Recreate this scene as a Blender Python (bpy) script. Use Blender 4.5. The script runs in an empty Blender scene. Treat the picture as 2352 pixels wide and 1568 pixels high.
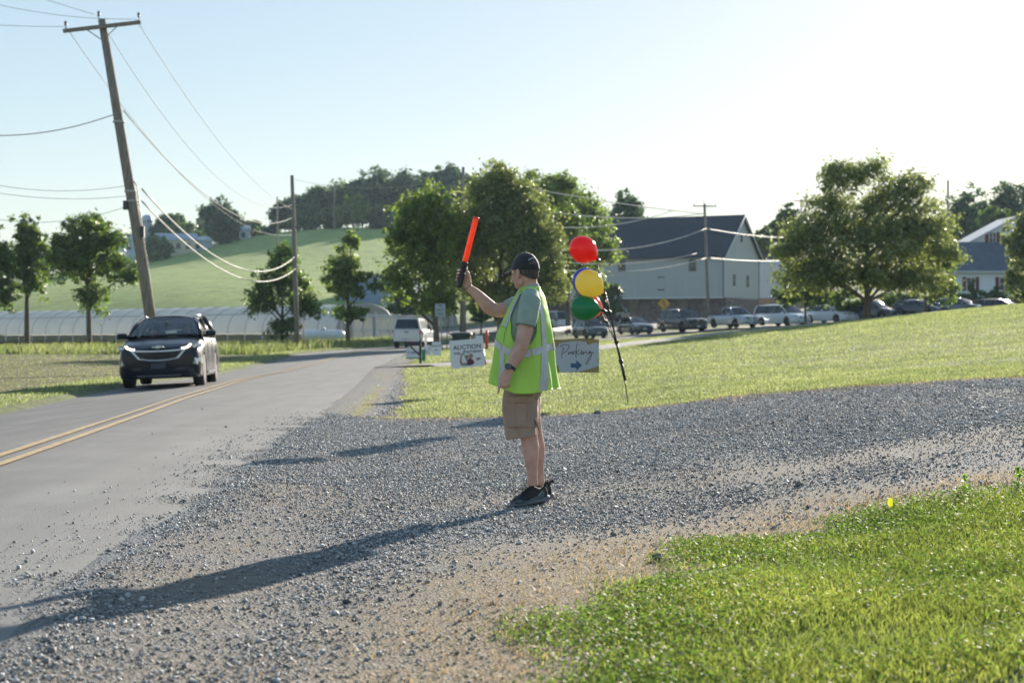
import bpy, bmesh, math, random
import numpy as np
from mathutils import Vector, Matrix, Euler
PI = math.pi
R = math.radians
random.seed(7)
rng = np.random.default_rng(11)
scn = bpy.context.scene
col = scn.collection

# ------------------------------------------------------------------ camera, sky, sun, exposure
F, CX, HY, CH = 3800.0, 1176.0, 766.0, 1.19          # focal length in picture units (2352 wide), eye height
cam_d = bpy.data.cameras.new('camera')
cam = bpy.data.objects.new('camera', cam_d)
col.objects.link(cam)
cam_d.sensor_width = 36.0
cam_d.lens = F / 2352 * 36.0
cam_d.clip_start = 0.1
cam_d.clip_end = 4000
cam.location = (0, 0, CH)
cam.rotation_euler = (R(90) - math.atan((784 - HY) / F), 0, 0)
cam_d.dof.use_dof = True
cam_d.dof.focus_distance = 11.7
cam_d.dof.aperture_fstop = 3.6
scn.camera = cam

SUN_AZ, SUN_EL = R(22.0), R(16.0)                    # azimuth measured to the right of straight ahead
world = bpy.data.worlds.new('World')
scn.world = world
world.use_nodes = True
wn, wl = world.node_tree.nodes, world.node_tree.links
bg = wn['Background']
sky = wn.new('ShaderNodeTexSky')
sky.sky_type = 'NISHITA'
sky.sun_disc = False
sky.sun_elevation = SUN_EL
sky.sun_rotation = SUN_AZ
sky.altitude = 100
sky.air_density = 1.0
sky.dust_density = 0.3
sky.ozone_density = 2.0
sg = wn.new('ShaderNodeGamma'); sg.inputs[1].default_value = 0.40          # thin bright evening sky: narrower range than clear Nishita
shv = wn.new('ShaderNodeHueSaturation'); shv.inputs['Saturation'].default_value = 1.6
wl.new(sky.outputs[0], sg.inputs[0]); wl.new(sg.outputs[0], shv.inputs['Color']); wl.new(shv.outputs[0], bg.inputs[0])
bg.inputs[1].default_value = 0.15
sd = bpy.data.lights.new('sun', 'SUN')
sun = bpy.data.objects.new('sun', sd)
col.objects.link(sun)
sd.energy = 4.5
sd.angle = R(0.53)
sd.color = (1.0, 0.90, 0.76)
S = Vector((math.sin(SUN_AZ) * math.cos(SUN_EL), math.cos(SUN_AZ) * math.cos(SUN_EL), math.sin(SUN_EL)))
sun.rotation_euler = S.to_track_quat('Z', 'Y').to_euler()
sun.location = (60, 60, 60)
scn.view_settings.view_transform = 'Standard'
scn.view_settings.look = 'None'
scn.view_settings.exposure = 1.46
scn.view_settings.gamma = 1
scn.cycles.max_bounces = 6
scn.cycles.transparent_max_bounces = 12
scn.cycles.volume_bounces = 0

# ------------------------------------------------------------------ helpers
def at(u, v, Y):
    return Vector(((u - CX) / F * Y, Y, CH - (v - HY) / F * Y))

def tag(o, label=None, cat=None, group=None, kind=None):
    if label: o['label'] = label
    if cat: o['category'] = cat
    if group: o['group'] = group
    if kind: o['kind'] = kind
    return o

def thing(name, label, cat, loc=(0, 0, 0), rotz=0.0, group=None):
    o = bpy.data.objects.new(name, None)
    col.objects.link(o)
    o.empty_display_size = 0.2
    o.location = loc
    o.rotation_euler = (0, 0, rotz)
    return tag(o, label, cat, group)

def copy_tree(o, parent=None):
    c = o.copy()
    col.objects.link(c)
    c.parent = parent
    for ch in list(o.children):
        copy_tree(ch, c)
    return c

class MB:
    def __init__(s):
        s.v, s.f, s.sm = [], [], []
    def add(s, vs, fs, smooth=False):
        n = len(s.v)
        s.v.extend([tuple(v) for v in vs])
        for f in fs:
            s.f.append(tuple(i + n for i in f)); s.sm.append(smooth)
        return s
    def box(s, c, size, rot=None, taper=1.0):
        hx, hy, hz = size[0] / 2, size[1] / 2, size[2] / 2
        vs = []
        for z in (-1, 1):
            k = 1.0 if z < 0 else taper
            for x, y in ((-1, -1), (1, -1), (1, 1), (-1, 1)):
                p = Vector((x * hx * k, y * hy * k, z * hz))
                if rot is not None: p = rot @ p
                vs.append(p + Vector(c))
        return s.add(vs, [(3, 2, 1, 0), (4, 5, 6, 7), (0, 1, 5, 4), (1, 2, 6, 5), (2, 3, 7, 6), (3, 0, 4, 7)])
    def loft(s, rings, caps=True, smooth=True, closed=True):
        n = len(rings[0]); vs = [p for r in rings for p in r]; fs = []
        m = n if closed else n - 1
        for i in range(len(rings) - 1):
            for j in range(m):
                a = i * n + j; b = i * n + (j + 1) % n
                fs.append((a, b, b + n, a + n))
        s.add(vs, fs, smooth)
        if caps and closed:
            k = len(s.v) - len(vs)
            s.f.append(tuple(k + j for j in reversed(range(n)))); s.sm.append(False)
            s.f.append(tuple(k + (len(rings) - 1) * n + j for j in range(n))); s.sm.append(False)
        return s
    def tube(s, pts, rad, n=8, caps=True, flat=1.0, smooth=True, up=None):
        pts = [Vector(p) for p in pts]
        if not hasattr(rad, '__len__'): rad = [rad] * len(pts)
        rings = []; prev = None
        for i, p in enumerate(pts):
            d = (pts[min(i + 1, len(pts) - 1)] - pts[max(i - 1, 0)])
            d = d.normalized() if d.length > 1e-9 else Vector((0, 0, 1))
            if prev is None:
                h = Vector(up) if up is not None else (Vector((0, 0, 1)) if abs(d.z) < .9 else Vector((0, 1, 0)))
            else: h = prev
            a = (h - d * h.dot(d))
            if a.length < 1e-6: a = d.orthogonal()
            a.normalize(); prev = a
            b = d.cross(a)
            r = rad[i]
            ra, rb = (r if not hasattr(r, '__len__') else r[0]), (r * flat if not hasattr(r, '__len__') else r[1])
            rings.append([p + a * math.cos(t) * ra + b * math.sin(t) * rb for t in [2 * PI * k / n for k in range(n)]])
        return s.loft(rings, caps, smooth)
    def lathe(s, prof, n=20, axis='z', c=(0, 0, 0), smooth=True):
        rings = []
        for r, h in prof:
            ring = []
            for k in range(n):
                t = 2 * PI * k / n
                x, y = r * math.cos(t), r * math.sin(t)
                p = (x, y, h) if axis == 'z' else ((x, h, -y) if axis == 'y' else (h, x, y))
                ring.append((p[0] + c[0], p[1] + c[1], p[2] + c[2]))
            rings.append(ring)
        return s.loft(rings, True, smooth)
    def sphere(s, c, r, n=12, m=8, rot=None):
        if not hasattr(r, '__len__'): r = (r, r, r)
        rings = []
        for i in range(m + 1):
            ph = -PI / 2 + PI * (i + .02) / (m + .04)
            ring = []
            for k in range(n):
                t = 2 * PI * k / n
                p = Vector((math.cos(ph) * math.cos(t) * r[0], math.cos(ph) * math.sin(t) * r[1], math.sin(ph) * r[2]))
                if rot is not None: p = rot @ p
                ring.append(p + Vector(c))
            rings.append(ring)
        return s.loft(rings, True, True)
    def prism(s, poly, d, M=None):
        """poly: 2D points (x, z) in the XZ plane, thickness d along y; M maps to place"""
        n = len(poly)
        vs = [Vector((x, -d / 2, z)) for x, z in poly] + [Vector((x, d / 2, z)) for x, z in poly]
        if M is not None: vs = [M @ v for v in vs]
        fs = [tuple(range(n)), tuple(reversed(range(n, 2 * n)))]
        for i in range(n):
            j = (i + 1) % n
            fs.append((j, i, i + n, j + n))
        return s.add(vs, fs)
    def quad(s, a, b, c, d):
        return s.add([a, b, c, d], [(0, 1, 2, 3)])
    def build(s, name, m, parent=None, off=None, fix=True):
        me = bpy.data.meshes.new(name)
        vs = s.v if off is None else [(x - off[0], y - off[1], z - off[2]) for x, y, z in s.v]
        me.from_pydata(vs, [], s.f)
        me.polygons.foreach_set('use_smooth', s.sm)
        me.update()
        if fix:
            bm = bmesh.new(); bm.from_mesh(me)
            bmesh.ops.recalc_face_normals(bm, faces=bm.faces)
            bm.to_mesh(me); bm.free()
        o = bpy.data.objects.new(name, me)
        col.objects.link(o)
        if m is not None: me.materials.append(m)
        o.parent = parent
        return o

def np_mesh(name, verts, faces_list, m, parent=None, attrs=None, smooth=False, face_attrs=None):
    """verts (n,3); faces_list: list of int arrays (k, corners)"""
    me = bpy.data.meshes.new(name)
    me.vertices.add(len(verts))
    me.vertices.foreach_set('co', np.ascontiguousarray(verts, dtype=np.float32).ravel())
    loops = np.concatenate([f.ravel() for f in faces_list]).astype(np.int32)
    cnt = np.concatenate([np.full(len(f), f.shape[1], dtype=np.int32) for f in faces_list])
    start = np.concatenate([[0], np.cumsum(cnt)[:-1]]).astype(np.int32)
    me.loops.add(len(loops)); me.loops.foreach_set('vertex_index', loops)
    me.polygons.add(len(cnt)); me.polygons.foreach_set('loop_start', start)
    try: me.polygons.foreach_set('loop_total', cnt)
    except Exception: pass
    if smooth: me.polygons.foreach_set('use_smooth', np.ones(len(cnt), dtype=bool))
    for k, a in (attrs or {}).items():
        if a.ndim == 1:
            at_ = me.attributes.new(k, 'FLOAT', 'POINT'); at_.data.foreach_set('value', a.astype(np.float32))
        else:
            at_ = me.attributes.new(k, 'FLOAT_COLOR', 'POINT')
            at_.data.foreach_set('color', np.c_[a, np.ones(len(a))].astype(np.float32).ravel())
    me.update(calc_edges=True); me.validate()
    o = bpy.data.objects.new(name, me); col.objects.link(o)
    if m is not None: me.materials.append(m)
    o.parent = parent
    return o

def remesh(o, voxel=0.005, smooth=4, extra=None):
    md = o.modifiers.new('r', 'REMESH'); md.mode = 'VOXEL'; md.voxel_size = voxel; md.use_smooth_shade = True
    if smooth:
        sm = o.modifiers.new('s', 'SMOOTH'); sm.factor = 0.5; sm.iterations = smooth
    if extra: extra(o)
    dg = bpy.context.evaluated_depsgraph_get(); dg.update()
    me = bpy.data.meshes.new_from_object(o.evaluated_get(dg))
    old = o.data; o.modifiers.clear(); o.data = me; bpy.data.meshes.remove(old)
    return o

# ------------------------------------------------------------------ materials
_M = {}
def mat(name, c, rough=0.6, c2=None, scale=8.0, bump=0.0, bscale=None, metal=0.0, spec=0.5, trans=None, tw=0.5,
        coat=0.0, emit=None, estr=0.0, island=0.0, stretch=None, detail=4.0, sheen=0.0):
    if name in _M: return _M[name]
    m = bpy.data.materials.new(name); m.use_nodes = True
    n, l = m.node_tree.nodes, m.node_tree.links
    b = n['Principled BSDF']
    b.inputs['Roughness'].default_value = rough
    b.inputs['Metallic'].default_value = metal
    b.inputs['Specular IOR Level'].default_value = spec
    b.inputs['Coat Weight'].default_value = coat
    b.inputs['Coat Roughness'].default_value = 0.04
    if sheen: b.inputs['Sheen Weight'].default_value = sheen
    if emit: b.inputs['Emission Color'].default_value = (*emit, 1); b.inputs['Emission Strength'].default_value = estr
    tc = n.new('ShaderNodeTexCoord'); src = tc.outputs['Object']
    if stretch:
        mp = n.new('ShaderNodeMapping'); mp.inputs['Scale'].default_value = stretch
        l.new(src, mp.inputs[0]); src = mp.outputs[0]
    nz = n.new('ShaderNodeTexNoise'); nz.inputs['Scale'].default_value = scale; nz.inputs['Detail'].default_value = detail
    l.new(src, nz.inputs['Vector'])
    c2 = c2 or tuple(x * 0.86 for x in c)
    rp = n.new('ShaderNodeValToRGB')
    rp.color_ramp.elements[0].position = .35; rp.color_ramp.elements[1].position = .65
    rp.color_ramp.elements[0].color = (*c2, 1); rp.color_ramp.elements[1].color = (*c, 1)
    l.new(nz.outputs['Fac'], rp.inputs[0])
    out = rp.outputs[0]
    if island:
        g = n.new('ShaderNodeNewGeometry'); hs = n.new('ShaderNodeHueSaturation')
        mr = n.new('ShaderNodeMapRange'); mr.inputs[3].default_value = 1 - island; mr.inputs[4].default_value = 1 + island
        l.new(g.outputs['Random Per Island'], mr.inputs[0]); l.new(mr.outputs[0], hs.inputs['Value'])
        mh = n.new('ShaderNodeMapRange'); mh.inputs[3].default_value = .5 - .03 * island; mh.inputs[4].default_value = .5 + .03 * island
        mu = n.new('ShaderNodeMath'); mu.operation = 'MULTIPLY'; mu.inputs[1].default_value = 7.31
        fr = n.new('ShaderNodeMath'); fr.operation = 'FRACT'
        l.new(g.outputs['Random Per Island'], mu.inputs[0]); l.new(mu.outputs[0], fr.inputs[0]); l.new(fr.outputs[0], mh.inputs[0])
        l.new(mh.outputs[0], hs.inputs['Hue']); l.new(out, hs.inputs['Color']); out = hs.outputs[0]
    l.new(out, b.inputs['Base Color'])
    if bump:
        n2 = n.new('ShaderNodeTexNoise'); n2.inputs['Scale'].default_value = bscale or scale * 3; n2.inputs['Detail'].default_value = 5
        l.new(src, n2.inputs['Vector'])
        bp = n.new('ShaderNodeBump'); bp.inputs['Strength'].default_value = bump; bp.inputs['Distance'].default_value = 0.02
        l.new(n2.outputs['Fac'], bp.inputs['Height']); l.new(bp.outputs[0], b.inputs['Normal'])
    if trans:
        t = n.new('ShaderNodeBsdfTranslucent'); mx = n.new('ShaderNodeMixShader'); mx.inputs[0].default_value = tw
        mc = n.new('ShaderNodeMix'); mc.data_type = 'RGBA'; mc.blend_type = 'MULTIPLY'; mc.inputs[0].default_value = 1.0
        l.new(out, mc.inputs[6]); mc.inputs[7].default_value = (*trans, 1)
        l.new(mc.outputs[2], t.inputs[0])
        l.new(b.outputs[0], mx.inputs[1]); l.new(t.outputs[0], mx.inputs[2])
        l.new(mx.outputs[0], n['Material Output'].inputs[0])
    _M[name] = m
    return m

def glass_mat(name, tint, rough=0.03):
    if name in _M: return _M[name]
    m = bpy.data.materials.new(name); m.use_nodes = True
    n, l = m.node_tree.nodes, m.node_tree.links
    n.remove(n['Principled BSDF'])
    tr = n.new('ShaderNodeBsdfTransparent'); tr.inputs[0].default_value = (*tint, 1)
    gl = n.new('ShaderNodeBsdfGlossy'); gl.inputs['Roughness'].default_value = rough
    fz = n.new('ShaderNodeFresnel'); fz.inputs[0].default_value = 1.52
    nz = n.new('ShaderNodeTexNoise'); nz.inputs['Scale'].default_value = 2
    mr = n.new('ShaderNodeMapRange'); mr.inputs[3].default_value = .03; mr.inputs[4].default_value = .07
    ad = n.new('ShaderNodeMath'); ad.operation = 'ADD'; ad.use_clamp = True
    l.new(nz.outputs[0], mr.inputs[0]); l.new(mr.outputs[0], ad.inputs[0]); l.new(fz.outputs[0], ad.inputs[1])
    mx = n.new('ShaderNodeMixShader'); l.new(ad.outputs[0], mx.inputs[0]); l.new(tr.outputs[0], mx.inputs[1]); l.new(gl.outputs[0], mx.inputs[2])
    l.new(mx.outputs[0], n['Material Output'].inputs[0])
    _M[name] = m
    return m

# ------------------------------------------------------------------ terrain height: thin plate spline through surveyed spots
_C = []
def cp(x, y, z): _C.append((x, y, z))
def cpi(u, v, Y): p = at(u, v, Y); _C.append((p.x, p.y, p.z))
for x, y in ((-12, -15), (0, -15), (12, -15), (-8, 5), (-4, 5), (-1, 4), (0, 8), (0, 12), (-2, 20), (-6, 30), (-9, 42), (-3, 14), (-6, 50), (-4, 30), (-8, 68)): cp(x, y, 0)
cp(-10, 30, -.06); cp(-16, 40, -.08); cp(-14, 70, 0.02); cp(-22, 60, 0); cp(-9, 15, -.02); cp(-40, 60, 0)
cp(3.25, 10.5, .24); cp(3, 5, .14); cp(6, 5, .3); cp(9, 10, .7); cp(12, 18, 1.1); cp(14, 30, 1.35)
cpi(1750, 1200, 10); cpi(2352, 868, 20); cpi(1700, 905, 21); cpi(1400, 945, 21.5); cpi(1050, 962, 22); cpi(800, 965, 22.5)
cpi(2352, 780, 35); cpi(2352, 702, 66); cpi(2000, 850, 28); cpi(2000, 780, 42); cpi(2000, 733, 76); cpi(1600, 860, 30)
cpi(1600, 773, 66); cpi(1380, 798, 60); cpi(1176, 828, 54); cpi(1176, 880, 35); cpi(940, 842, 50); cpi(2330, 701, 85); cp(45, 90, 3.4)
cpi(1380, 786, 100); cpi(1180, 796, 85); cp(-8, 95, .19); cp(-1, 122, .42); cp(6.6, 141, .74); cp(10.3, 139, 1.08); cp(14, 137, 1.27); cp(18.4, 138, 1.62); cp(22.3, 137, 1.8); cp(26.1, 136, 2.03); cp(29.3, 135, 2.2); cp(34, 142, 2.35); cp(60, 138, 3.0)
cp(25, 110, 1.9); cp(35, 110, 2.7)
cp(0, 160, 1.8); cp(-15, 120, .25); cp(-15, 155, .3); cp(-30, 110, .1); cp(-25, 172, .1); cp(-17, 172, .15); cp(-60, 220, -.2); cp(-60, 130, -.1)
cpi(0, 690, 262); cpi(400, 690, 245); cpi(800, 690, 240); cpi(700, 600, 320); cpi(700, 529, 400); cpi(870, 526, 400); cpi(520, 556, 395)
cpi(380, 588, 375); cpi(150, 640, 335); cpi(0, 655, 330); cpi(-300, 690, 330); cpi(1000, 545, 400); cpi(1200, 560, 400)
cp(-60, 620, 26); cp(0, 620, 24); cp(60, 600, 16); cp(120, 600, 16); cp(-160, 600, 14); cp(-250, 400, 4); cp(250, 500, 22)
cpi(1500, 640, 400); cpi(2250, 620, 380)
cp(25, 205, 3.0); cp(5, 215, 3.0); cp(44, 168, 4.3); cp(60, 200, 6); cp(20, 170, 2.4); cp(90, 160, 6.5); cp(-8, 200, 2.2); cp(-10, 240, 4.5)
cp(100, 60, 4.5); cp(60, 40, 3.2)
_C = np.array(_C)
def _w(x, y):
    d = np.maximum(y, -18) + 22.0
    return np.stack([x / d * 3.0, np.log(d) * 1.6], -1)
def _k(r2): return 0.5 * r2 * np.log(r2 + 1e-12)
_P = _w(_C[:, 0], _C[:, 1]); _n = len(_P)
_A = np.zeros((_n + 3, _n + 3))
_A[:_n, :_n] = _k(((_P[:, None] - _P[None]) ** 2).sum(-1)) + np.eye(_n) * 1e-5
_A[:_n, _n] = 1; _A[:_n, _n + 1:] = _P; _A[_n:, :_n] = _A[:_n, _n:].T
_sc = 1.0 / (_C[:, 1] + 22)
_co = np.linalg.solve(_A, np.r_[_C[:, 2] * _sc, 0, 0, 0])
def hz(x, y):
    x, y = np.asarray(x, float), np.asarray(y, float)
    q = _w(x, y); out = np.zeros(q.shape[:-1])
    flat = q.reshape(-1, 2); res = np.empty(len(flat))
    for i in range(0, len(flat), 20000):
        s_ = flat[i:i + 20000]
        res[i:i + 20000] = _k(((s_[:, None] - _P[None]) ** 2).sum(-1)) @ _co[:_n] + _co[_n] + s_ @ _co[_n + 1:]
    rel = .010 * np.sin(x * 1.7 + y * .9) + .006 * np.sin(x * 3.9 - y * 2.3 + 1)      # slight unevenness close by
    return res.reshape(out.shape) * (np.maximum(y, -18) + 22) + rel * np.clip((40 - y) / 15, 0, 1) * np.clip((x + 2.0) / .8, 0, 1)
def gz(x, y): return float(hz(np.array([x]), np.array([y]))[0])

def sdist(px, py, poly):
    """signed distance to a polygon, positive inside"""
    P = np.array(poly, float); d = np.full(px.shape, 1e9); ins = np.zeros(px.shape, bool)
    for i in range(len(P)):
        a, b = P[i], P[(i + 1) % len(P)]; e = b - a
        t = np.clip(((px - a[0]) * e[0] + (py - a[1]) * e[1]) / (e @ e), 0, 1)
        d = np.minimum(d, np.hypot(px - a[0] - t * e[0], py - a[1] - t * e[1]))
        c = ((a[1] > py) != (b[1] > py)) & (px < (b[0] - a[0]) * (py - a[1]) / (b[1] - a[1] + 1e-12) + a[0])
        ins ^= c
    return np.where(ins, d, -d)

def spline(pts, n):
    """Catmull-Rom through points -> n samples"""
    P = [Vector(p) for p in pts]; P = [P[0] * 2 - P[1]] + P + [P[-1] * 2 - P[-2]]
    out = []; m = len(P) - 3
    for i in range(n):
        t = i / (n - 1) * m; k = min(int(t), m - 1); t -= k
        a, b, c, d = P[k:k + 4]
        out.append(0.5 * ((2 * b) + (c - a) * t + (2 * a - 5 * b + 4 * c - d) * t * t + (3 * b - a - 3 * c + d) * t ** 3))
    return out

# ------------------------------------------------------------------ road layout (plan, metres)
RIGHT_EDGE = [(-1.3, -15), (-1.5, 3), (-1.75, 6), (-2.06, 8), (-2.05, 10), (-2.12, 12), (-2.32, 14.5), (-2.48, 18), (-2.6, 23), (-2.95, 30), (-3.3, 38), (-3.85, 48), (-4.9, 75), (-5.1, 95), (-2.0, 112), (3, 122), (9, 129), (17, 134.5), (26, 137), (40, 137), (80, 130)]
LEFT_EDGE = [(-8.0, -15), (-8.0, 3), (-8.0, 9.3), (-8.0, 13.5), (-8.1, 19.3), (-8.5, 27.5), (-9.35, 39), (-9.7, 52), (-10.9, 75), (-12.2, 95), (-9.5, 116), (-3.5, 128), (4, 137), (13, 143.5), (24, 146.5), (40, 146), (80, 139)]
NR = 420
def edge_line(E):
    k = [y for _, y in E].index(95); d = spline([(x, y, 0) for x, y in E[:k + 1]], 1500)
    ys = -15 + 110 * np.linspace(0, 1, 300) ** 1.25; xs = np.interp(ys, [p.y for p in d], [p.x for p in d])
    return [Vector((x, y, 0)) for x, y in zip(xs, ys)] + spline([(x, y, 0) for x, y in E[k:]], NR - 299)[1:]
re_, le_ = edge_line(RIGHT_EDGE), edge_line(LEFT_EDGE)
road_poly = [(p.x, p.y) for p in re_] + [(p.x, p.y) for p in reversed(le_)]
road_poly_c = [(p.x, p.y) for p in re_[::4]] + [(p.x, p.y) for p in reversed(le_[::4])]
GRAVEL = [(-1.3, -15), (-1.5, 3), (-1.75, 6), (-2.06, 8), (-2.05, 10), (-2.12, 12), (-2.32, 14.5), (-2.48, 18), (-2.62, 23.6), (-2.2, 23.0), (-.73, 22.0), (1.27, 21.3), (2.9, 20.7), (4.4, 20.3), (6.2, 20.2), (14, 19),
          (14, 13.5), (3.6, 10.7), (2.2, 10.3), (.85, 9.15), (.05, 7.2), (-.1, 5.6), (-.45, 3.5), (-.8, 0), (-.8, -15)]
GRAVEL_X = [(-4.5, -15), (-4.5, 9.3), (-4.5, 13.5), (-4.5, 22.0)] + GRAVEL[9:]
SHOULDER = [(-2.15, 23), (-2.25, 27.5), (-2.88, 36.5), (-3.7, 48), (-4.4, 66), (-3.95, 66), (-3.2, 48), (-2.42, 36.5), (-1.85, 27.5), (-1.7, 23)]
path_c = [at(925, 843, 49.5), at(1130, 824, 54), at(1380, 798, 60), at(1600, 773, 66), at(2000, 733, 76), at(2330, 702, 85), Vector((45, 92, 0)), Vector((70, 98, 0))]
path_s = spline([(p.x, p.y, 0) for p in path_c], 160)
# ------------------------------------------------------------------ ground sheet
def ground_material():
    m = bpy.data.materials.new('ground'); m.use_nodes = True
    n, l = m.node_tree.nodes, m.node_tree.links; b = n['Principled BSDF']; b.inputs['Roughness'].default_value = .95
    b.inputs['Specular IOR Level'].default_value = 0.15
    def A(name): a = n.new('ShaderNodeAttribute'); a.attribute_name = name; return a
    def N(scale, det=5, dist=0): t = n.new('ShaderNodeTexNoise'); t.inputs['Scale'].default_value = scale; t.inputs['Detail'].default_value = det; t.inputs['Distortion'].default_value = dist; l.new(tc.outputs['Object'], t.inputs['Vector']); return t
    def Mx(a, bb, f):
        x = n.new('ShaderNodeMix'); x.data_type = 'RGBA'
        for s_, i in ((a, 6), (bb, 7)):
            if isinstance(s_, tuple): x.inputs[i].default_value = (*s_, 1)
            else: l.new(s_, x.inputs[i])
        l.new(f, x.inputs[0]) if not isinstance(f, float) else None
        return x.outputs[2]
    def Mt(op, a, b_=None, c_=None):
        x = n.new('ShaderNodeMath'); x.operation = op
        for i, s_ in enumerate((a, b_, c_)):
            if s_ is None: continue
            if isinstance(s_, (int, float)): x.inputs[i].default_value = s_
            else: l.new(s_, x.inputs[i])
        return x.outputs[0]
    def MR(v, a, bb, c=0.0, d=1.0):
        x = n.new('ShaderNodeMapRange'); l.new(v, x.inputs[0]); x.inputs[1].default_value = a; x.inputs[2].default_value = bb; x.inputs[3].default_value = c; x.inputs[4].default_value = d; return x.outputs[0]
    tc = n.new('ShaderNodeTexCoord')
    colr = A('zone'); gv = A('gravel').outputs['Fac']
    big, mid, fine, vfine = N(.35), N(2.2), N(14), N(60, 3)
    # grass / field colour
    v = MR(mid.outputs[0], .3, .7, .75, 1.25); v2 = MR(fine.outputs[0], .3, .7, .7, 1.3); v3 = MR(big.outputs[0], .3, .7, .8, 1.2)
    vv = Mt('MULTIPLY', Mt('MULTIPLY', v, v2), v3)
    hs = n.new('ShaderNodeHueSaturation'); l.new(colr.outputs['Color'], hs.inputs['Color']); l.new(vv, hs.inputs['Value'])
    grass = hs.outputs[0]
    # gravel
    vo = n.new('ShaderNodeTexVoronoi'); vo.inputs['Scale'].default_value = 72; l.new(tc.outputs['Object'], vo.inputs['Vector'])
    bw = n.new('ShaderNodeSeparateColor'); l.new(vo.outputs['Color'], bw.inputs[0])
    stone = Mx((.09, .105, .125), (.30, .32, .345), MR(bw.outputs[0], 0, 1))
    mp = n.new('ShaderNodeMapping'); mp.inputs['Scale'].default_value = (.25, 1.1, 1); mp.inputs['Rotation'].default_value = (0, 0, R(-8)); l.new(tc.outputs['Object'], mp.inputs[0])
    tr = n.new('ShaderNodeTexNoise'); tr.inputs['Scale'].default_value = 1.3; tr.inputs['Detail'].default_value = 4; l.new(mp.outputs[0], tr.inputs['Vector'])
    track = A('track').outputs['Fac']
    dustf = MR(Mt('ADD', tr.outputs[0], Mt('MULTIPLY', track, .38)), .42, .92)
    dust = Mx((.20, .165, .125), (.31, .26, .20), MR(fine.outputs[0], .35, .65))
    grav = Mx(stone, dust, Mt('MULTIPLY', dustf, .62))
    # edge: straw and bare soil
    e = Mt('ADD', gv, Mt('MULTIPLY', Mt('SUBTRACT', mid.outputs[0], .5), 1.5)); e = Mt('ADD', e, Mt('MULTIPLY', Mt('SUBTRACT', fine.outputs[0], .5), .5))
    straw = Mx((.20, .16, .115), (.36, .30, .215), MR(vfine.outputs[0], .35, .65))
    f1 = MR(e, -.60, -.12); f2 = MR(e, .25, .95)
    c = Mx(Mx(grass, straw, f1), grav, f2)
    l.new(c, b.inputs['Base Color'])
    bp = n.new('ShaderNodeBump'); bp.inputs['Strength'].default_value = .8; bp.inputs['Distance'].default_value = .02
    hsum = Mt('ADD', Mt('MULTIPLY', vo.outputs['Distance'], 1.5), fine.outputs[0])
    l.new(hsum, bp.inputs['Height']); l.new(bp.outputs[0], b.inputs['Normal'])
    return m

def make_ground():
    nv, nu = 520, 420
    d = np.exp(np.linspace(math.log(2.0), math.log(1120), nv))
    uu = np.linspace(-1, 1, nu); uu = np.sign(uu) * (0.45 * np.abs(uu) + 0.9 * np.abs(uu) ** 3)
    D, U = np.meshgrid(d, uu, indexing='ij')
    Y = D - 22; X = U * (D + 2)
    Z = hz(X, Y)
    sd_road = sdist(X.ravel(), Y.ravel(), road_poly_c).reshape(X.shape)
    g = sdist(X.ravel(), Y.ravel(), GRAVEL).reshape(X.shape)
    sh = sdist(X.ravel(), Y.ravel(), SHOULDER).reshape(X.shape)
    gx = sdist(X.ravel(), Y.ravel(), GRAVEL_X).reshape(X.shape)
    gv = np.maximum(gx, np.where(sh > -.3, sh * 2 + .42, -9))
    gv = np.where((sd_road > -.3) & (X > -5.2 - np.clip(Y - 60, 0, 40) * .03) & (Y < 24), np.maximum(gv, .1), gv)
    gv = np.where((sd_road > -.38) & (X > -5.4) & (Y >= 22) & (Y < 92), np.maximum(gv, .8), gv)
    gv = np.maximum(gv, np.where(X > -3, -.2, np.where(X > -5.4, -.7, -.6)) + (-.6) * np.clip(-sd_road, 0, 5))
    right = X > (-5.2 + 0 * Y)
    wob = .10 * np.sin(Y * 2.1) + .07 * np.sin(Y * 5.3 + 1) + .05 * np.sin(Y * 11.7)
    sdw = np.where(right & (Y < 70), sd_road - .14 - .3 * wob - .006 * np.clip(Y - 20, 0, 60), sd_road)
    Z = Z + .034 * np.exp(-(np.clip(sd_road, -9, 9) / .5) ** 2) * (right & (Y < 70)) - .06 * np.clip((sdw + .02) / .16, 0, 1) - .14 * np.clip((sdw - .1) / .5, 0, 1)
    # small relief: ruts and a dip along the near edge of the drive
    Z = Z - .012 * np.exp(-((g + .25) / .22) ** 2) * (Y < 14) * (X > .4)
    track = (.95 * np.exp(-(((Y - 11.9 - X * .36) / .75) ** 2)) * np.clip((X + 1.5) / 1.5, 0, 1) + .6 * np.exp(-(((Y - 15.8 - X * .3) / .6) ** 2)) + 1.0 * np.exp(-(((g - .5) / .75) ** 2)) * (Y < 13)) * (X > -2.0)
    lawn = np.array([.17, .195, .10]); nearg = np.array([.09, .12, .035]); field = np.array([.17, .155, .085]); hill = np.array([.27, .34, .11]); far = np.array([.06, .08, .04]); tall = np.array([.15, .17, .08])
    C = np.broadcast_to(lawn, X.shape + (3,)).copy()
    C[Y < 16] = nearg
    left = (X < -8) & (sd_road < -1.6) & (Y < 230)
    C[left] = field
    C[(X < -8) & (Y > 84) & (Y < 168)] = tall
    C[(Y > 225) & (X < 40)] = hill
    C[(Y > 402)] = far
    C[(Y > 170) & (X > 5)] = lawn
    I = np.arange(nv * nu).reshape(nv, nu)
    faces = np.stack([I[:-1, :-1], I[:-1, 1:], I[1:, 1:], I[1:, :-1]], -1).reshape(-1, 4)
    o = np_mesh('ground', np.stack([X, Y, Z], -1).reshape(-1, 3), [faces], ground_material(), attrs={'gravel': gv.ravel(), 'track': track.ravel(), 'zone': C.reshape(-1, 3)}, smooth=True)
    tag(o, kind='structure')
make_ground()

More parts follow.
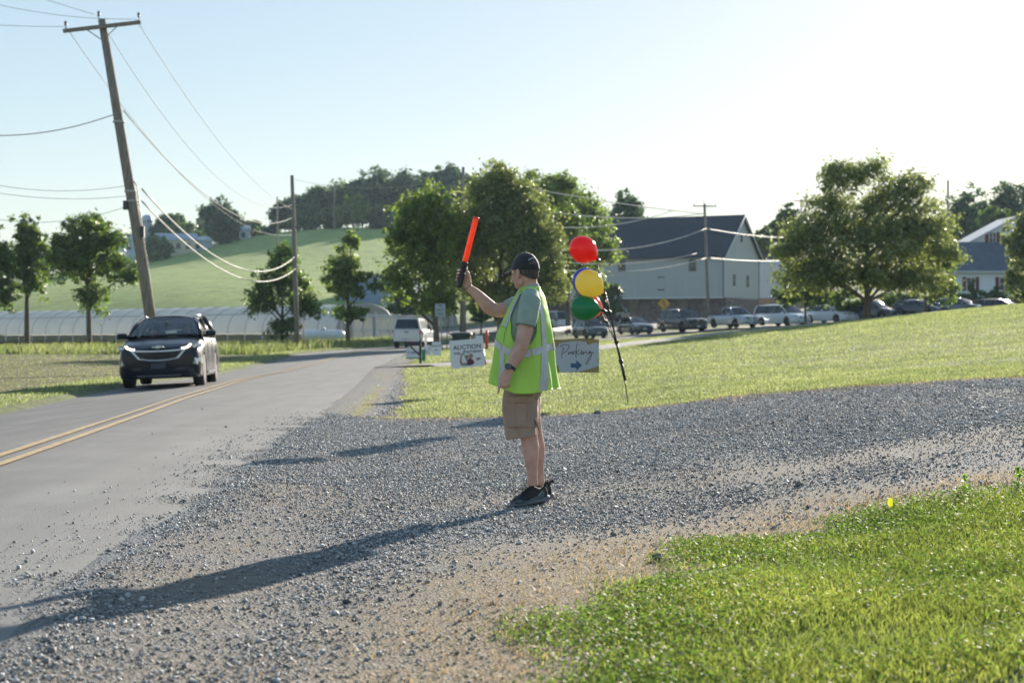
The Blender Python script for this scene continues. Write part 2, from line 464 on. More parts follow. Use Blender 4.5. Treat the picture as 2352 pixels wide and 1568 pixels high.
def asphalt(name, base, dusty):
    m = bpy.data.materials.new(name); m.use_nodes = True
    n, l = m.node_tree.nodes, m.node_tree.links; b = n['Principled BSDF']
    b.inputs['Roughness'].default_value = .78; b.inputs['Specular IOR Level'].default_value = .35
    tc = n.new('ShaderNodeTexCoord')
    def N(s, d=5): t = n.new('ShaderNodeTexNoise'); t.inputs['Scale'].default_value = s; t.inputs['Detail'].default_value = d; l.new(tc.outputs['Object'], t.inputs['Vector']); return t
    a = n.new('ShaderNodeAttribute'); a.attribute_name = 'dust'
    mp = n.new('ShaderNodeMapping'); mp.inputs['Scale'].default_value = (1.6, .22, 1); l.new(tc.outputs['Object'], mp.inputs[0])
    st = n.new('ShaderNodeTexNoise'); st.inputs['Scale'].default_value = 1.6; st.inputs['Detail'].default_value = 6; l.new(mp.outputs[0], st.inputs['Vector'])
    f1, f2 = N(90, 2), N(1.1)
    def Mt(op, x, y):
        q = n.new('ShaderNodeMath'); q.operation = op; q.use_clamp = False
        for i, s_ in enumerate((x, y)):
            if isinstance(s_, (int, float)): q.inputs[i].default_value = s_
            else: l.new(s_, q.inputs[i])
        return q.outputs[0]
    f = Mt('ADD', Mt('MULTIPLY', st.outputs[0], 1.0), Mt('MULTIPLY', a.outputs['Fac'], .75))
    f = Mt('SUBTRACT', f, .36); f.node.use_clamp = True
    mx = n.new('ShaderNodeMix'); mx.data_type = 'RGBA'; mx.inputs[6].default_value = (*base, 1); mx.inputs[7].default_value = (*dusty, 1); l.new(f, mx.inputs[0])
    hs = n.new('ShaderNodeHueSaturation'); l.new(mx.outputs[2], hs.inputs['Color'])
    v = Mt('MULTIPLY', Mt('ADD', .55, Mt('MULTIPLY', f1.outputs[0], .9)), Mt('ADD', .74, Mt('MULTIPLY', f2.outputs[0], .52))); l.new(v, hs.inputs['Value'])
    l.new(hs.outputs[0], b.inputs['Base Color'])
    bp = n.new('ShaderNodeBump'); bp.inputs['Strength'].default_value = .35; bp.inputs['Distance'].default_value = .01; l.new(f1.outputs[0], bp.inputs['Height']); l.new(bp.outputs[0], b.inputs['Normal'])
    return m

def road_z(x, y, s_):
    """s_ 0 right edge .. 1 left edge: crowned and falling to the left"""
    return hz(x, y) + .045 - .13 * np.clip(s_ - .5, 0, 1) * 2 - .02 * np.clip(.5 - s_, 0, 1) * 2
def make_road():
    K = 21
    s_ = np.linspace(0, 1, K)
    RE = np.array([(p.x, p.y) for p in re_]); LE = np.array([(p.x, p.y) for p in le_])
    jit = rng.normal(0, .03, NR); jit = np.convolve(jit, np.ones(3) / 3, 'same')
    RE[:, 0] += jit * (RE[:, 1] < 60); LE[:, 0] += np.convolve(rng.normal(0, .06, NR), np.ones(4) / 4, 'same')
    P = RE[:, None] * (1 - s_[None, :, None]) + LE[:, None] * s_[None, :, None]
    Z = road_z(P[..., 0], P[..., 1], np.broadcast_to(s_, P.shape[:2]))
    V = np.concatenate([P, Z[..., None]], -1)
    K2 = K
    dust = np.clip(1 - s_ * 1.5, 0, 1)[None] * np.clip((40 - V[:, :, 1]) / 30, .15, 1)
    I = np.arange(NR * K2).reshape(NR, K2)
    faces = np.stack([I[:-1, :-1], I[1:, :-1], I[1:, 1:], I[:-1, 1:]], -1).reshape(-1, 4)
    o = np_mesh('road', V.reshape(-1, 3), [faces], asphalt('asphalt', (.105, .107, .11), (.215, .21, .20)), attrs={'dust': dust.ravel()}, smooth=True)
    tag(o, kind='structure')
    # double yellow line
    ym = mat('line_paint', (.46, .31, .13), .8, c2=(.22, .17, .11), scale=12, detail=8)
    for side, w in ((-.12, .10), (.12, .10)):
        vs = []; fs = []
        for i in range(0, NR):
            a, b = Vector(re_[i]), Vector(le_[i]);  e = (b - a).normalized(); yy = (a.y + b.y) / 2; xm = float(np.interp(yy, [2, 15, 21, 28.6, 38, 47.9, 60, 73.5, 95, 200], [-3.55, -4.66, -5.22, -5.84, -6.48, -7.0, -7.58, -8.02, -8.5, -8.5])); q0 = (a + b) / 2; w_ = min(1, max(0, (yy - 85) / 12)); c = Vector((xm, yy, 0)) * (1 - w_) + q0 * w_; cr = (c - a).length / (b - a).length; e = (b - a).normalized()
            if c.y < 2 or c.y > 118: continue
            for q in (side - w / 2, side + w / 2):
                p = c + e * q; s1 = cr + q / (b - a).length
                vs.append((p.x, p.y, float(road_z(np.array(p.x), np.array(p.y), np.array(s1))) + .013))
            if len(vs) > 2: k = len(vs); fs.append((k - 4, k - 2, k - 1, k - 3))
        mb = MB(); mb.add(vs, fs); o = mb.build('lane_marking', ym); tag(o, kind='structure')
make_road()

def strip(name, cs, half, m, lift=.03, K=5):
    vs = []; fs = []
    for i, c in enumerate(cs):
        t = (Vector(cs[min(i + 1, len(cs) - 1)]) - Vector(cs[max(i - 1, 0)])).normalized(); nrm = Vector((-t.y, t.x, 0))
        for k in range(K):
            q = (k / (K - 1) * 2 - 1) * half; p = Vector(c) + nrm * q
            z = gz(p.x, p.y) + (lift if 0 < k < K - 1 else -.03)
            vs.append((p.x, p.y, z))
        if i:
            for k in range(K - 1):
                a = (i - 1) * K + k; fs.append((a, a + K, a + K + 1, a + 1))
    mb = MB(); mb.add(vs, fs, True); o = mb.build(name, m); tag(o, kind='structure'); return o
strip('path', [tuple(p) for p in path_s], 1.45, mat('path_asphalt', (.23, .22, .21), .85, c2=(.15, .145, .14), scale=1.5, bump=.3, bscale=60), K=7, lift=.05)
def lot():
    xs = np.linspace(-16, 34, 60); ys = np.linspace(150, 190, 24)
    X, Y = np.meshgrid(xs, ys, indexing='ij'); Y = Y + X * .12
    Z = hz(X, Y) + .06
    I = np.arange(X.size).reshape(X.shape)
    f = np.stack([I[:-1, :-1], I[1:, :-1], I[1:, 1:], I[:-1, 1:]], -1).reshape(-1, 4)
    tag(np_mesh('parking_lot', np.stack([X, Y, Z], -1).reshape(-1, 3), [f], mat('lot_asphalt', (.12, .12, .125), .85, c2=(.09, .09, .095), scale=.4), smooth=True), kind='structure')
lot()

# ------------------------------------------------------------------ gravel stones, grass blades
def quat_rot(n):
    q = rng.normal(size=(n, 4)); q /= np.linalg.norm(q, axis=1)[:, None]
    w, x, y, z = q.T
    return np.stack([np.stack([1 - 2 * (y * y + z * z), 2 * (x * y - z * w), 2 * (x * z + y * w)], -1),
                     np.stack([2 * (x * y + z * w), 1 - 2 * (x * x + z * z), 2 * (y * z - x * w)], -1),
                     np.stack([2 * (x * z - y * w), 2 * (y * z + x * w), 1 - 2 * (x * x + y * y)], -1)], 1)
OCT = np.array([(1, 0, 0), (0, 1, 0), (-1, 0, 0), (0, -1, 0), (0, 0, .8), (0, 0, -.8)], float)
OCF = np.array([(0, 1, 4), (1, 2, 4), (2, 3, 4), (3, 0, 4), (1, 0, 5), (2, 1, 5), (3, 2, 5), (0, 3, 5)])
CUB = np.array([(-1, -1, -1), (1, -1, -1), (1, 1, -1), (-1, 1, -1), (-1, -1, 1), (1, -1, 1), (1, 1, 1), (-1, 1, 1)], float) * .75
CUF = np.array([(3, 2, 1, 0), (4, 5, 6, 7), (0, 1, 5, 4), (1, 2, 6, 5), (2, 3, 7, 6), (3, 0, 4, 7)])
def stones(name, x, y, z, r, m):
    n = len(x)
    small = len(x) > 1000 and r.max() < .0062
    P0, F0 = (OCT, OCF) if small else (CUB, CUF); K = len(P0)
    base = P0[None] + rng.normal(0, .22, (n, K, 3))
    base = base * r[:, None, None] * rng.uniform(.55, 1.15, (n, 1, 3))
    V = np.einsum('nij,nkj->nki', quat_rot(n), base)
    V[..., 2] *= .7
    V += np.stack([x, y, z], -1)[:, None]
    Fc = (F0[None] + (np.arange(n) * K)[:, None, None]).reshape(-1, F0.shape[1])
    return np_mesh(name, V.reshape(-1, 3), [Fc], m)
def cl2(x, y, s_, seed):
    r2 = np.random.default_rng(seed); out = 0
    for k in range(7):
        a, b = r2.normal(0, s_, 2); c = r2.uniform(0, 7); out = out + np.sin(x * a + y * b + c)
    return out / 7

def make_gravel():
    # sample: density per area higher close by
    def sample(n, x0, x1, y0, y1):
        yy = y0 + (y1 - y0) * rng.random(n) ** 1.15; xx = x0 + (x1 - x0) * rng.random(n)
        return xx, yy
    x, y = sample(1000000, -3.6, 8.5, 4.6, 24.5)
    keep = np.abs(x) < y * .335 + .6
    x, y = x[keep], y[keep]
    g = sdist(x, y, GRAVEL); tr = (.95 * np.exp(-(((y - 11.9 - x * .36 + .25 * cl2(x, y, 1.1, 61)) / .75) ** 2)) * np.clip((x + 1.5) / 1.5, 0, 1) + .5 * np.exp(-(((y - 15.8 - x * .3) / .5) ** 2)) + 1.0 * np.exp(-(((g - .5) / .75) ** 2)) * (y < 13)) * (x > -2)
    on_road = sdist(x, y, road_poly_c) > 0
    def cl(x, y, s_, seed):
        r2 = np.random.default_rng(seed); out = 0
        for k in range(6):
            a, b, c = r2.normal(0, s_, 3); out = out + np.sin(x * a + y * b + c * 7)
        return out / 6
    p = np.where(g > 0, 1.0, np.exp(np.minimum(g, 0) / .16)) * np.clip(1 - .74 * tr, .16, 1) * np.clip(.8 + .9 * cl(x, y, 1.6, 3), .3, 1)
    p = np.where(on_road, np.exp(np.minimum(g, 0) / .17) * np.clip(.5 + 1.2 * cl(x, y, 4, 5), 0.0, 1), p)
    p = np.where((~on_road) & (g < 0), p * .35, p) * np.where((y < 15) & (x > -.8), np.clip(.18 + (g - .1) * .9, .1, 1), 1)
    k = rng.random(len(x)) < p; x, y, on_road = x[k], y[k], on_road[k]
    r = np.clip(rng.lognormal(math.log(.0043), .46, len(x)), .0025, .017)
    rd_ = sdist(x, y, road_poly_c); g_ = sdist(x, y, GRAVEL)
    z = np.where(on_road, hz(x, y) + .034, hz(x, y) + .002 + .034 * np.exp(-(rd_ / .5) ** 2)) + r * .35 - np.where(~on_road & (g_ > 0), .000, 0)
    gm = mat('gravel_stone', (.375, .372, .37), .78, c2=(.27, .268, .265), scale=30, island=.7, spec=.3)
    sm_ = r < .0062
    tag(stones('fine_gravel', x[sm_], y[sm_], z[sm_], r[sm_] * 1.15, gm), 'fine grey chippings between the larger stones of the drive', 'gravel', kind='stuff')
    x, y, z, r = x[~sm_], y[~sm_], z[~sm_], r[~sm_]
    tag(stones('gravel', x, y, z, r, gm), 'loose grey crushed gravel covering the drive and spilling onto the road edge', 'gravel', kind='stuff')
    # loose chips farther out on the road
    n = 90
    x = -2.2 - np.abs(rng.normal(0, .9, n)); y = rng.uniform(5, 26, n); r = np.clip(rng.lognormal(math.log(.009), .4, n), .004, .022)
    tag(stones('loose_chips', x, y, hz(x, y) + .038 + r * .3, r, gm), 'scattered stone chips lying on the asphalt lane', 'gravel', kind='stuff')
make_gravel()

def blades(name, x, y, z, h, w, m, lean=.35, parent=None):
    n = len(x)
    a = rng.uniform(0, 2 * PI, n); ca, sa = np.cos(a), np.sin(a)
    lx, ly = rng.normal(0, lean, n) * h, rng.normal(0, lean, n) * h
    b = np.stack([x, y, z], -1); side = np.stack([ca, sa, np.zeros(n)], -1) * (w / 2)[:, None]
    mid = b + np.stack([lx * .35, ly * .35, h * .6], -1); tip = b + np.stack([lx, ly, h * (1 - .15 * rng.random(n))], -1)
    V = np.stack([b - side, b + side, mid + side * .8, mid - side * .8, tip], 1)
    o = (np.arange(n) * 5)[:, None]
    return np_mesh(name, V.reshape(-1, 3), [o + np.array([[0, 1, 2, 3]]), o + np.array([[3, 2, 4]])], m, parent=parent)

def leaflets(name, x, y, z, s_, m, parent=None, flat=.5):
    """small rhombic leaves with random tilt"""
    n = len(x); a = rng.uniform(0, 2 * PI, n)
    nx, ny = rng.normal(0, flat, n), rng.normal(0, flat, n)
    N = np.stack([nx, ny, np.ones(n)], -1); N /= np.linalg.norm(N, axis=1)[:, None]
    t = np.stack([np.cos(a), np.sin(a), np.zeros(n)], -1); t -= N * (t * N).sum(1)[:, None]; t /= np.linalg.norm(t, axis=1)[:, None]
    bt = np.cross(N, t); c = np.stack([x, y, z], -1); s_ = s_[:, None]
    V = np.stack([c - t * s_, c - bt * s_ * .6, c + t * s_, c + bt * s_ * .6], 1)
    return np_mesh(name, V.reshape(-1, 3), [(np.arange(n) * 4)[:, None] + np.array([[0, 1, 2, 3]])], m, parent=parent)

def make_grass():
    gm = mat('grass_blade', (.28, .32, .105), .6, c2=(.14, .19, .06), scale=.8, island=.5, trans=(1.35, 1.35, .75), tw=.5, spec=.25)
    gd = mat('grass_dry', (.42, .35, .22), .6, c2=(.30, .24, .15), scale=2, island=.4, trans=(1.1, 1.0, .8), tw=.4)
    cm = mat('clover_leaf', (.18, .25, .07), .62, c2=(.11, .17, .045), scale=2, island=.4, trans=(1.3, 1.5, .7), tw=.45, spec=.15)
    # near lawn, lower right
    n = 520000
    y = 4.4 + 9.6 * rng.random(n) ** 1.1; x = rng.uniform(-1.2, 5.2, n)
    k = (x < y * .335 + .5) & (x > -y * .1 - .6)
    x, y = x[k], y[k]; g = sdist(x, y, GRAVEL) + .35 * cl2(x, y, 3.1, 21)
    patch = cl2(x, y, 2.3, 9)
    p = np.clip((-g - .02) / .40, 0, 1) ** 1.2 * np.clip(1 + 1.3 * patch, .15, 1)
    k = rng.random(len(x)) < p; x, y, g, patch = x[k], y[k], g[k], patch[k]
    far = np.clip(-g, 0, 1.5)
    h = (.022 + .03 * rng.random(len(x))) * (.7 + .75 * np.clip(far, 0, 1.2)) * (1 + .35 * patch)
    k = rng.random(len(x)) < np.clip(.35 + .6 * far, 0, 1); 
    tag(blades('lawn_grass', x[k], y[k], hz(x[k], y[k]) - .004, h[k] * .85, .0036 + .003 * rng.random(k.sum()), gm, .45), 'bright green blades of lawn grass at the near right', 'grass', kind='stuff')
    j = ~k | (rng.random(len(x)) < .16)
    j &= (cl2(x, y, 1.7, 31) > -.25)
    tag(leaflets('clover', x[j], y[j], hz(x[j], y[j]) + .012 + .028 * rng.random(j.sum()) * (.6 + far[j]), .007 + .006 * rng.random(j.sum()), cm), 'low clover leaves mixed into the lawn at the near right', 'clover', kind='stuff')
    # straw fringe along drive edges
    n = 150000
    y = 4.4 + 20 * rng.random(n); x = rng.uniform(-3.2, 8, n)
    k = np.abs(x) < y * .335 + .5; x, y = x[k], y[k]; g = sdist(x, y, GRAVEL)
    k = (sdist(x, y, road_poly_c) < -.1) & (rng.random(len(x)) < np.exp(-((g + .02 + .3 * cl2(x, y, 2.5, 4)) / .36) ** 2)); x, y = x[k], y[k]
    tag(blades('dry_grass', x, y, hz(x, y) - .004, .012 + .028 * rng.random(len(x)), .004 + .004 * rng.random(len(x)), gd, .9), 'dry straw coloured grass along the edges of the gravel drive', 'dry grass', kind='stuff')
    # far lawn between drive and path
    n = 520000
    y = 19.5 + 68 * rng.random(n) ** 1.7; x = (rng.random(n) * 2 - 1) * (y * .33 + 1)
    g = sdist(x, y, GRAVEL) + .3 * cl2(x, y, 2.2, 12); rd = sdist(x, y, road_poly_c); sh = sdist(x, y, SHOULDER) + .25 * cl2(x, y, 2.5, 14)
    pd = np.min([np.hypot(x - p.x, y - p.y) for p in path_s[::3]], axis=0)
    k = (g < -.15) & (rd < -.14) & (sh < -.05) & (pd > 1.7) & (x > -6) & (rng.random(n) < np.clip(1.0 + .8 * cl2(x, y, 1.5, 17), .3, 1))
    x, y = x[k], y[k]; sc = np.clip(y / 24, 1, 3)
    gm2 = mat('lawn_blade', (.31, .345, .17), .55, c2=(.20, .245, .11), scale=.9, island=.5, trans=(1.2, 1.2, .9), tw=.5, spec=.4)
    tag(blades('bank_grass', x, y, hz(x, y) - .005, (.022 + .026 * rng.random(len(x))) * (.8 + .25 * sc), .006 * sc * (1 + rng.random(len(x))), gm2, .5), 'short sunlit grass on the bank beyond the gravel drive', 'grass', kind='stuff')
    # left verge
    n = 130000
    y = 18 + 110 * rng.random(n) ** 1.5; x = -7.6 - 9 * rng.random(n) * (y / 50 + .3)
    rd = sdist(x, y, road_poly_c); e = -rd + .25 * cl2(x, y, 2, 33)
    k = (rd < -.02) & (rng.random(n) < np.where(e < 1.5, 1.0, .22)); x, y, e = x[k], y[k], e[k]; sc = np.clip(y / 24, 1, 3)
    tag(blades('verge_grass', x, y, hz(x, y) - .005, np.where(e < 1.5, .05, .03) * (.6 + .8 * rng.random(len(x))) * (.8 + .2 * sc), .007 * sc * (1 + rng.random(len(x))), gm2, .45), 'grass verge and sparse field growth left of the road', 'grass', kind='stuff')
    # tall pale grass before the greenhouse
    n = 42000
    y = rng.uniform(86, 165, n); x = -8 - (y * .33 - 7) * rng.random(n) ; rd = sdist(x, y, road_poly_c)
    k = (rd < -1.2) & (x < -9.5); x, y = x[k], y[k]
    tg = mat('tall_grass', (.23, .26, .125), .6, c2=(.15, .19, .08), scale=.3, island=.35, trans=(1.2, 1.2, .8), tw=.5)
    tag(blades('tall_grass', x, y, hz(x, y) - .01, .2 + .35 * rng.random(len(x)) * np.clip(1 + 1.2 * cl2(x, y, .3, 40), .2, 2), .05 + .05 * rng.random(len(x)), tg, .25), 'tall pale unmown grass in front of the greenhouses', 'grass', kind='stuff')
make_grass()
def shoulder_stones():
    n = 60000; x = rng.uniform(-4.6, -1.6, n); y = rng.uniform(22, 60, n)
    sh = sdist(x, y, SHOULDER); k = rng.random(n) < np.clip(np.exp(np.minimum(sh, 0) / .1), 0, 1) * .5; x, y = x[k], y[k]
    r = np.clip(rng.lognormal(math.log(.009), .4, len(x)), .006, .022)
    tag(stones('shoulder_gravel', x, y, hz(x, y) + .004, r, bpy.data.materials['gravel_stone']), 'gravel on the worn path between the road edge and the lawn', 'gravel', kind='stuff')
shoulder_stones()
# ------------------------------------------------------------------ trees
bark = mat('bark', (.16, .125, .09), .9, c2=(.08, .065, .05), scale=6, bump=.6, stretch=(3, 3, .6))
LEAF = {
 'dark': mat('leaf_dark', (0.12, 0.165, 0.06), .5, c2=(0.065, 0.1, 0.035), scale=.7, island=.45, trans=(1.5, 1.7, .7), tw=.42, spec=.35),
 'mid': mat('leaf_mid', (0.14, 0.19, 0.06), .5, c2=(0.085, 0.13, 0.042), scale=.7, island=.45, trans=(1.5, 1.7, .65), tw=.45, spec=.35),
 'light': mat('leaf_light', (0.185, 0.23, 0.08), .5, c2=(0.115, 0.16, 0.052), scale=.7, island=.4, trans=(1.5, 1.7, .6), tw=.5, spec=.3),
 'olive': mat('leaf_olive', (0.225, 0.25, 0.12), .5, c2=(0.13, 0.155, 0.07), scale=.7, island=.45, trans=(1.5, 1.6, .8), tw=.45, spec=.4),
 'far': mat('leaf_far', (0.1, 0.15, 0.08), .6, c2=(0.06, 0.095, 0.05), scale=.4, island=.4, trans=(1.3, 1.5, .8), tw=.35, spec=.2),
}
def crown_mesh(name, lobes, nclump, nleaf, ls, m, parent, cs=.11, seed=0, gaps=0.0):
    """lobes: (x,y,z,rx,ry,rz); clumps fill the lobes, denser toward their skin; every clump is a spray of small leaf faces"""
    g = np.random.default_rng(seed)
    vol = np.array([l[3] * l[4] * l[5] for l in lobes]) ** .75; vol /= vol.sum()
    k = g.choice(len(lobes), nclump, p=vol); L = np.array(lobes)[k]
    d = g.normal(size=(nclump, 3)); d /= np.linalg.norm(d, axis=1)[:, None]
    d[:, 2] = np.where(d[:, 2] < -.6, -d[:, 2] * .5, d[:, 2])
    rad = g.random(nclump) ** .38 * (1 + g.normal(0, .13, nclump))
    c = L[:, :3] + d * rad[:, None] * L[:, 3:6]
    R0 = np.max([l[3] for l in lobes])
    sz = R0 * cs * g.uniform(.6, 1.6, nclump)
    n = nclump * nleaf; ci = np.repeat(np.arange(nclump), nleaf)
    off = g.normal(size=(n, 3)) * np.array([.62, .62, .46]); p = c[ci] + off * sz[ci][:, None]
    N = g.normal(size=(n, 3)) * .5 + off * .75 + np.array([0, 0, .45]); N /= np.linalg.norm(N, axis=1)[:, None]
    t = np.cross(N, g.normal(size=(n, 3))); t /= np.linalg.norm(t, axis=1)[:, None] + 1e-9; bt = np.cross(N, t)
    s_ = (ls * g.uniform(.6, 1.4, n))[:, None]
    V = np.stack([p - t * s_, p - bt * s_ * .55, p + t * s_, p + bt * s_ * .55], 1)
    return np_mesh(name, V.reshape(-1, 3), [(np.arange(n) * 4)[:, None] + np.array([[0, 1, 2, 3]])], m, parent=parent), c
def tree(label, u, vtop, vbot, w, Y, kind='mid', lobes=None, trunk_r=None, seed=0, dens=1.0, cat='tree', name='tree', group=None, vbase=None, ls=None, cs=.125, lean=0.0, nleaf=26, depth=.85, bottoms=None, trunkh=None, limbs=True):
    """u, vtop, vbot, w in picture units give the real height and spread at distance Y"""
    x = (u - CX) / F * Y; z0 = gz(x, Y) if vbase is None else at(u, vbase, Y).z
    k = Y / F; top = CH - (vtop - HY) * k; bot = CH - (vbot - HY) * k; rw = w * k / 2
    t = thing(name, label, cat, (x, Y, z0), 0, group)
    H_ = top - z0; B_ = max(.3, bot - z0) if trunkh is None else trunkh
    if lobes is None:
        lobes = []
        g = np.random.default_rng(seed + 500)
        ch = H_ - B_
        lobes.append((0, 0, B_ + ch * .48, rw * .78, rw * .78 * depth, ch * .50))
        for q in range(7):
            a = g.uniform(0, 2 * PI); zz = g.uniform(.18, .82); rr = math.sin(PI * min(1, max(.05, zz + .12))) ** .6
            lobes.append((math.cos(a) * rw * .55 * rr, math.sin(a) * rw * .55 * rr * depth, B_ + ch * zz, rw * g.uniform(.32, .48), rw * g.uniform(.32, .45), ch * g.uniform(.13, .22)))
    else:
        lobes = [(lx * rw, ly * rw, B_ + (H_ - B_) * lz, rx * rw, ry * rw, rz * (H_ - B_)) for lx, ly, lz, rx, ry, rz in lobes]
    ls = ls or max(.05, Y * .0011)
    g2 = np.random.default_rng(seed + 77); base_l = list(lobes)
    for q in range(9 if Y < 260 else 5):
        b_ = base_l[g2.integers(len(base_l))]; a = g2.uniform(0, 2 * PI); e = g2.uniform(-.25, 1.3)
        k1 = g2.uniform(.72, 1.0); r_ = g2.uniform(.20, .34)
        lobes.append((b_[0] + math.cos(a) * math.cos(e) * b_[3] * k1, b_[1] + math.sin(a) * math.cos(e) * b_[4] * k1, b_[2] + math.sin(e) * b_[5] * k1, b_[3] * r_, b_[4] * r_, b_[5] * r_ * 1.25))
    vol = sum(l[3] * l[5] for l in lobes)
    ncl = int(np.clip(vol * dens * 30 / (nleaf / 26) / (ls / .14) ** 1.2, 40, 2600))
    cr, cc = crown_mesh('crown', lobes, ncl, nleaf, ls, LEAF[kind], t, seed=seed, cs=cs)
    tr = trunk_r or H_ * .022
    mb = MB(); g = np.random.default_rng(seed + 9)
    topz = B_ + (H_ - B_) * .72
    pts = [(0, 0, -.2), (0, 0, B_ * .3), (lean * .3, 0, B_), (lean, g.normal(0, .1), (B_ + topz) / 2), (lean * 1.3, 0, topz)]
    mb.tube(pts, [tr * 1.35, tr, tr * .85, tr * .5, tr * .12], 9)
    if limbs:
        for q in range(min(16, len(cc))):
            e = cc[g.integers(len(cc))]; s0 = max(B_ * .8, min(topz * .9, e[2] - abs(e[0]) * .9)); md = (Vector((lean * .4, 0, s0)) + Vector(e)) / 2 + Vector((0, 0, .1 * H_ * .3))
            mb.tube([(lean * .4, 0, s0), md, e], [tr * .45, tr * .28, tr * .08], 5)
    mb.build('trunk', bark, t)
    return t

T = tree
# row left of the road
T('young street tree cut by the left edge of the picture', -22, 515, 740, 130, 118, 'mid', seed=1)
T('slim young tree second from the left edge, before the greenhouse', 62, 492, 728, 118, 120, 'mid', seed=2, dens=.85, depth=.9)
T('broad young tree left of the leaning utility pole', 205, 485, 745, 235, 112, 'mid', seed=3, dens=.9,
  lobes=[(0, 0, .62, .62, .6, .36), (-.35, 0, .5, .5, .5, .25), (.55, .1, .48, .42, .4, .16), (.8, 0, .4, .25, .3, .09), (.05, 0, .2, .3, .3, .2), (-.05, .1, .85, .35, .35, .15), (-.45, 0, .72, .3, .3, .14), (.45, 0, .75, .28, .3, .13)], lean=-.1)
T('bushy young tree behind the plain utility pole by the greenhouse', 648, 556, 775, 185, 122, 'mid', seed=4, dens=1.0,
  lobes=[(0, 0, .5, .72, .7, .4), (.1, 0, .82, .35, .4, .16), (-.5, 0, .35, .4, .4, .2), (.6, 0, .3, .38, .4, .2), (0, 0, .08, .45, .4, .12)])
T('thin light green tree with layered branches by the roadside', 799, 526, 752, 165, 134, 'light', seed=5, dens=1.05,
  lobes=[(0, 0, .5, .42, .45, .42), (0, 0, .85, .28, .3, .13), (-.1, 0, .62, .5, .5, .11), (.45, 0, .52, .4, .4, .06), (0, 0, .38, .6, .6, .09), (.75, .1, .42, .35, .35, .05), (0, 0, .15, .62, .6, .09), (-.3, 0, .5, .45, .4, .08)], trunkh=1.2)
# centre group
T('tall green tree left in the central roadside group', 1003, 430, 738, 200, 97, 'light', seed=6, dens=1.1, depth=.9,
  lobes=[(-.33, 0, .5, .8, .8, .5), (-.23, 0, .85, .45, .5, .16), (-.83, 0, .6, .35, .4, .2), (-.88, 0, .25, .42, .4, .2), (.2, 0, .7, .45, .4, .2), (0, 0, .12, .5, .5, .15), (-.58, 0, .8, .35, .3, .12)], lean=-.2)
T('largest dark olive tree in the middle behind the raised arm', 1150, 378, 728, 320, 101, 'olive', seed=7, dens=1.15, nleaf=30,
  lobes=[(0, 0, .52, .72, .7, .44), (-.05, 0, .85, .42, .4, .16), (-.45, 0, .5, .42, .4, .28), (.5, 0, .42, .48, .4, .3), (-.5, 0, .22, .35, .3, .2), (.55, 0, .2, .4, .4, .2), (.1, 0, .12, .5, .4, .14), (.3, 0, .68, .4, .4, .18)])
T('bright green tree to the right behind the olive tree', 1290, 398, 700, 250, 168, 'light', seed=8, dens=1.0,
  lobes=[(0, 0, .5, .8, .8, .42), (-.4, 0, .78, .45, .5, .2), (.35, 0, .62, .5, .4, .2), (.7, 0, .38, .35, .4, .14), (0, 0, .9, .3, .3, .1), (.3, 0, .2, .5, .4, .18)])
T('green tree behind the olive tree toward the balloons', 1305, 470, 725, 165, 150, 'mid', seed=43, dens=1.0)
T('dark tree filling the gap between the two central trees', 1062, 455, 735, 230, 138, 'dark', seed=41, dens=1.0)
T('low dark bushy tree under the green tree by the barn', 1375, 640, 742, 130, 172, 'dark', seed=9, cat='tree', dens=1.2)
T('small trees edge shrub behind the bin', 1105, 655, 752, 80, 150, 'mid', seed=10, dens=.7)
T('slender shaded tree behind the raised sleeve', 1210, 640, 752, 110, 155, 'dark', seed=11, dens=.8)
T('shaded small tree behind the white pickup truck', 930, 660, 745, 90, 190, 'dark', seed=12, dens=1.0)
# behind barn and right side
T('open crowned tree rising behind the barn roof', 1440, 438, 640, 132, 235, 'far', seed=13, dens=.85)
T('tall narrow tree between the barn and the big right tree', 1806, 464, 640, 95, 230, 'far', seed=14, dens=.9)
T('pale small tree touching the right end of the barn', 1752, 512, 640, 70, 250, 'mid', seed=15, dens=.6)
T('large round shade tree standing before the queued cars', 1992, 372, 690, 405, 86, 'olive', seed=16, dens=1.25, nleaf=30, vbase=728, trunk_r=.19, trunkh=1.0,
  lobes=[(0, 0, .42, .66, .7, .36), (-.26, 0, .84, .26, .3, .15), (.40, 0, .76, .34, .3, .13), (-.64, 0, .40, .36, .4, .24), (.62, 0, .45, .38, .4, .28), (-.62, 0, .14, .40, .4, .18), (.5, 0, .12, .46, .4, .15), (.02, 0, .90, .24, .3, .10), (-.1, 0, .14, .6, .5, .16), (-.45, 0, .66, .3, .3, .16), (.12, 0, .97, .10, .15, .05), (-.36, 0, .93, .12, .15, .05), (.52, 0, .86, .14, .15, .05), (-.92, 0, .34, .16, .2, .08), (.9, 0, .3, .16, .2, .10)])
T('brighter green tree at the right shoulder of the big shade tree', 2125, 520, 715, 175, 128, 'light', seed=17, dens=1.2,
  lobes=[(0, 0, .55, .7, .7, .42), (.45, 0, .6, .42, .4, .2), (.4, 0, .2, .5, .4, .2), (-.2, 0, .85, .4, .3, .14)], trunkh=.8)
T('dark green tree low at the left of the big shade tree', 1850, 590, 722, 150, 126, 'dark', seed=18, dens=1.1, trunkh=.6)
T('wide tree behind the white house gable', 2228, 436, 650, 175, 240, 'far', seed=19, dens=1.1)
T('dark tree on the far right skyline', 2325, 408, 640, 150, 265, 'far', seed=20, dens=1.1)
T('dark tree behind the white house roof', 2290, 470, 650, 130, 225, 'dark', seed=21, dens=1.0)
T('sunlit tree at the right edge before the white house', 2368, 462, 705, 150, 122, 'olive', seed=22, dens=.95)
T('shrub row tree under the big shade tree', 1935, 665, 718, 90, 135, 'light', seed=23, dens=.9, cat='shrub', name='shrub', limbs=False)
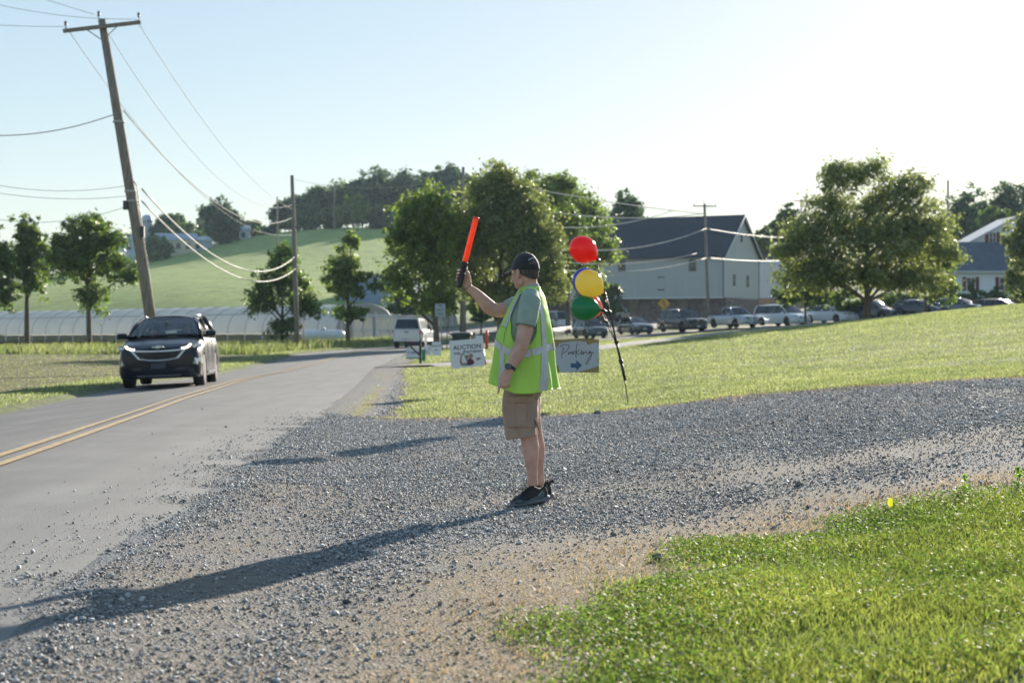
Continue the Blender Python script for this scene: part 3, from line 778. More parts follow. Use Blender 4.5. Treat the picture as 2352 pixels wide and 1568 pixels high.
T('leafy shrub under the left side of the big shade tree', 1890, 668, 716, 100, 146, 'mid', seed=31, dens=.9, cat='shrub', name='shrub', limbs=False)
T('leafy shrub right of the shade tree trunk behind the cars', 2060, 668, 712, 120, 150, 'mid', seed=32, dens=.9, cat='shrub', name='shrub', limbs=False)
T('leafy shrub left of the white house hedge', 2150, 664, 706, 90, 152, 'light', seed=33, dens=.9, cat='shrub', name='shrub', limbs=False)
T('clipped round shrub before the white house wall', 2290, 660, 700, 52, 150, 'dark', seed=24, cat='shrub', name='shrub', limbs=False, dens=1.3)
T('small upright shrub against the white house wall', 2233, 640, 700, 22, 150, 'dark', seed=25, cat='shrub', name='shrub', limbs=False, dens=1.3)
T('low green shrub at the right picture edge', 2352, 655, 705, 90, 140, 'olive', seed=26, cat='shrub', name='shrub', limbs=False, dens=1.2)
T('dark hedge below the white house windows', 2240, 672, 712, 150, 148, 'dark', seed=27, cat='hedge', name='hedge', limbs=False, dens=1.3, lobes=[(-.6, 0, .5, .4, .2, .5), (-.2, 0, .5, .4, .2, .5), (.2, 0, .5, .4, .2, .5), (.6, 0, .5, .4, .2, .5)])
# hilltop wood, each tree on its own
HT = [(505, 455, 80, 385, 'far'), (392, 488, 70, 420, 'far'), (425, 510, 90, 415, 'dark'), (468, 505, 50, 430, 'far'), (360, 545, 70, 360, 'mid'), (567, 505, 60, 420, 'mid'), (600, 520, 70, 430, 'far'), (655, 455, 60, 405, 'far'),
      (700, 448, 80, 418, 'far'), (735, 432, 80, 412, 'dark'), (780, 418, 100, 425, 'dark'), (832, 412, 90, 418, 'far'), (872, 388, 95, 425, 'far'), (925, 402, 90, 420, 'far'), (960, 415, 80, 415, 'far'), (985, 392, 80, 430, 'far'),
      (1030, 378, 85, 430, 'far'), (1075, 400, 90, 425, 'far'), (1215, 402, 100, 420, 'far'), (1262, 412, 90, 415, 'far'), (1318, 432, 90, 418, 'far'), (690, 490, 70, 402, 'dark'), (755, 480, 70, 402, 'dark'), (880, 470, 80, 402, 'dark'), (930, 480, 70, 402, 'dark')]
for i, (u, vt, w, Y, kd) in enumerate(HT):
    sk = ['leftmost', 'second', 'third', 'fourth', 'fifth', 'sixth', 'seventh', 'eighth', 'ninth', 'tenth', 'eleventh', 'twelfth', 'thirteenth', 'fourteenth', 'fifteenth', 'sixteenth', 'seventeenth', 'eighteenth', 'nineteenth', 'twentieth', 'twenty first'][:21]
    order = sorted(range(len(HT)), key=lambda q: HT[q][0]).index(i)
    names = sk + ['twenty second', 'twenty third', 'twenty fourth', 'rightmost']
    shade = {'far': 'hazy green', 'dark': 'dark', 'mid': 'paler green'}[kd]
    hgt = 'tall' if vt < 430 else 'lower'
    T(f'{hgt} {shade} tree on the hilltop skyline, {names[order]} counting from the left', u, vt, 560, w * 1.3, Y, kd, seed=100 + i, dens=1.0, ls=.42, nleaf=20, group='trees along the hilltop', trunkh=-.5, limbs=False, cs=.16)
T('round pale willow like tree at the edge of the hilltop wood', 811, 452, 520, 92, 398, 'light', seed=140, dens=1.0, ls=.35, nleaf=22, trunkh=.3, limbs=False)
# far tree line left
for i, (u, vt, w, Y) in enumerate([(20, 560, 110, 345), (90, 575, 120, 350), (165, 560, 110, 352), (245, 555, 90, 365), (310, 560, 70, 370), (-60, 570, 120, 340)]):
    T(['hazy distant tree at the far left behind the slim young tree', 'hazy distant tree left of the broad young tree', 'hazy distant tree behind the broad young tree crown', 'hazy distant tree just right of the broad young tree', 'hazy distant tree touching the leaning utility pole', 'hazy distant tree beyond the left picture edge'][i],
      u, vt, 640, w, Y, 'far', seed=160 + i, dens=.6, ls=.4, nleaf=20, group='distant trees at the far left', trunkh=.5, limbs=False, cs=.16)

# ------------------------------------------------------------------ utility poles and wires
wood = mat('pole_wood', (.30, .265, .22), .9, c2=(.17, .15, .125), scale=5, bump=.8, bscale=18, stretch=(6, 6, .35))
galv = mat('galvanised', (.45, .46, .47), .45, metal=.6)
dark_m = mat('dark_fitting', (.045, .045, .05), .5)
cable_l = mat('cable_light', (.50, .49, .46), .6, c2=(.36, .36, .34), scale=1, spec=.25)
cable_d = mat('cable_thin', (.22, .23, .23), .7, spec=.2)
porc = mat('porcelain', (.12, .13, .15), .2)
def pole(label, base, top, r, arm=None, arm_dir=None, extras=None, attach=()):
    base, top = Vector(base), Vector(top)
    t = thing('utility_pole', label, 'utility pole', base, 0)
    d = top - base
    mb = MB(); mb.tube([Vector((0, 0, -.4)), d * .3, d * .7, d], [r * 1.12, r, r * .88, r * .72], 14); mb.build('pole', wood, t)
    if arm:
        ad = Vector(arm_dir).normalized(); c = d * (1 - .25 / d.length * 1.0) + Vector((0, -.14, 0))
        mb = MB(); rot = ad.to_track_quat('X', 'Z').to_matrix(); mb.box(c, (arm, .09, .115), rot); mb.build('crossarm', wood, t)
        for s_ in (-1, 1):
            mb = MB(); mb.tube([c + ad * s_ * arm * .22, c - Vector((0, 0, .42)) + Vector((0, .03, 0))], .016, 6); mb.build('brace', galv, t)
        for q in (-.47, 0, .47):
            if q == 0: p = d + Vector((0.03, -.05, .02)) - ad * .12
            else: p = c + ad * arm * q + Vector((0, 0, .06))
            mb = MB(); mb.lathe([(.012, 0), (.012, .10), (.035, .11), (.05, .14), (.03, .16), (.055, .19), (.03, .24), (.012, .25)], 12, c=p); mb.build('insulator', porc, t)
    for z, wd in attach:
        k = z / d.z
        mb = MB(); p = d * k; mb.lathe([(r * 1.05, -.035), (r * 1.12, -.03), (r * 1.12, .03), (r * 1.05, .035)], 14, c=p); mb.build('cable_wrap', cable_l, t)
    return t, base, d
# leaning pole
pA = at(235, 46, 52); bA = Vector((pA.x + (at(355, 770, 52).x - pA.x) * (pA.z - 0) / (pA.z - at(355, 770, 52).z), 52, 0)); bA.z = gz(bA.x, 52)
tA, bA, dA = pole('tall weathered utility pole leaning left behind the black SUV', bA, pA, .17, 2.45, (1, 0, .115), attach=[(7.9 * 1.0, 0), (5.72, 0), (5.42, 0)])
mb = MB(); mb.box((0, 0, 0), (.14, .14, .28)); mb.build('junction_box', dark_m, tA).location = dA * .475 + Vector((-.2, -.1, 0))
mb = MB(); mb.box((0, 0, 0), (.11, .14, .34)); mb.build('junction_box', dark_m, tA).location = dA * .40 + Vector((.2, -.12, 0))
mb = MB(); mb.tube([dA * .545 + Vector((.16, -.12, 0)), dA * .53 + Vector((.26, -.12, 0)), dA * .40 + Vector((.2, -.14, 0)), dA * .2 + Vector((.17, -.14, 0)), Vector((.17, -.16, .1))], .022, 8); mb.build('conduit', mat('conduit', (.62, .50, .36), .5), tA)
# straight pole by the road
pB = at(671, 403, 104); bB = Vector((at(683, 805, 104).x, 104, 0)); bB.z = gz(bB.x, 104)
tB, bB, dB = pole('bare topped utility pole beside the road near the greenhouse', bB, pB, .155)
mb = MB(); mb.tube([(.42, -.25, 0), (.40, -.25, 1.9)], .035, 8); mb.build('marker_stake', mat('stake_orange', (.75, .25, .05), .5), tB)
pD = at(1064, 384, 127); bD = Vector((at(1066, 780, 127).x, 127, 0)); bD.z = gz(bD.x, 127)
tD, bD, dD = pole('utility pole rising through the central trees behind the bin', bD, pD, .16)
pC = at(1618, 468, 165); bC = Vector((at(1628, 730, 165).x, 165, 0)); bC.z = gz(bC.x, 165)
tC, bC, dC = pole('utility pole with crossarm standing before the barn', bC, pC, .17, 2.4, (1, .2, 0))
pE = at(1840, 458, 235); bE = Vector((pE.x, 235, gz(pE.x, 235)))
tE, bE, dE = pole('distant utility pole with crossarm left of the big shade tree', bE, pE, .17, 2.4, (1, .2, 0))
pF = at(2177, 414, 215); bF = Vector((pF.x, 215, gz(pF.x, 215)))
pole('distant bare utility pole above the trees by the white house', bF, pF, .17)
pG = at(768, 425, 396); bG = Vector((pG.x, 396, gz(pG.x, 396)))
pole('far utility pole at the foot of the hilltop wood', bG, pG, .2)
pH = at(637, 452, 250); bH = Vector((pH.x, 250, gz(pH.x, 250)))
pole('far thin utility pole just left of the roadside pole', bH, pH, .14)

def wire(label, a, b, sag, r, m, name='power_line', beads=0, group=None):
    a, b = Vector(a), Vector(b); pts = []
    for i in range(33):
        t = i / 32; p = a.lerp(b, t); p.z -= 4 * sag * t * (1 - t); pts.append(p)
    mb = MB(); mb.tube([p - a for p in pts], r, 6)
    o = mb.build(name, m); o.location = a
    return tag(o, label, 'cable', group or 'overhead cables')
A = lambda z, dx=0, dy=-.1: bA + dA * (z / dA.z) + Vector((dx, dy, 0))
aL, aR, aM = at(152, 62, 52), at(313, 45, 52), at(224, 36, 52)
wire('thin power line from the right crossarm tip down to the roadside pole', aR, at(672, 480, 104), 1.0, .010, cable_d)
wire('thin power line from the middle insulator down to the roadside pole', aM, at(672, 470, 104), 2.1, .010, cable_d)
wire('thin power line from the left crossarm tip passing behind the leaning pole', aL, at(673, 538, 104), 2.0, .010, cable_d)
wire('upper cable from the mid collar of the leaning pole to the roadside pole', at(284, 254, 52), at(671, 500, 104), 1.55, .017, cable_d)
wire('second lowest thick pale cable sagging toward the roadside pole', at(326, 434, 52), at(677, 590, 104), 1.65, .024, cable_l)
wire('lowest thick pale cable sagging toward the roadside pole', at(326, 462, 52), at(679, 617, 104), 1.55, .024, cable_l)
wire('power line leaving the left crossarm tip to the left', aL, at(-350, 20, 50), .15, .008, cable_l)
wire('power line leaving the pole top steeply to the left', aM, at(-210, -120, 47), .1, .008, cable_l)
wire('power line leaving the right crossarm tip to the left', aR, at(-380, -120, 47), .55, .008, cable_l)
wire('single slack cable left of the collar on the leaning pole', at(276, 258, 52), at(-350, 235, 48), .85, .016, cable_l)
wire('upper of three low cables running left from the leaning pole', at(300, 425, 52), at(-350, 305, 48), .75, .008, cable_l)
wire('middle of three low cables running left from the leaning pole', at(304, 449, 52), at(-350, 340, 48), .6, .008, cable_l)
wire('lowest of three low cables running left from the leaning pole', at(308, 468, 52), at(-350, 360, 48), 1.15, .008, cable_l)
# middle to right spans
wire('highest pale cable from the central trees to the barn pole', at(1066, 405, 127), at(1620, 492, 165), .25, .04, cable_l)
wire('second pale cable crossing above the barn roof left end', at(1066, 450, 127), at(1620, 490, 165), 1.0, .04, cable_l)
wire('third pale cable rising along the barn roof ridge', at(1066, 490, 127), at(1560, 478, 165), 1.5, .035, cable_l)
wire('pale cable crossing the barn roof up to the barn pole', at(1066, 520, 127), at(1622, 525, 163), 2.0, .05, cable_l)
wire('thin pale cable just above the barn eave', at(1066, 560, 127), at(1600, 582, 163), 1.3, .03, cable_l)
wire('brightest thick cable sagging across the barn wall', at(1066, 575, 127), at(1622, 593, 163), 1.55, .06, cable_l)
wire('cable from the barn pole across the gable to the right', at(1622, 525, 163), at(1845, 545, 233), .35, .05, cable_l)
wire('bright cable from the barn pole to the right below the gable', at(1624, 592, 163), at(1850, 594, 233), .35, .06, cable_l)
wire('faint power line crossing behind the right trees', at(1840, 460, 233), at(2400, 395, 215), 2.0, .02, cable_d)
wire('thin line from the roadside pole top toward the central trees', at(672, 412, 104), at(1064, 400, 127), .8, .010, cable_d)

# ------------------------------------------------------------------ greenhouses, tank, shed
poly_m = mat('greenhouse_film', (.88, .88, .85), .3, c2=(.80, .80, .78), scale=.5, trans=(1, 1, .97), tw=.5, spec=.6)
frame_m = mat('white_frame', (.72, .72, .69), .5)
panel_m = mat('clear_panel', (.55, .56, .52), .35, c2=(.45, .46, .43), scale=2, stretch=(8, 8, .4), trans=(.9, .9, .9), tw=.4)
def hoop_house(label, p0, p1, width, height, wall=1.0, bays=20, gable=True, name='greenhouse'):
    """p0 far end, p1 near end (plan x,y,z) at the ridge line"""
    p0, p1 = Vector(p0), Vector(p1); L = (p1 - p0); n = Vector((L.y, -L.x, 0)).normalized()      # n points to the viewer's side
    t = thing(name, label, 'greenhouse', p1)
    def prof(a): # a 0..1 from viewer side eave over the ridge
        th = PI * a; return n * math.cos(th) * width / 2 + Vector((0, 0, wall + math.sin(th) ** .85 * (height - wall)))
    K = 18
    rings = []
    N = bays * 3
    for i in range(N + 1):
        base = (p0 - p1) * (1 - i / N); k = .012 * math.sin(i / 3 * PI * 2)
        rings.append([base + prof(j / K) * (1 - .02 * (1 - abs(math.cos(i / 3 * PI)))) for j in range(K + 1)])
    mb = MB(); mb.loft(rings, caps=False, closed=False); film = mb.build('film_cover', poly_m, t)
    mb = MB()
    for i in range(bays + 1):
        base = (p0 - p1) * (1 - i / bays); mb.tube([base + prof(j / K) * 1.003 for j in range(K + 1)], .04, 5)
        for s_ in (-1, 1): mb.tube([base + n * s_ * width / 2 - Vector((0, 0, .3)), base + n * s_ * width / 2 + Vector((0, 0, wall))], .05, 6)
    for a in (.001, .22): mb.tube([(p0 - p1) + prof(a) * 1.004, prof(a) * 1.004], .04, 5)
    mb.build('hoops', galv, t)
    mb = MB(); nn = (p0 - p1); mb.tube([nn * .99 + Vector((0, 0, .3)), nn * .01 + Vector((0, 0, .3))], [(.75, width * .45), (.75, width * .45)], 4, smooth=False, up=(0, 0, 1)); mb.build('gap_shade_block', mat('gap_shade_dark', (.03, .045, .02), .95, scale=2, bump=1), t)  # added dark block, stands in for the shade in the open gap below the film
    return t, n, prof
gA, gB = at(-60, 790, 214), at(842, 790, 168)
gA.z = -.1; gB.z = .15
gh, gn, gp = hoop_house('long translucent hoop greenhouse running behind the black SUV', gA, gB, 8.5, 4.05, 1.1, 26)
def end_wall(t, n, width, height, wall, L):
    ax = n; K = 14; poly = [(-width / 2, 0)] + [(math.cos(PI * (1 - j / K)) * width / 2, wall + math.sin(PI * j / K) ** .85 * (height - wall)) for j in range(K + 1)] + [(width / 2, 0)]
    Mx = Matrix.Identity(4); d = Vector((-n.y, n.x, 0))
    for i, c in enumerate((ax, d, Vector((0, 0, 1)))):
        for r_ in range(3): Mx[r_][i] = c[r_]
    mb = MB(); mb.prism(poly, .06, Mx); mb.build('end_wall', panel_m, t)
    o = d * (.06 if d.x > 0 else -.06)
    mb = MB()
    for x_ in (-width * .42, -width * .15, width * .15, width * .42): mb.box(ax * x_ + Vector((0, 0, height * .4)) + o, (.12, .12, height * .8), Matrix.Identity(3))
    mb.build('end_frame', frame_m, t)
    mb = MB(); mb.box(o * 1.6 + Vector((0, 0, 1.05)), (.10, 1.0, 2.1)); dr = mb.build('door', frame_m, t)
    mb = MB(); mb.box(o * 1.6 + Vector((0, 0, 2.9)), (.10, .8, 1.2)); mb.build('vent', frame_m, t)
end_wall(gh, gn, 8.5, 4.05, 1.1, 40)
g2a, g2b = Vector((at(905, 780, 215).x, 215, 1.0)), Vector((at(975, 780, 196).x, 196, 1.2))
gh2, n2, _ = hoop_house('smaller white hoop greenhouse behind the pickup truck', g2a, g2b, 8, 3.9, 1.0, 8)
end_wall(gh2, n2, 8, 3.9, 1.0, 20)
# porch of panels in front of the greenhouse end
pp = at(868, 790, 160); pz = gz(pp.x, 160)
t = thing('greenhouse_porch', 'white framed panel porch at the end of the long greenhouse', 'porch', (pp.x, 160, pz))
for dx in (-2.0, -1.0, .55, 1.5):
    mb = MB(); mb.box((dx, 0, 1.15), (.82, .06, 2.3)); p_ = mb.build('panel', panel_m, t)
    mb = MB(); mb.box((dx, -.05, 2.3), (.92, .1, .12)); mb.box((dx, -.05, 1.05), (.86, .08, .22)); mb.box((dx - .41, -.05, 1.15), (.08, .08, 2.3)); mb.box((dx + .41, -.05, 1.15), (.08, .08, 2.3)); mb.build('panel_frame', frame_m, p_)
mb = MB(); mb.box((-.2, .3, 2.52), (4.6, .9, .16)); mb.build('canopy', frame_m, t)
mb = MB(); mb.box((-.1, -.02, 1.2), (.30, .06, 2.4)); mb.build('post', frame_m, t)
# gas tank
tk = at(742, 781, 150); tz = gz(tk.x, 150)
t = thing('gas_tank', 'white horizontal propane tank lying behind the roadside pole', 'gas tank', (tk.x, 150, tz), R(4))
mb = MB(); mb.lathe([(.02, -1.98), (.22, -1.95), (.40, -1.82), (.5, -1.6), (.5, 1.6), (.40, 1.82), (.22, 1.95), (.02, 1.98)], 24, 'x', (0, 0, .85)); mb.build('vessel', mat('tank_white', (.72, .74, .74), .35, c2=(.62, .65, .66), scale=1), t)
mb = MB(); mb.lathe([(.2, 0), (.2, .16), (.15, .22), (.01, .24)], 14, 'z', (0, 0, 1.33)); mb.build('dome', mat('tank_white', (1, 1, 1)), t)
for s_ in (-1, 1):
    mb = MB(); mb.box((s_ * 1.1, 0, .2), (.22, .9, .45)); mb.build('saddle', mat('concrete', (.38, .37, .34), .9), t)
# blue shed behind
bl = at(872, 700, 245)
t = thing('storage_shed', 'blue grey metal shed behind the thin layered tree', 'shed', (bl.x, 245, 4.0), R(-12))
mb = MB(); mb.box((0, 0, .3), (9.5, 12, 9.0)); mb.build('wall', mat('shed_blue', (.20, .28, .42), .6, c2=(.17, .245, .375), scale=3, stretch=(14, 14, .2)), t)
mb = MB(); mb.prism([(-5, 0), (5, 0), (0, 1.0)], 12.4, Matrix.Translation((0, 0, 4.82))); mb.build('roof', mat('shed_roof', (.30, .37, .48), .5), t)

# ------------------------------------------------------------------ barn
slate = mat('slate_roof', (.036, .046, .068), .85, c2=(.027, .035, .053), scale=3, bump=.3, bscale=14)
siding = mat('barn_siding', (.46, .48, .47), .8, c2=(.40, .425, .42), scale=1.2, stretch=(10, 10, .15), bump=.15)
stonew = mat('barn_stone', (.22, .165, .15), .9, c2=(.12, .10, .10), scale=2.2, bump=.7, bscale=6)
dkwin = mat('dark_pane', (.02, .024, .03), .15)
trim_w = mat('trim_white', (.70, .71, .70), .6)
def barn():
    BL, BW, SH, ST, EV, PK = 32.0, 12.5, 2.4, 2.4, 7.55, 12.4     # length, gable width, stone height, -, eave, peak
    org = at(1661, 727, 197); org.z = 3.1
    t = thing('barn', 'large grey bank barn with dark slate roof and stone base behind the cars', 'barn', org, R(-28))
    # local: -X along the front wall (away to the left), +Y depth of the gable
    def wall(name, x0, x1, y0, y1, z0, z1, m): 
        mb = MB(); mb.box(((x0 + x1) / 2, (y0 + y1) / 2, (z0 + z1) / 2), (x1 - x0, y1 - y0, z1 - z0)); return mb.build(name, m, t)
    fore = .0
    wall('stone_base', -BL + .3, -.02, 1.0, BW - .02, -2.0, ST + .02, stonew)
    # upper walls with gable as one prism along X
    prof = [(0, ST), (BW, ST), (BW, EV), (BW / 2, PK), (0, EV)]
    vs = [(-BL, y, z) for y, z in prof] + [(0, y, z) for y, z in prof]; n = 5
    mb = MB(); mb.add(vs, [tuple(reversed(range(n))), tuple(range(n, 2 * n))] + [(i, (i + 1) % n, (i + 1) % n + n, i + n) for i in range(n)]); w = mb.build('wall', siding, t)
    for sgn in (-1, 1):
        a = Vector((0, BW / 2, PK)); e = Vector((0, BW / 2 + sgn * (BW / 2 + .45), EV - .42)); up = Vector((0, 0, .16))
        p = [a + up * .3, e + up * .3, e + up * 1.4, a + up * 1.4]
        mb = MB(); mb.add([(q.x - BL - .4, q.y, q.z) for q in p] + [(q.x + .45, q.y, q.z) for q in p], [(0, 1, 2, 3), (7, 6, 5, 4), (0, 4, 5, 1), (1, 5, 6, 2), (2, 6, 7, 3), (3, 7, 4, 0)]); mb.build('roof', slate, t)
    mb = MB()
    for sgn in (-1, 1):
        mb.tube([(.5, BW / 2, PK + .02), (.5, BW / 2 + sgn * (BW / 2 + .45), EV - .40)], .09, 4)
    mb.build('rake_trim', trim_w, t)
    mb = MB(); mb.box((.02, BW + .02, (EV + ST) / 2), (.14, .14, EV - ST)); mb.box((.02, -.02, (EV + ST) / 2), (.14, .14, EV - ST)); mb.build('corner_trim', mat('trim_dark', (.16, .20, .25), .7), t)
    def win(x, y, z, w_, h_, side):
        if side == 'front': c, s1, s2 = (x, -.02, z), (w_ + .16, .06, h_ + .16), (w_, .10, h_)
        else: c, s1, s2 = (.02, y, z), (.06, w_ + .16, h_ + .16), (.10, w_, h_)
        mb = MB(); mb.box(c, s1); f = mb.build('window', mat('win_trim', (.30, .31, .30), .7), t)
        mb = MB(); mb.box(c, s2); mb.build('pane', dkwin, f)
        mb = MB()
        if side == 'front': mb.box((x, -.08, z), (w_, .03, .05))
        else: mb.box((.08, y, z), (.03, w_, .05))
        mb.build('bar', mat('win_trim', (1, 1, 1)), f)
    for x in (-3.9, -13.2, -22.0): win(x, 0, 6.3, .85, 1.35, 'front')
    win(0, 3.7, 4.55, .8, 1.3, 'gable'); win(0, 8.4, 4.55, .8, 1.3, 'gable'); win(0, 6.2, 9.8, .6, 1.0, 'gable')
    for x in (-8, -17, -25):
        for z in (4.9, 3.4):
            mb = MB(); mb.box((x, -.03, z), (.9, .06, .12)); mb.build('louvre', dkwin, t)
    # openings in the stone base
    for x, w_, h_ in ((-2.5, 1.0, 1.1), (-5.4, 1.3, 2.0), (-9, 1.1, 1.0), (-12, 1.2, 2.0), (-15.5, 1.1, 1.0), (-19, 2.4, 2.0), (-23, 1.2, 1.0)):
        mb = MB(); mb.box((x, .98, ST - h_ / 2 - .25), (w_, .10, h_)); mb.build('doorway' if h_ > 1.5 else 'opening', dkwin, t)
    mb = MB(); mb.box((.0, 2.7, ST - .9), (.10, 1.1, .9)); mb.build('opening', dkwin, t)
    mb = MB(); mb.box((-BL / 2, -.05, ST + .0), (BL, .12, .16)); mb.build('sill_beam', trim_w, t)
barn()
s_ = at(1800, 735, 225); s_.z = 3.4
t = thing('annex', 'low white and brick annex peeking out at the right of the barn', 'annex', s_, R(-28))
mb = MB(); mb.box((0, 0, .6), (5.5, 5, 4)); mb.build('brick_base', mat('annex_brick', (.33, .22, .18), .9, c2=(.24, .16, .13), scale=3), t)
mb = MB(); mb.box((0, 0, 5.2), (5.6, 5.1, 5.2)); mb.build('wall', mat('annex_white', (.52, .56, .62), .7), t)
mb = MB(); mb.prism([(-3.2, 0), (3.2, 0), (0, 1.6)], 5.6, Matrix.Translation((0, 0, 7.82))); mb.build('roof', slate, t)

# ------------------------------------------------------------------ white house on the right
wsid = mat('house_siding', (.78, .80, .83), .7, c2=(.72, .74, .77), scale=1, stretch=(.1, .1, 14))
shut = mat('shutter_red', (.16, .03, .03), .6)
def house():
    o = at(2192, 697, 165); o.z = gz(o.x, 165) - .1
    t = thing('house', 'white sided house with slate roof and red shutters at the right', 'house', o, R(3))
    mb = MB(); mb.box((6, 4, 1.6), (12, 8, 3.4)); mb.build('wall', wsid, t)
    mb = MB(); mb.box((6, 4, -.35), (12.06, 8.06, .6)); mb.build('foundation', mat('house_brick', (.26, .10, .08), .9), t)
    # low front roof: steep slope back
    mb = MB(); vs = [(-.6, -.4, 3.25), (12.6, -.4, 3.25), (12.6, 4.0, 6.35), (1.6, 4.0, 6.35), (-.6, 4.4, 3.25)]
    vs2 = [(x, y, z + .16) for x, y, z in vs]
    mb.add(vs + vs2, [(3, 2, 1, 0), (5, 6, 7, 8), (0, 1, 6, 5), (1, 2, 7, 6), (0, 3, 4), (5, 9, 8), (0, 5, 9, 4), (4, 9, 8, 3), (2, 3, 8, 7)]); mb.build('roof', mat('house_slate', (.10, .12, .155), .8, c2=(.08, .10, .13), scale=2), t)
    mb = MB(); mb.prism([(-2.4, 4.4), (6.2, 8.9), (12.5, 5.6), (12.5, 3.2), (-2.0, 3.2)], 5.0, Matrix.Translation((1.6, 7.0, 0))); mb.build('upper_wall', wsid, t)
    for a, b in (((-2.9, 4.1), (6.2, 8.95)), ((6.2, 8.95), (13.2, 5.2))):
        d = Vector((b[0] - a[0], 0, b[1] - a[1])); L_ = d.length; ang = math.atan2(d.z, d.x)
        mb = MB(); mb.box(((a[0] + b[0]) / 2 + 1.6, 7.0, (a[1] + b[1]) / 2 + .12), (L_ + .1, 5.8, .2), Matrix.Rotation(-ang, 3, 'Y')); mb.build('upper_roof', mat('roof_edge_light', (.5, .53, .58), .7), t)
    def win(x, y, z, w_, h_):
        mb = MB(); mb.box((x, y, z), (w_ + .18, .08, h_ + .18)); f = mb.build('window', trim_w, t)
        mb = MB(); mb.box((x, y - .03, z), (w_, .08, h_)); mb.build('pane', dkwin, f)
        mb = MB(); mb.box((x, y - .08, z), (w_, .03, .05)); mb.box((x, y - .08, z), (.05, .03, h_)); mb.build('muntin', trim_w, f)
        for s_ in (-1, 1):
            mb = MB(); mb.box((x + s_ * (w_ / 2 + .3), y - .02, z), (.32, .08, h_ + .2)); mb.build('shutter', shut, t)
    win(1.65, -.02, 2.1, .75, 1.2); win(5.0, -.02, 2.1, .75, 1.2); win(8.6, -.02, 2.1, .75, 1.2)
    win(5.4, 4.45, 7.0, .6, .9)
    mb = MB(); mb.box((6, -.45, 3.3), (13.2, .12, .14)); mb.build('gutter', trim_w, t)
house()

# ------------------------------------------------------------------ far houses and silo on the hill
def far_house(label, u, v, Y, w, h, rh, m_w, m_r, rot=0, d=7):
    o = at(u, v, Y); t = thing('farmhouse', label, 'house', o, R(rot))
    mb = MB(); mb.box((0, 0, h / 2 - .8), (w, d, h + 1.6)); mb.build('wall', m_w, t)
    mb = MB(); vs = [(-w / 2 - .4, -d / 2 - .4, h), (w / 2 + .4, -d / 2 - .4, h), (w / 2 + .4, d / 2 + .4, h), (-w / 2 - .4, d / 2 + .4, h), (-w / 2 - .4, 0, h + rh), (w / 2 + .4, 0, h + rh)]
    mb.add(vs, [(0, 1, 5, 4), (2, 3, 4, 5), (1, 2, 5), (3, 0, 4), (3, 2, 1, 0)]); mb.build('roof', m_r, t)
    for x in (-w * .28, w * .05, w * .3):
        mb = MB(); mb.box((x, -d / 2 - .02, h * .55), (.9, .1, 1.2)); mb.build('window', dkwin, t)
    return t
cream = mat('cream_wall', (.62, .58, .42), .8); blw = mat('pale_blue_wall', (.50, .58, .68), .8); rf1 = mat('far_roof', (.36, .42, .50), .7); rf2 = mat('far_roof_dark', (.16, .15, .16), .8)
far_house('cream farmhouse with pale roof on the hillside left of centre', 405, 585, 372, 8.5, 3.2, 1.6, cream, rf1, 12)
far_house('small pale blue outbuilding right of the cream farmhouse', 452, 580, 376, 5.0, 2.6, 1.0, blw, mat('pale_roof', (.62, .64, .68), .7), -8)
far_house('bluish house at the hill crest between two dark trees', 545, 556, 398, 5.5, 2.8, 1.2, blw, rf1, 5)
far_house('blue roofed shed half hidden by the broad young tree', 300, 590, 360, 5.0, 3.6, 1.4, blw, rf1, 30)
so = at(338, 560, 420); t = thing('silo', 'round concrete silo with metal dome beside the leaning pole', 'silo', so)
mb = MB(); mb.lathe([(1.5, -4), (1.5, 5.6)], 20); mb.build('shaft', mat('silo_concrete', (.36, .38, .42), .8), t)
mb = MB(); mb.lathe([(1.56, 5.6), (1.5, 6.2), (1.2, 6.9), (.6, 7.3), (.02, 7.4)], 20); mb.build('dome', mat('silo_dome', (.42, .48, .58), .4, metal=.4), t)
wm = at(822, 530, 399); t = thing('marker_post', 'tiny white post at the foot of the hilltop wood', 'post', wm)
mb = MB(); mb.lathe([(.3, -.3), (.28, .5), (.15, .6), (.3, .9), (.36, 1.3), (.1, 1.55), (.2, 1.8), (.02, 2.0)], 10); mb.build('post', trim_w, t)
# ------------------------------------------------------------------ vehicles
rubber = mat('tyre_rubber', (.022, .022, .024), .85, c2=(.03, .029, .028), scale=12)
rimm = mat('rim_alloy', (.50, .50, .52), .28, metal=.9)
blackp = mat('black_plastic', (.022, .023, .026), .5)
chrome = mat('chrome', (.72, .73, .75), .12, metal=1.0)
lensm = mat('lamp_lens', (.55, .57, .60), .08, metal=.35, coat=1.0)
redl = mat('tail_lens', (.42, .02, .02), .15, coat=1.0)
amber = mat('amber_lens', (.75, .30, .05), .2, coat=1.0)
platem = mat('plate_pale', (.55, .60, .66), .5)
intm = mat('interior', (.035, .035, .04), .8)
seatm = mat('seat_cloth', (.10, .10, .10), .9)
glassm = glass_mat('car_glass', (.78, .84, .84))
glassd = glass_mat('car_glass_dark', (.05, .065, .075))
def paint(name, c, metal=.3, rough=.28): return mat('paint_' + name, c, rough, c2=tuple(x * .93 for x in c), scale=.8, metal=metal, coat=1.0)

def interp(x, P):
    xs = [p[0] for p in P]; zs = [p[1] for p in P]
    return float(np.interp(x, xs, zs))

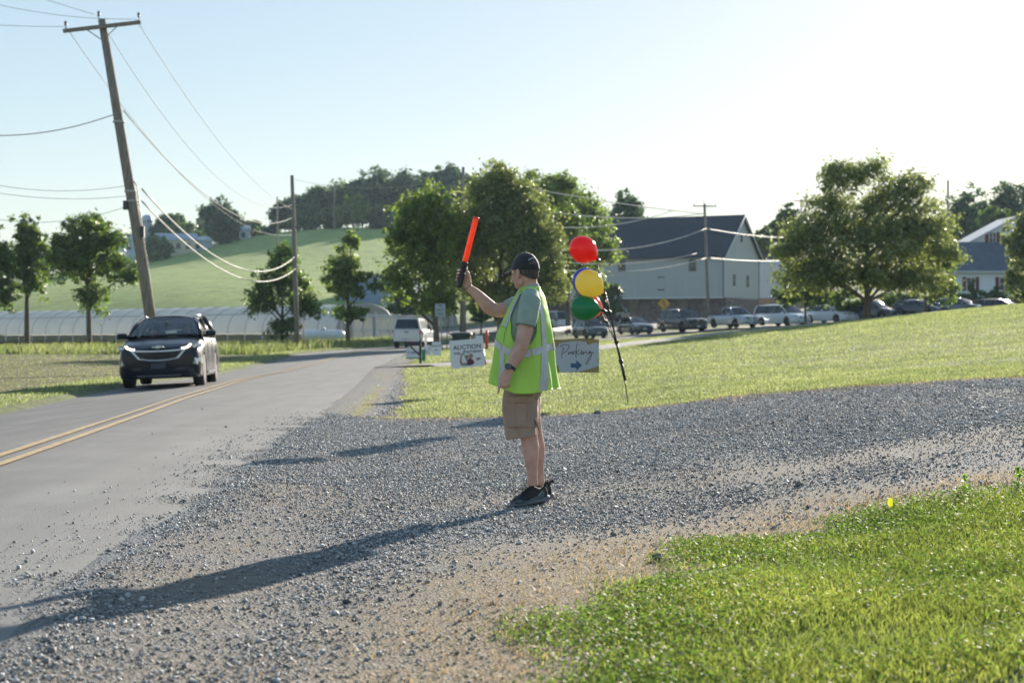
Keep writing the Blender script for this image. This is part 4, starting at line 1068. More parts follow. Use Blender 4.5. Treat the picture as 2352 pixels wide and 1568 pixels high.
class Car:
    BOW = .07
    def __init__(s, label, cat, loc, rotz, P, pm, group=None, name=None, hero=False, gm=None):
        s.P = P; s.t = thing(name or 'car', label, cat, loc, rotz, group); s.pm = pm
        L, W = P['L'], P['W']; s.hl = L / 2; s.hw = W / 2
        s.gm = gm or glassd; s.hero_ = hero
        s.body(); s.cabin(); s.wheels(); s.lights(hero)
    def plan(s, y):   # setback of the nose or tail at half width fraction
        a = abs(y) / s.hw
        return interp(a, [(0, 0), (.80, 0), (.87, .03), (.935, .10), (.975, .22), (1, .40), (1.2, .6)]) - (s.BOW * (1 - (a / .8) ** 2) if a < .8 else 0)
    def rake(s, z, front=True):
        P = s.P; a = P.get('rf' if front else 'rr', .28)
        return a * max(0, z - P.get('rz', .62)) + .25 * max(0, .34 - z)
    def fx(s, y, z): return s.hl - s.plan(y) - s.rake(z)
    def rx(s, y, z): return -s.hl + s.plan(y) + s.rake(z, False)
    def body(s):
        P, hl, hw = s.P, s.hl, s.hw; ug = P.get('ug', .2)
        xs = [-hl, -hl + .03, -hl + .10, -hl + .22, -hl + .4]
        xs += list(np.arange(-hl + .5, hl - .45, .07)) + [hl - .4, hl - .22, hl - .10, hl - .03, hl]
        wf = lambda x: interp(hl - abs(x), [(0, .80), (.03, .87), (.10, .935), (.22, .975), (.4, 1.0), (3, 1.0)])
        rings = []
        ra = P['r'] + .045
        for x in xs:
            w = hw * wf(x); zt = interp(x, P['top'])
            arch = ug
            for ax in (P['fa'], P['ra']):
                dx = abs(x - ax)
                if dx < ra: arch = max(arch, P['r'] + math.sqrt(ra * ra - dx * dx) * .98)
            zs = zt - .09; half = []
            endw = max(0, 1 - (hl - abs(x)) / .55)
            endb = P.get('bumpz', .3) if hl - abs(x) < .3 else ug
            a = max(arch, ug + (endb - ug) * endw)
            inner = w - .27 if arch > ug + .01 else w - .05
            half = [(0, max(ug, .22)), (inner, max(ug, .22)), (inner + .001, a), (w - .012, a), (w + .0, a + (zs - a) * .12), (w * 1.0, a + (zs - a) * .42), (w * .995, a + (zs - a) * .62), (w * .985 - .01, a + (zs - a) * .80), (w * .965 - .012, zs), (w * .93 - .02, zs + .055), (w * .80, zt - .008), (w * .42, zt + .012), (0, zt + .018)]
            ring = []
            for y, z in half + [(-y, z) for y, z in reversed(half[1:-1])]:
                sh = s.rake(z, x > 0) * endw
                ring.append((x - sh if x > 0 else x + sh, y, z))
            rings.append(ring)
        mb = MB(); mb.loft(rings, False, True); n_ = len(rings[0]); K_ = 9
        for ring, sg in ((rings[0], -1), (rings[-1], 1)):      # nose and tail: gently bowed across
            vs = []; fs = []
            for j in range(13):
                a = ring[j]; b_ = ring[(n_ - j) % n_]
                for k in range(K_):
                    u = k / (K_ - 1); v = 2 * u - 1
                    vs.append((a[0] + sg * s.BOW * (1 - v * v) * (1 if 0 < j < 12 else 1), a[1] + (b_[1] - a[1]) * u, a[2]))
            for j in range(12):
                for k in range(K_ - 1): q = j * K_ + k; fs.append((q, q + 1, q + K_ + 1, q + K_))
            mb.add(vs, fs, True)
        s.bodyo = mb.build('body', s.pm, s.t)
        try:
            md = s.bodyo.modifiers.new('n', 'EDGE_SPLIT'); md.split_angle = R(38)
        except Exception: pass
        mb = MB(); mb.box((0, 0, ug + .06), (s.P['L'] - 1.0, s.P['W'] - .5, .16)); mb.box(((s.P['fa'] + s.P['ra']) / 2, 0, ug + .2), (abs(s.P['fa'] - s.P['ra']) - .8, s.P['W'] - .2, .06)); mb.build('underbody', blackp, s.t)
    def cabin(s):
        P, hw = s.P, s.hw; zb = P['belt']; H = P['H']; zr = H - .085
        cx, c1, r1, r0 = P['cowl'], P['rf_x'], P['rr_x'], P['rb_x']; czh = P.get('cowlz', zb); rbz = P.get('rbz', zb)
        wb_, wr = hw - .085, hw - P.get('th', .25)
        # roof skin
        rings = []
        for i in range(9):
            u = i / 8; x = r1 + (c1 - r1) * u; zc = zr + (H - zr) * math.sin(PI * (u * .9 + .05)) ** .6
            row = []
            for j in range(9):
                v = j / 8 * 2 - 1; row.append((x, v * wr * (1 - .04 * abs(u - .5)), zr - .02 + (zc - zr + .02) * (1 - abs(v) ** 2.6)))
            low = [(x, wr * .98, zr - .06), (x, -wr * .98, zr - .06)]
            rings.append(row + low)
        mb = MB(); mb.loft(rings, True, True); s.roof = mb.build('roof', s.pm, s.t)
        bx, cxp = P.get('bp', (c1 + r1) / 2 + .25), P.get('cp', r1 + .35)
        lo = lambda x: interp(x, [(r0, rbz), (r0 + .4, zb), (cx - .2, zb), (cx, czh)])
        for sg in (-1, 1):
            mb = MB(); mb.tube([(cx, sg * wb_ * .97, czh - .06), ((cx + c1) / 2 - .02, sg * (wb_ + wr) / 2 * 1.01, (czh + zr) / 2 + .02), (c1, sg * wr, zr - .02)], .045, 6, flat=.8); mb.build('pillar', s.pm, s.t)
            mb = MB(); mb.tube([(r0, sg * wb_ * .96, rbz - .06), ((r0 + r1) / 2, sg * (wb_ + wr) / 2, (rbz + zr) / 2 + .02), (r1, sg * wr, zr - .02)], P.get('dw', .09), 6, flat=.6); mb.build('pillar', s.pm, s.t)
            for xx in (bx, cxp):
                mb = MB(); mb.tube([(xx, sg * wb_, zb - .06), (xx - .04, sg * wr, zr - .02)], .04, 6, flat=.7); mb.build('pillar', blackp, s.t)
            # side glass
            def sw(xa, xb_):
                def tx(x):  # top x for a belt x
                    if x > c1: return c1 - .03
                    if x < r1: return r1 + .03
                    return x
                n = 4; vs = []
                for i in range(n + 1):
                    u = i / n; x = xa + (xb_ - xa) * u
                    t_ = tx(xa) + (tx(xb_) - tx(xa)) * u
                    vs += [(x, sg * (wb_ - .004), lo(x) - .04), ((x + t_) / 2, sg * ((wb_ + wr) / 2 + .006), (lo(x) + zr) / 2), (t_, sg * (wr - .005), zr - .045)]
                fs = []
                for i in range(n):
                    for k in range(2): a = i * 3 + k; fs.append((a, a + 3, a + 4, a + 1))
                m_ = MB(); m_.add(vs, fs, True); m_.build('side_window', s.gm, s.t)
            sw(cx - .06, bx); sw(bx, cxp); sw(cxp, r0 + .1)
        def screen(xa, za, ya, xb_, zb_, yb_, nm, sgn):
            vs = []; fs = []; n = 8
            for i in range(5):
                u = i / 4
                for j in range(n + 1):
                    v = j / n * 2 - 1; y = v * (ya + (yb_ - ya) * u)
                    vs.append((xa + (xb_ - xa) * u + sgn * (.09 * (1 - v * v) + .03 * math.sin(PI * u)), y, za + (zb_ - za) * u + .015 * (1 - v * v)))
            for i in range(4):
                for j in range(n): a = i * (n + 1) + j; fs.append((a, a + 1, a + n + 2, a + n + 1))
            m_ = MB(); m_.add(vs, fs, True); return m_.build(nm, (glassm if s.hero_ else s.gm) if nm == 'windscreen' else s.gm, s.t)
        screen(cx, czh - .02, wb_ * .96, c1, zr - .01, wr * .98, 'windscreen', 1)
        if not P.get('norear'): screen(r0, rbz - .02, wb_ * .95, r1, zr - .01, wr * .98, 'rear_window', -1)
        # interior
        mb = MB(); mb.box((cx - .35, 0, zb - .09), (.55, P['W'] - .4, .16)); mb.build('dashboard', intm, s.t)
        sx = (cx + c1) / 2 - .95 if P.get('sx') is None else P['sx']
        for yy in (-.38, .38):
            mb = MB(); mb.box((sx, yy, zb - .12), (.14, .48, .52), Matrix.Rotation(R(-12), 3, 'Y')); mb.box((sx - .08, yy, zb + .24), (.1, .26, .18)); mb.build('seat', seatm, s.t)
        if not P.get('cab'):
            mb = MB(); mb.box((sx - .95, 0, zb - .12), (.14, P['W'] - .5, .44)); mb.build('rear_seat', seatm, s.t)
    def wheels(s):
        P = s.P; r = P['r']; tw = P.get('tw', .22)
        for ax in (P['fa'], P['ra']):
            for sg in (-1, 1):
                y = sg * (s.hw - tw / 2 - .015)
                mb = MB(); mb.lathe([(r * .62, -tw / 2), (r * .93, -tw / 2), (r, -tw / 2 + .03), (r, tw / 2 - .03), (r * .93, tw / 2), (r * .62, tw / 2)], 26, 'y', (ax, y, r)); w = mb.build('wheel', rubber, s.t)
                mb = MB(); o = sg * (tw / 2 - .02)
                mb.lathe([(r * .66, o - sg * .03), (r * .66, o + sg * .012), (r * .60, o + sg * .012), (r * .56, o - sg * .03), (r * .14, o - sg * .035)], 26, 'y', (ax, y, r))
                for k in range(5):
                    a = 2 * PI * k / 5 + .3
                    mb.box((ax + math.cos(a) * r * .36, y + o, r + math.sin(a) * r * .36), (r * .54, .03, r * .15), Matrix.Rotation(-a, 3, 'Y'))
                mb.lathe([(r * .15, o - .02), (r * .15, o + .015)], 12, 'y', (ax, y, r)); mb.build('rim', rimm, w)
    def face(s, name, poly, m, off=.012, depth=.05, rear=False, parent=None, mirror=False):
        fn = (lambda y, z, o: (s.fx(y, z) + o, y, z)) if not rear else (lambda y, z, o: (s.rx(y, z) - o, y, z))
        out = None
        for sg in ((1, -1) if mirror else (1,)):
            pp = [(y * sg, z) for y, z in poly]; n = len(pp)
            vs = [fn(y, z, off) for y, z in pp] + [fn(y, z, off - depth) for y, z in pp]
            mb = MB(); mb.add(vs, [tuple(range(n)), tuple(reversed(range(n, 2 * n)))] + [(i, (i + 1) % n, (i + 1) % n + n, i + n) for i in range(n)])
            out = mb.build(name, m, parent or s.t)
        return out
    def mirrors(s):
        P = s.P; zb = P['belt']
        for sg in (-1, 1):
            mb = MB(); mb.loft([[(P['cowl'] - .38 + xx, sg * (s.hw + yy), zb + .05 + zz) for xx, zz in ((-.06 * k, -.065 * k), (.07 * k, -.055 * k), (.085 * k, 0), (.06 * k, .075 * k), (-.06 * k, .08 * k))] for yy, k in ((-.02, .75), (.02, 1.0), (.16, 1.0), (.205, .72))], True, False); mb.tube([(P['cowl'] - .38, sg * (s.hw - .07), zb - .01), (P['cowl'] - .38, sg * (s.hw + .04), zb + .03)], .025, 6)
            mb.build('wing_mirror', s.P.get('mm', s.pm), s.t)
    def lights(s, hero):
        P = s.P; hw = s.hw; hz_ = P.get('lz', .72)
        s.mirrors()
        if hero: return
        s.face('headlight', [(hw * .52, hz_ - .05), (hw * .90, hz_ - .07), (hw * .97, hz_ + .07), (hw * .62, hz_ + .05)], lensm, mirror=True, off=.02)
        s.face('grille', P.get('gr', [(-hw * .48, hz_ + .03), (-hw * .40, hz_ - .15), (hw * .40, hz_ - .15), (hw * .48, hz_ + .03)]), blackp, off=.012)
        s.face('lower_intake', [(-hw * .6, .30), (hw * .6, .30), (hw * .5, .44), (-hw * .5, .44)], blackp, off=.012)
        if P.get('plate', True): s.face('licence_plate', [(-.15, .40), (.15, .40), (.15, .52), (-.15, .52)], platem, off=.03, depth=.02)
        s.face('tail_light', [(hw * .78, hz_ + .02), (hw * .98, hz_ + .02), (hw * .97, hz_ + .25), (hw * .82, hz_ + .25)], redl, mirror=True, rear=True, off=.015)

def P_suv(L=4.65, W=1.84, H=1.66, **k):
    hl = L / 2
    d = dict(L=L, W=W, H=H, r=.36, fa=hl - .90, ra=-hl + 1.05, ug=.22, belt=1.03, cowl=hl - 1.18, rf_x=hl - 1.98, rr_x=-hl + .55, rb_x=-hl + .10, cowlz=1.08, rbz=1.05,
             top=[(-hl, .98), (-hl + .2, 1.02), (hl - 1.3, 1.06), (hl - 1.1, 1.05), (hl - .5, .97), (hl - .12, .88), (hl, .80)], lz=.80, bp=.05, cp=-hl + 1.4, th=.31)
    d.update(k); return d
def P_sedan(L=4.7, W=1.82, H=1.45, **k):
    hl = L / 2
    d = dict(L=L, W=W, H=H, r=.33, fa=hl - .92, ra=-hl + 1.02, ug=.17, belt=.96, cowl=hl - 1.02, rf_x=hl - 2.0, rr_x=-hl + 1.15, rb_x=-hl + .32, cowlz=.99, rbz=1.04,
             top=[(-hl, .90), (-hl + .12, 1.0), (-hl + .5, 1.02), (-hl + 1.0, .96), (hl - 1.1, .97), (hl - .95, .96), (hl - .5, .87), (hl - .15, .76), (hl, .68)], lz=.70, bp=.05, cp=-hl + 1.65, th=.34)
    d.update(k); return d
def P_van(**k):
    hl = 2.58
    d = dict(L=5.16, W=2.0, H=1.77, r=.35, fa=hl - .95, ra=-hl + 1.12, ug=.2, belt=1.02, cowl=hl - .95, rf_x=hl - 1.95, rr_x=-hl + .30, rb_x=-hl + .08, cowlz=1.06, rbz=1.05,
             top=[(-hl, .98), (-hl + .2, 1.02), (hl - 1.1, 1.05), (hl - .9, 1.03), (hl - .4, .90), (hl - .12, .80), (hl, .74)], lz=.78, bp=.35, cp=-.85, th=.28, gr=[(-.4, .74), (-.36, .62), (.36, .62), (.4, .74)])
    d.update(k); return d
def P_pick(**k):
    hl = 2.65
    d = dict(L=5.3, W=1.88, H=1.76, r=.38, fa=hl - .92, ra=-hl + 1.18, ug=.3, belt=1.10, cowl=hl - 1.35, rf_x=hl - 1.95, rr_x=-.25, rb_x=-.42, cowlz=1.14, rbz=1.12,
             top=[(-hl, 1.02), (-hl + .2, 1.08), (hl - 1.5, 1.10), (hl - 1.3, 1.10), (hl - .4, 1.03), (hl - .1, .97), (hl, .92)], lz=.86, bp=.45, cp=.05, th=.26, rf=.15, cab=True, dw=.07)
    d.update(k); return d

# --- queue of vehicles on the far road
def q(u, Y, lab, cat, beta, P, pm, gm=None, dz=0.0, name='car', **k):
    x = (u - CX) / F * Y
    z = gz(x, Y) + .05 + dz
    return Car(lab, cat, (x, Y, z), -R(beta), P, pm, group='vehicles lined up on the far road', name=name, gm=gm)
c1 = q(1354, 141, 'dark green SUV at the left end of the line, below the green balloon', 'SUV', 72, P_suv(4.44, 1.80, 1.74, lz=.84, gr=[(-.42, .88), (-.42, .72), (.42, .72), (.42, .88)]), paint('green', (.035, .060, .055)))
c2 = q(1458, 139, 'dark grey hybrid sedan between the green SUV and the black SUV', 'car', 73, P_sedan(4.5, 1.76, 1.49, rr_x=-2.25 + 1.0, rb_x=-2.25 + .35), paint('charcoal', (.05, .055, .065)))
c3 = q(1566, 137, 'big black SUV with a gold badge in front of the yellow curve sign', 'SUV', 65, P_suv(5.15, 2.0, 1.93, r=.40, belt=1.18, cowlz=1.22, rbz=1.2, lz=.98, rf=.12, top=[(-2.575, 1.1), (-2.3, 1.18), (1.0, 1.20), (1.3, 1.19), (2.1, 1.13), (2.45, 1.06), (2.575, 1.0)],
       gr=[(-.55, 1.05), (-.55, .80), (.55, .80), (.55, 1.05)]), paint('black', (.012, .014, .018)))
mb = MB(); P_ = c3
c3.face('badge', [(-.16, .92), (-.05, .92), (-.05, .90), (.05, .90), (.05, .92), (.16, .92), (.14, .96), (.05, .96), (.05, .98), (-.05, .98), (-.05, .96), (-.14, .96)], mat('gold_badge', (.60, .45, .15), .3, metal=.8), off=.03)
for sg in (-1, 1):
    c3.face('fog_light', [(sg * .70, .48), (sg * .78, .48), (sg * .78, .56), (sg * .70, .56)], lensm, off=.02)
    mb = MB(); mb.tube([(-1.9, sg * .72, 1.95), (.2, sg * .72, 1.96)], .02, 6); mb.build('roof_rail', blackp, c3.t)
c4 = q(1682, 138, 'silver crew cab pickup between the black SUV and the white minivan', 'pickup truck', 63, P_pick(), paint('silver', (.42, .47, .53), .5), name='pickup_truck')
mb = MB(); mb.box((-1.65, 0, 1.12), (1.9, 1.5, .06)); mb.build('bed', blackp, c4.t)
c5 = q(1796, 137, 'white minivan with dark grille right of the silver pickup', 'minivan', 58, P_van(), paint('white', (.68, .70, .73), .0), name='minivan')
c6 = q(1906, 136, 'white sedan between the minivan and the shade tree trunk', 'car', 54, P_sedan(4.87, 1.85, 1.48), paint('pearl', (.62, .64, .67), .0))
c7 = q(2000, 135, 'dark blue SUV half hidden by the shade tree trunk', 'SUV', 42, P_suv(4.85, 1.9, 1.70), paint('navy', (.03, .04, .07)))
c8 = q(2112, 134, 'dark sedan just right of the shade tree, wheels hidden by the bank', 'car', 48, P_sedan(4.6, 1.8, 1.45), paint('graphite', (.04, .05, .065)), dz=.2)
c9 = q(2200, 133, 'blue grey sedan with pale roof second from the right end', 'car', 46, P_sedan(4.7, 1.83, 1.47), paint('bluegrey', (.10, .13, .18)), dz=.2)
c10 = q(2292, 132, 'maroon car at the right end with only its roof above the grass', 'car', 36, P_sedan(4.9, 1.85, 1.46), paint('maroon', (.09, .03, .035)), dz=-.02)
c0 = q(1268, 158, 'white SUV left of the green SUV beside the guard rail', 'SUV', -120, P_suv(4.7, 1.9, 1.80), paint('white', (1, 1, 1)), dz=-.25)
# parked dark pickup before the barn
xb = (1417 - CX) / F * 184
cb = Car('dark pickup with red tail lights parked against the barn', 'pickup truck', (xb, 184, gz(xb, 184) + .1), R(62), P_pick(), paint('darkred', (.05, .02, .022)), name='pickup_truck')
cb.face('tailgate', [(-.8, .6), (.8, .6), (.8, 1.02), (-.8, 1.02)], blackp, rear=True)

# --- white pickup with cap driving away
HW = (-6.45, 102.0)
wp = paint('white', (1, 1, 1))
Pt = P_pick(L=5.4, W=1.95, H=1.80, r=.40, rr_x=-.35, rb_x=-.50, ug=.42, bumpz=.55, norear=True, rr=.04)
Pt['top'] = [(-2.7, 1.12), (-2.5, 1.15), (1.2, 1.15), (1.4, 1.15), (2.3, 1.08), (2.6, 1.0), (2.7, .95)]
tr_ = Car('white pickup truck with canopy and roof rack driving away up the road', 'pickup truck', (HW[0] + .3, HW[1] + 2.7, gz(HW[0], HW[1] + 2.5) + .03), R(82.5), Pt, wp, name='pickup_truck', gm=glassd)
# canopy over the bed
rings = []
for i in range(5):
    x = -2.66 + (2.25) * i / 4; ring = []
    for y, z in [(.90, 1.10), (.88, 1.2), (.70, 1.80), (.60, 1.88), (0, 1.93), (-.60, 1.88), (-.70, 1.80), (-.88, 1.2), (-.90, 1.10)]:
        ring.append((x + (.22 * (z - 1.1) / .83 if i == 0 else 0), y, z))
    rings.append(ring)
mb = MB(); mb.loft(rings, True, False); cn = mb.build('canopy', wp, tr_.t)
mb = MB(); mb.add([(-2.665, .76, 1.20), (-2.665, -.76, 1.20), (-2.54, -.62, 1.78), (-2.54, .62, 1.78)], [(0, 1, 2, 3)]); mb.build('rear_window', mat('tinted_pane', (.02, .03, .06), .08), cn)
for sg in (-1, 1):
    mb = MB(); mb.add([(-2.2, sg * .895, 1.24), (-.7, sg * .895, 1.24), (-.75, sg * .755, 1.70), (-2.1, sg * .755, 1.70)], [(0, 1, 2, 3)]); mb.build('side_window', mat('grey_pane', (.42, .44, .42), .12), cn)
for x in (-2.2, -1.4, -.8):
    mb = MB(); mb.tube([(x, -.72, 2.02), (x, .72, 2.02)], .022, 6); mb.tube([(x, -.62, 1.86), (x, -.62, 2.02)], .02, 6); mb.tube([(x, .62, 1.86), (x, .62, 2.02)], .02, 6); mb.build('rack_bar', galv, cn)
tr_.face('tail_lamp', [(.84, .70), (.97, .70), (.97, 1.04), (.84, 1.04)], redl, rear=True, mirror=True, off=.03)
tr_.face('tailgate', [(-.80, .66), (.80, .66), (.80, 1.09), (-.80, 1.09)], wp, rear=True, off=.02)
tr_.face('tailgate_handle', [(-.12, .96), (.12, .96), (.12, 1.02), (-.12, 1.02)], blackp, rear=True, off=.035)
tr_.face('rear_bumper', [(-.93, .44), (.93, .44), (.93, .64), (-.93, .64)], blackp, rear=True, off=.08, depth=.14)
tr_.face('licence_plate', [(-.02, .50), (.29, .50), (.29, .63), (-.02, .63)], platem, rear=True, off=.095, depth=.02)

# --- the black SUV coming toward the camera
bk = mat('paint_black_hero', (.006, .010, .022), .3, scale=.8, metal=0.0, coat=.35, spec=.2)
Ph = P_suv(4.65, 1.84, 1.66, r=.365, mm=None, tw=.24, rf=.30, rz=.70, sx=-.05, th=.33, rf_x=.32, rr_x=-1.8)
Ph['mm'] = bk; Ph['belt'] = 1.12; Ph['cowlz'] = 1.19; Ph['rbz'] = 1.12; Ph['rz'] = .80
hl__ = Ph['L'] / 2
Ph['top'] = [(-hl__, 1.05), (-hl__ + .2, 1.10), (hl__ - 1.5, 1.13), (hl__ - 1.25, 1.12), (hl__ - .5, 1.03), (hl__ - .12, .95), (hl__, .89)]
hp = (-8.0, 39.0)
hero = Car('black SUV with lit running lights coming toward the camera on the left lane', 'SUV', (hp[0], hp[1], gz(hp[0], hp[1]) - .02), R(-85.3), Ph, bk, hero=True, name='car', gm=glassm)
hero.t.rotation_euler = (R(2.2), 0, R(-85.3))
H_ = hero
silv = mat('grille_silver', (.70, .72, .76), .3, metal=.4)
def HF_(nm, poly, m, **k): return H_.face(nm, [(y * 1.04, z + .095) for y, z in poly], m, **k)
outer = [(-.60, .765), (-.42, .55), (-.2, .515), (0, .505), (.2, .515), (.42, .55), (.60, .765), (.3, .745), (0, .735), (-.3, .745)]
inner = [(-.52, .725), (-.385, .575), (-.2, .548), (0, .54), (.2, .548), (.385, .575), (.52, .725), (.3, .712), (0, .705), (-.3, .712)]
HF_('grille_surround', outer, silv, off=.035, depth=.06)
gr = HF_('grille', inner, blackp, off=.045, depth=.03)
for k in range(5):
    z = .57 + k * .03; w = np.interp(z, [.55, .725], [.36, .50])
    HF_('grille_bar', [(-w, z), (w, z), (w, z + .008), (-w, z + .008)], intm, off=.052, depth=.01, parent=gr)
HF_('badge', [(-.13, .80), (-.045, .80), (-.05, .785), (.045, .785), (.05, .80), (.13, .80), (.11, .83), (.05, .83), (.055, .848), (-.04, .848), (-.045, .83), (-.11, .83)], mat('bow_gold', (.75, .68, .50), .25, metal=.8), off=.045, depth=.04)
for sg in (-1, 1):
    hl_ = HF_('headlight', [(sg * .50, .755), (sg * .86, .765), (sg * .90, .865), (sg * .72, .862), (sg * .60, .80)], mat('lamp_dark', (.22, .25, .30), .08, metal=.5, coat=1.0), off=.03, depth=.06)
    HF_('running_light', [(sg * .50, .762), (sg * .60, .772), (sg * .665, .80), (sg * .70, .858), (sg * .665, .858), (sg * .625, .815), (sg * .57, .795), (sg * .49, .785)], mat('led_warm', (.9, .85, .7), .3, emit=(1.0, .84, .55), estr=4.0), off=.04, depth=.02, parent=hl_)
    yy, zz = sg * .79, .91
    mb = MB(); mb.lathe([(.045, -.02), (.045, .012), (.036, .016), (.034, .004), (.01, 0)], 18, 'x', (H_.fx(yy, zz) + .035, yy, zz)); mb.build('projector', chrome, hl_)
    HF_('fog_lamp_surround', [(sg * .72, .43), (sg * .80, .40), (sg * .90, .42), (sg * .885, .585), (sg * .76, .545)], chrome, off=.03, depth=.05)
    fg = HF_('fog_lamp', [(sg * .745, .44), (sg * .80, .42), (sg * .875, .435), (sg * .865, .56), (sg * .77, .525)], lensm, off=.04, depth=.03)
    HF_('bumper_crease', [(sg * .55, .365), (sg * .88, .385), (sg * .88, .40), (sg * .55, .38)], bk, off=.05, depth=.05)
    # door seams and handles, side sills
    for xx in (.62, -.38, -1.35):
        mb = MB(); mb.box((xx, sg * .917, .72), (.008, .012, .62)); mb.build('door_seam', intm, H_.t)
    for xx in (-.22, -1.2):
        mb = MB(); mb.box((xx, sg * .93, 1.0), (.17, .03, .028)); mb.build('door_handle', bk, H_.t)
    mb = MB(); mb.box((0, sg * .925, .30), (2.0, .05, .05)); mb.build('side_trim', chrome, H_.t)
    mb = MB(); mb.tube([(-1.7, sg * .62, 1.60), (.1, sg * .62, 1.63)], .018, 6); mb.build('roof_rail', chrome, H_.t)
H_.face('lower_bumper', [(-.80, .22), (.80, .22), (.88, .30), (.90, .45), (.70, .43), (.5, .50), (-.5, .50), (-.70, .43), (-.90, .45), (-.88, .30)], blackp, off=.03, depth=.08)
H_.face('skid_trim', [(-.45, .255), (.45, .255), (.5, .29), (-.5, .29)], mat('trim_grey', (.10, .105, .11), .5), off=.045, depth=.04)
H_.face('lower_intake', [(-.55, .400), (.55, .385), (.62, .47), (-.62, .47)], blackp, off=.025)
H_.face('licence_plate', [(-.155, .43), (.155, .43), (.155, .56), (-.155, .56)], mat('plate_navy', (.03, .045, .075), .5), off=.07, depth=.02)
mb = MB(); mb.box((.62, 0, 1.40), (.05, .26, .07)); mb.tube([(.66, 0, 1.44), (.78, 0, 1.50)], .015, 6); mb.build('rear_view_mirror', blackp, H_.t)
mb = MB(); mb.lathe([(.19, -.012), (.205, 0), (.19, .012), (.175, 0)], 24, 'x', (.52, .38, 1.02)); mb.build('steering_wheel', blackp, H_.t)

# people inside the SUV
skin = mat('skin', (.60, .375, .295), .55, c2=(.47, .26, .20), scale=9, bump=.12, bscale=60, spec=.35)
def bust(label, car, lx, ly, lz, shirt, hairc, armout=False):
    M_ = Matrix.Translation(car.location) @ car.rotation_euler.to_matrix().to_4x4()
    t = thing('person', label, 'person', M_ @ Vector((lx, ly, lz))); t.rotation_euler = car.rotation_euler
    mb = MB(); mb.sphere((0, 0, .62), (.098, .078, .115)); mb.sphere((.035, 0, .555), (.06, .055, .06)); mb.sphere((.1, 0, .59), (.018, .014, .022), 8, 6)
    for s_ in (-1, 1): mb.sphere((0, s_ * .08, .60), (.018, .012, .03), 8, 6)
    mb.tube([(-.02, 0, .36), (0, 0, .56)], [.065, .055], 10); mb.sphere((-.03, 0, .22), (.10, .17, .2))
    if armout: mb.tube([(0, armout * .18, .33), (.10, armout * .42, .36), (.34, armout * .52, .44), (.44, armout * .5, .46)], [.06, .05, .04, .035], 8); mb.sphere((.5, armout * .5, .46), (.07, .03, .045))
    else:
        for s_ in (-1, 1): mb.tube([(0, s_ * .2, .30), (.12, s_ * .26, .08), (.38, s_ * .16, .12)], [.055, .045, .035], 8); mb.sphere((.43, s_ * .15, .13), (.05, .03, .04))
    remesh(mb.build('body', skin, t), .012, 3)
    mb = MB(); mb.loft([[Vector((math.cos(a) * rx_ - .03, math.sin(a) * ry_, z)) for a in [2 * PI * k / 20 for k in range(20)]] for rx_, ry_, z in ((.14, .2, -.1), (.145, .215, .1), (.14, .235, .28), (.11, .2, .36), (.075, .08, .41))]); mb.build('shirt', shirt, t)
    mb = MB(); mb.sphere((-.012, 0, .645), (.106, .088, .112)); mb.build('hair', hairc, t)
    return t
hairg = mat('hair_grey', (.10, .085, .075), .7, c2=(.035, .03, .027), scale=70, stretch=(1, 1, .25), bump=.5, bscale=90)
bust('driver in a dark shirt behind the windscreen of the black SUV', hero.t, .02, .38, .70, mat('shirt_dark', (.05, .06, .07), .9), hairg)
bust('passenger in a lighter shirt behind the windscreen of the black SUV', hero.t, .02, -.38, .66, mat('shirt_grey', (.22, .20, .19), .9), hairg)
bust('person in the white pickup holding an arm out of the right window', tr_.t, .40, -.52, .74, mat('shirt_grey', (1, 1, 1)), hairg, armout=-1)
# ------------------------------------------------------------------ the man directing traffic
Y0 = 11.6
def dep(X, Z, d):
    k = 1 + d / Y0
    return Vector((X * k, Y0 + d, CH + (Z - CH) * k))
# coordinate readers: measured positions on the figure -> metres at the figure's distance (d: nearer / farther)
def z1(a, b, d=0): return dep(-.6450 + .00089418 * a, 2.12598 - .00089418 * b, d)
def z2(a, b, d=0): return dep(-.5049 + .00071544 * a, .94809 - .00071544 * b, d)
def za(a, b, d=0): return dep(-.42063 + .00030406 * a, 1.6773 - .00030406 * b, d)
def zh(a, b, d=0): return dep(-.22430 + .0002683 * a, 1.78941 - .0002683 * b, d)
def zf(a, b, d=0): return dep(-.16821 + .00032194 * a, 1.00419 - .00032194 * b, d)
def zs(a, b, d=0): return dep(-.11212 + .00023253 * a, .27499 - .00023253 * b, d)
man_o = Vector((.12, Y0, gz(.12, Y0)))
man = thing('person', 'person in lime safety vest, cargo shorts and black cap raising an orange wand', 'person', man_o)
def mbuild(mb, name, m, parent=None): return mb.build(name, m, parent or man, off=man_o)
yaw = R(14); Fw = Vector((-math.cos(yaw), math.sin(yaw), 0)); Lf = Vector((-math.sin(yaw), -math.cos(yaw), 0))   # forward, left (toward camera)
def ell(c, a, b, n=28, p=2.3, Fd=Fw, Ld=Lf):
    out = []
    for k in range(n):
        t = 2 * PI * k / n; cx, sx = math.cos(t), math.sin(t)
        r = (abs(cx) ** p + abs(sx) ** p) ** (-1 / p)
        out.append(Vector(c) + Fd * (a * r * cx) + Ld * (b * r * sx))
    return out
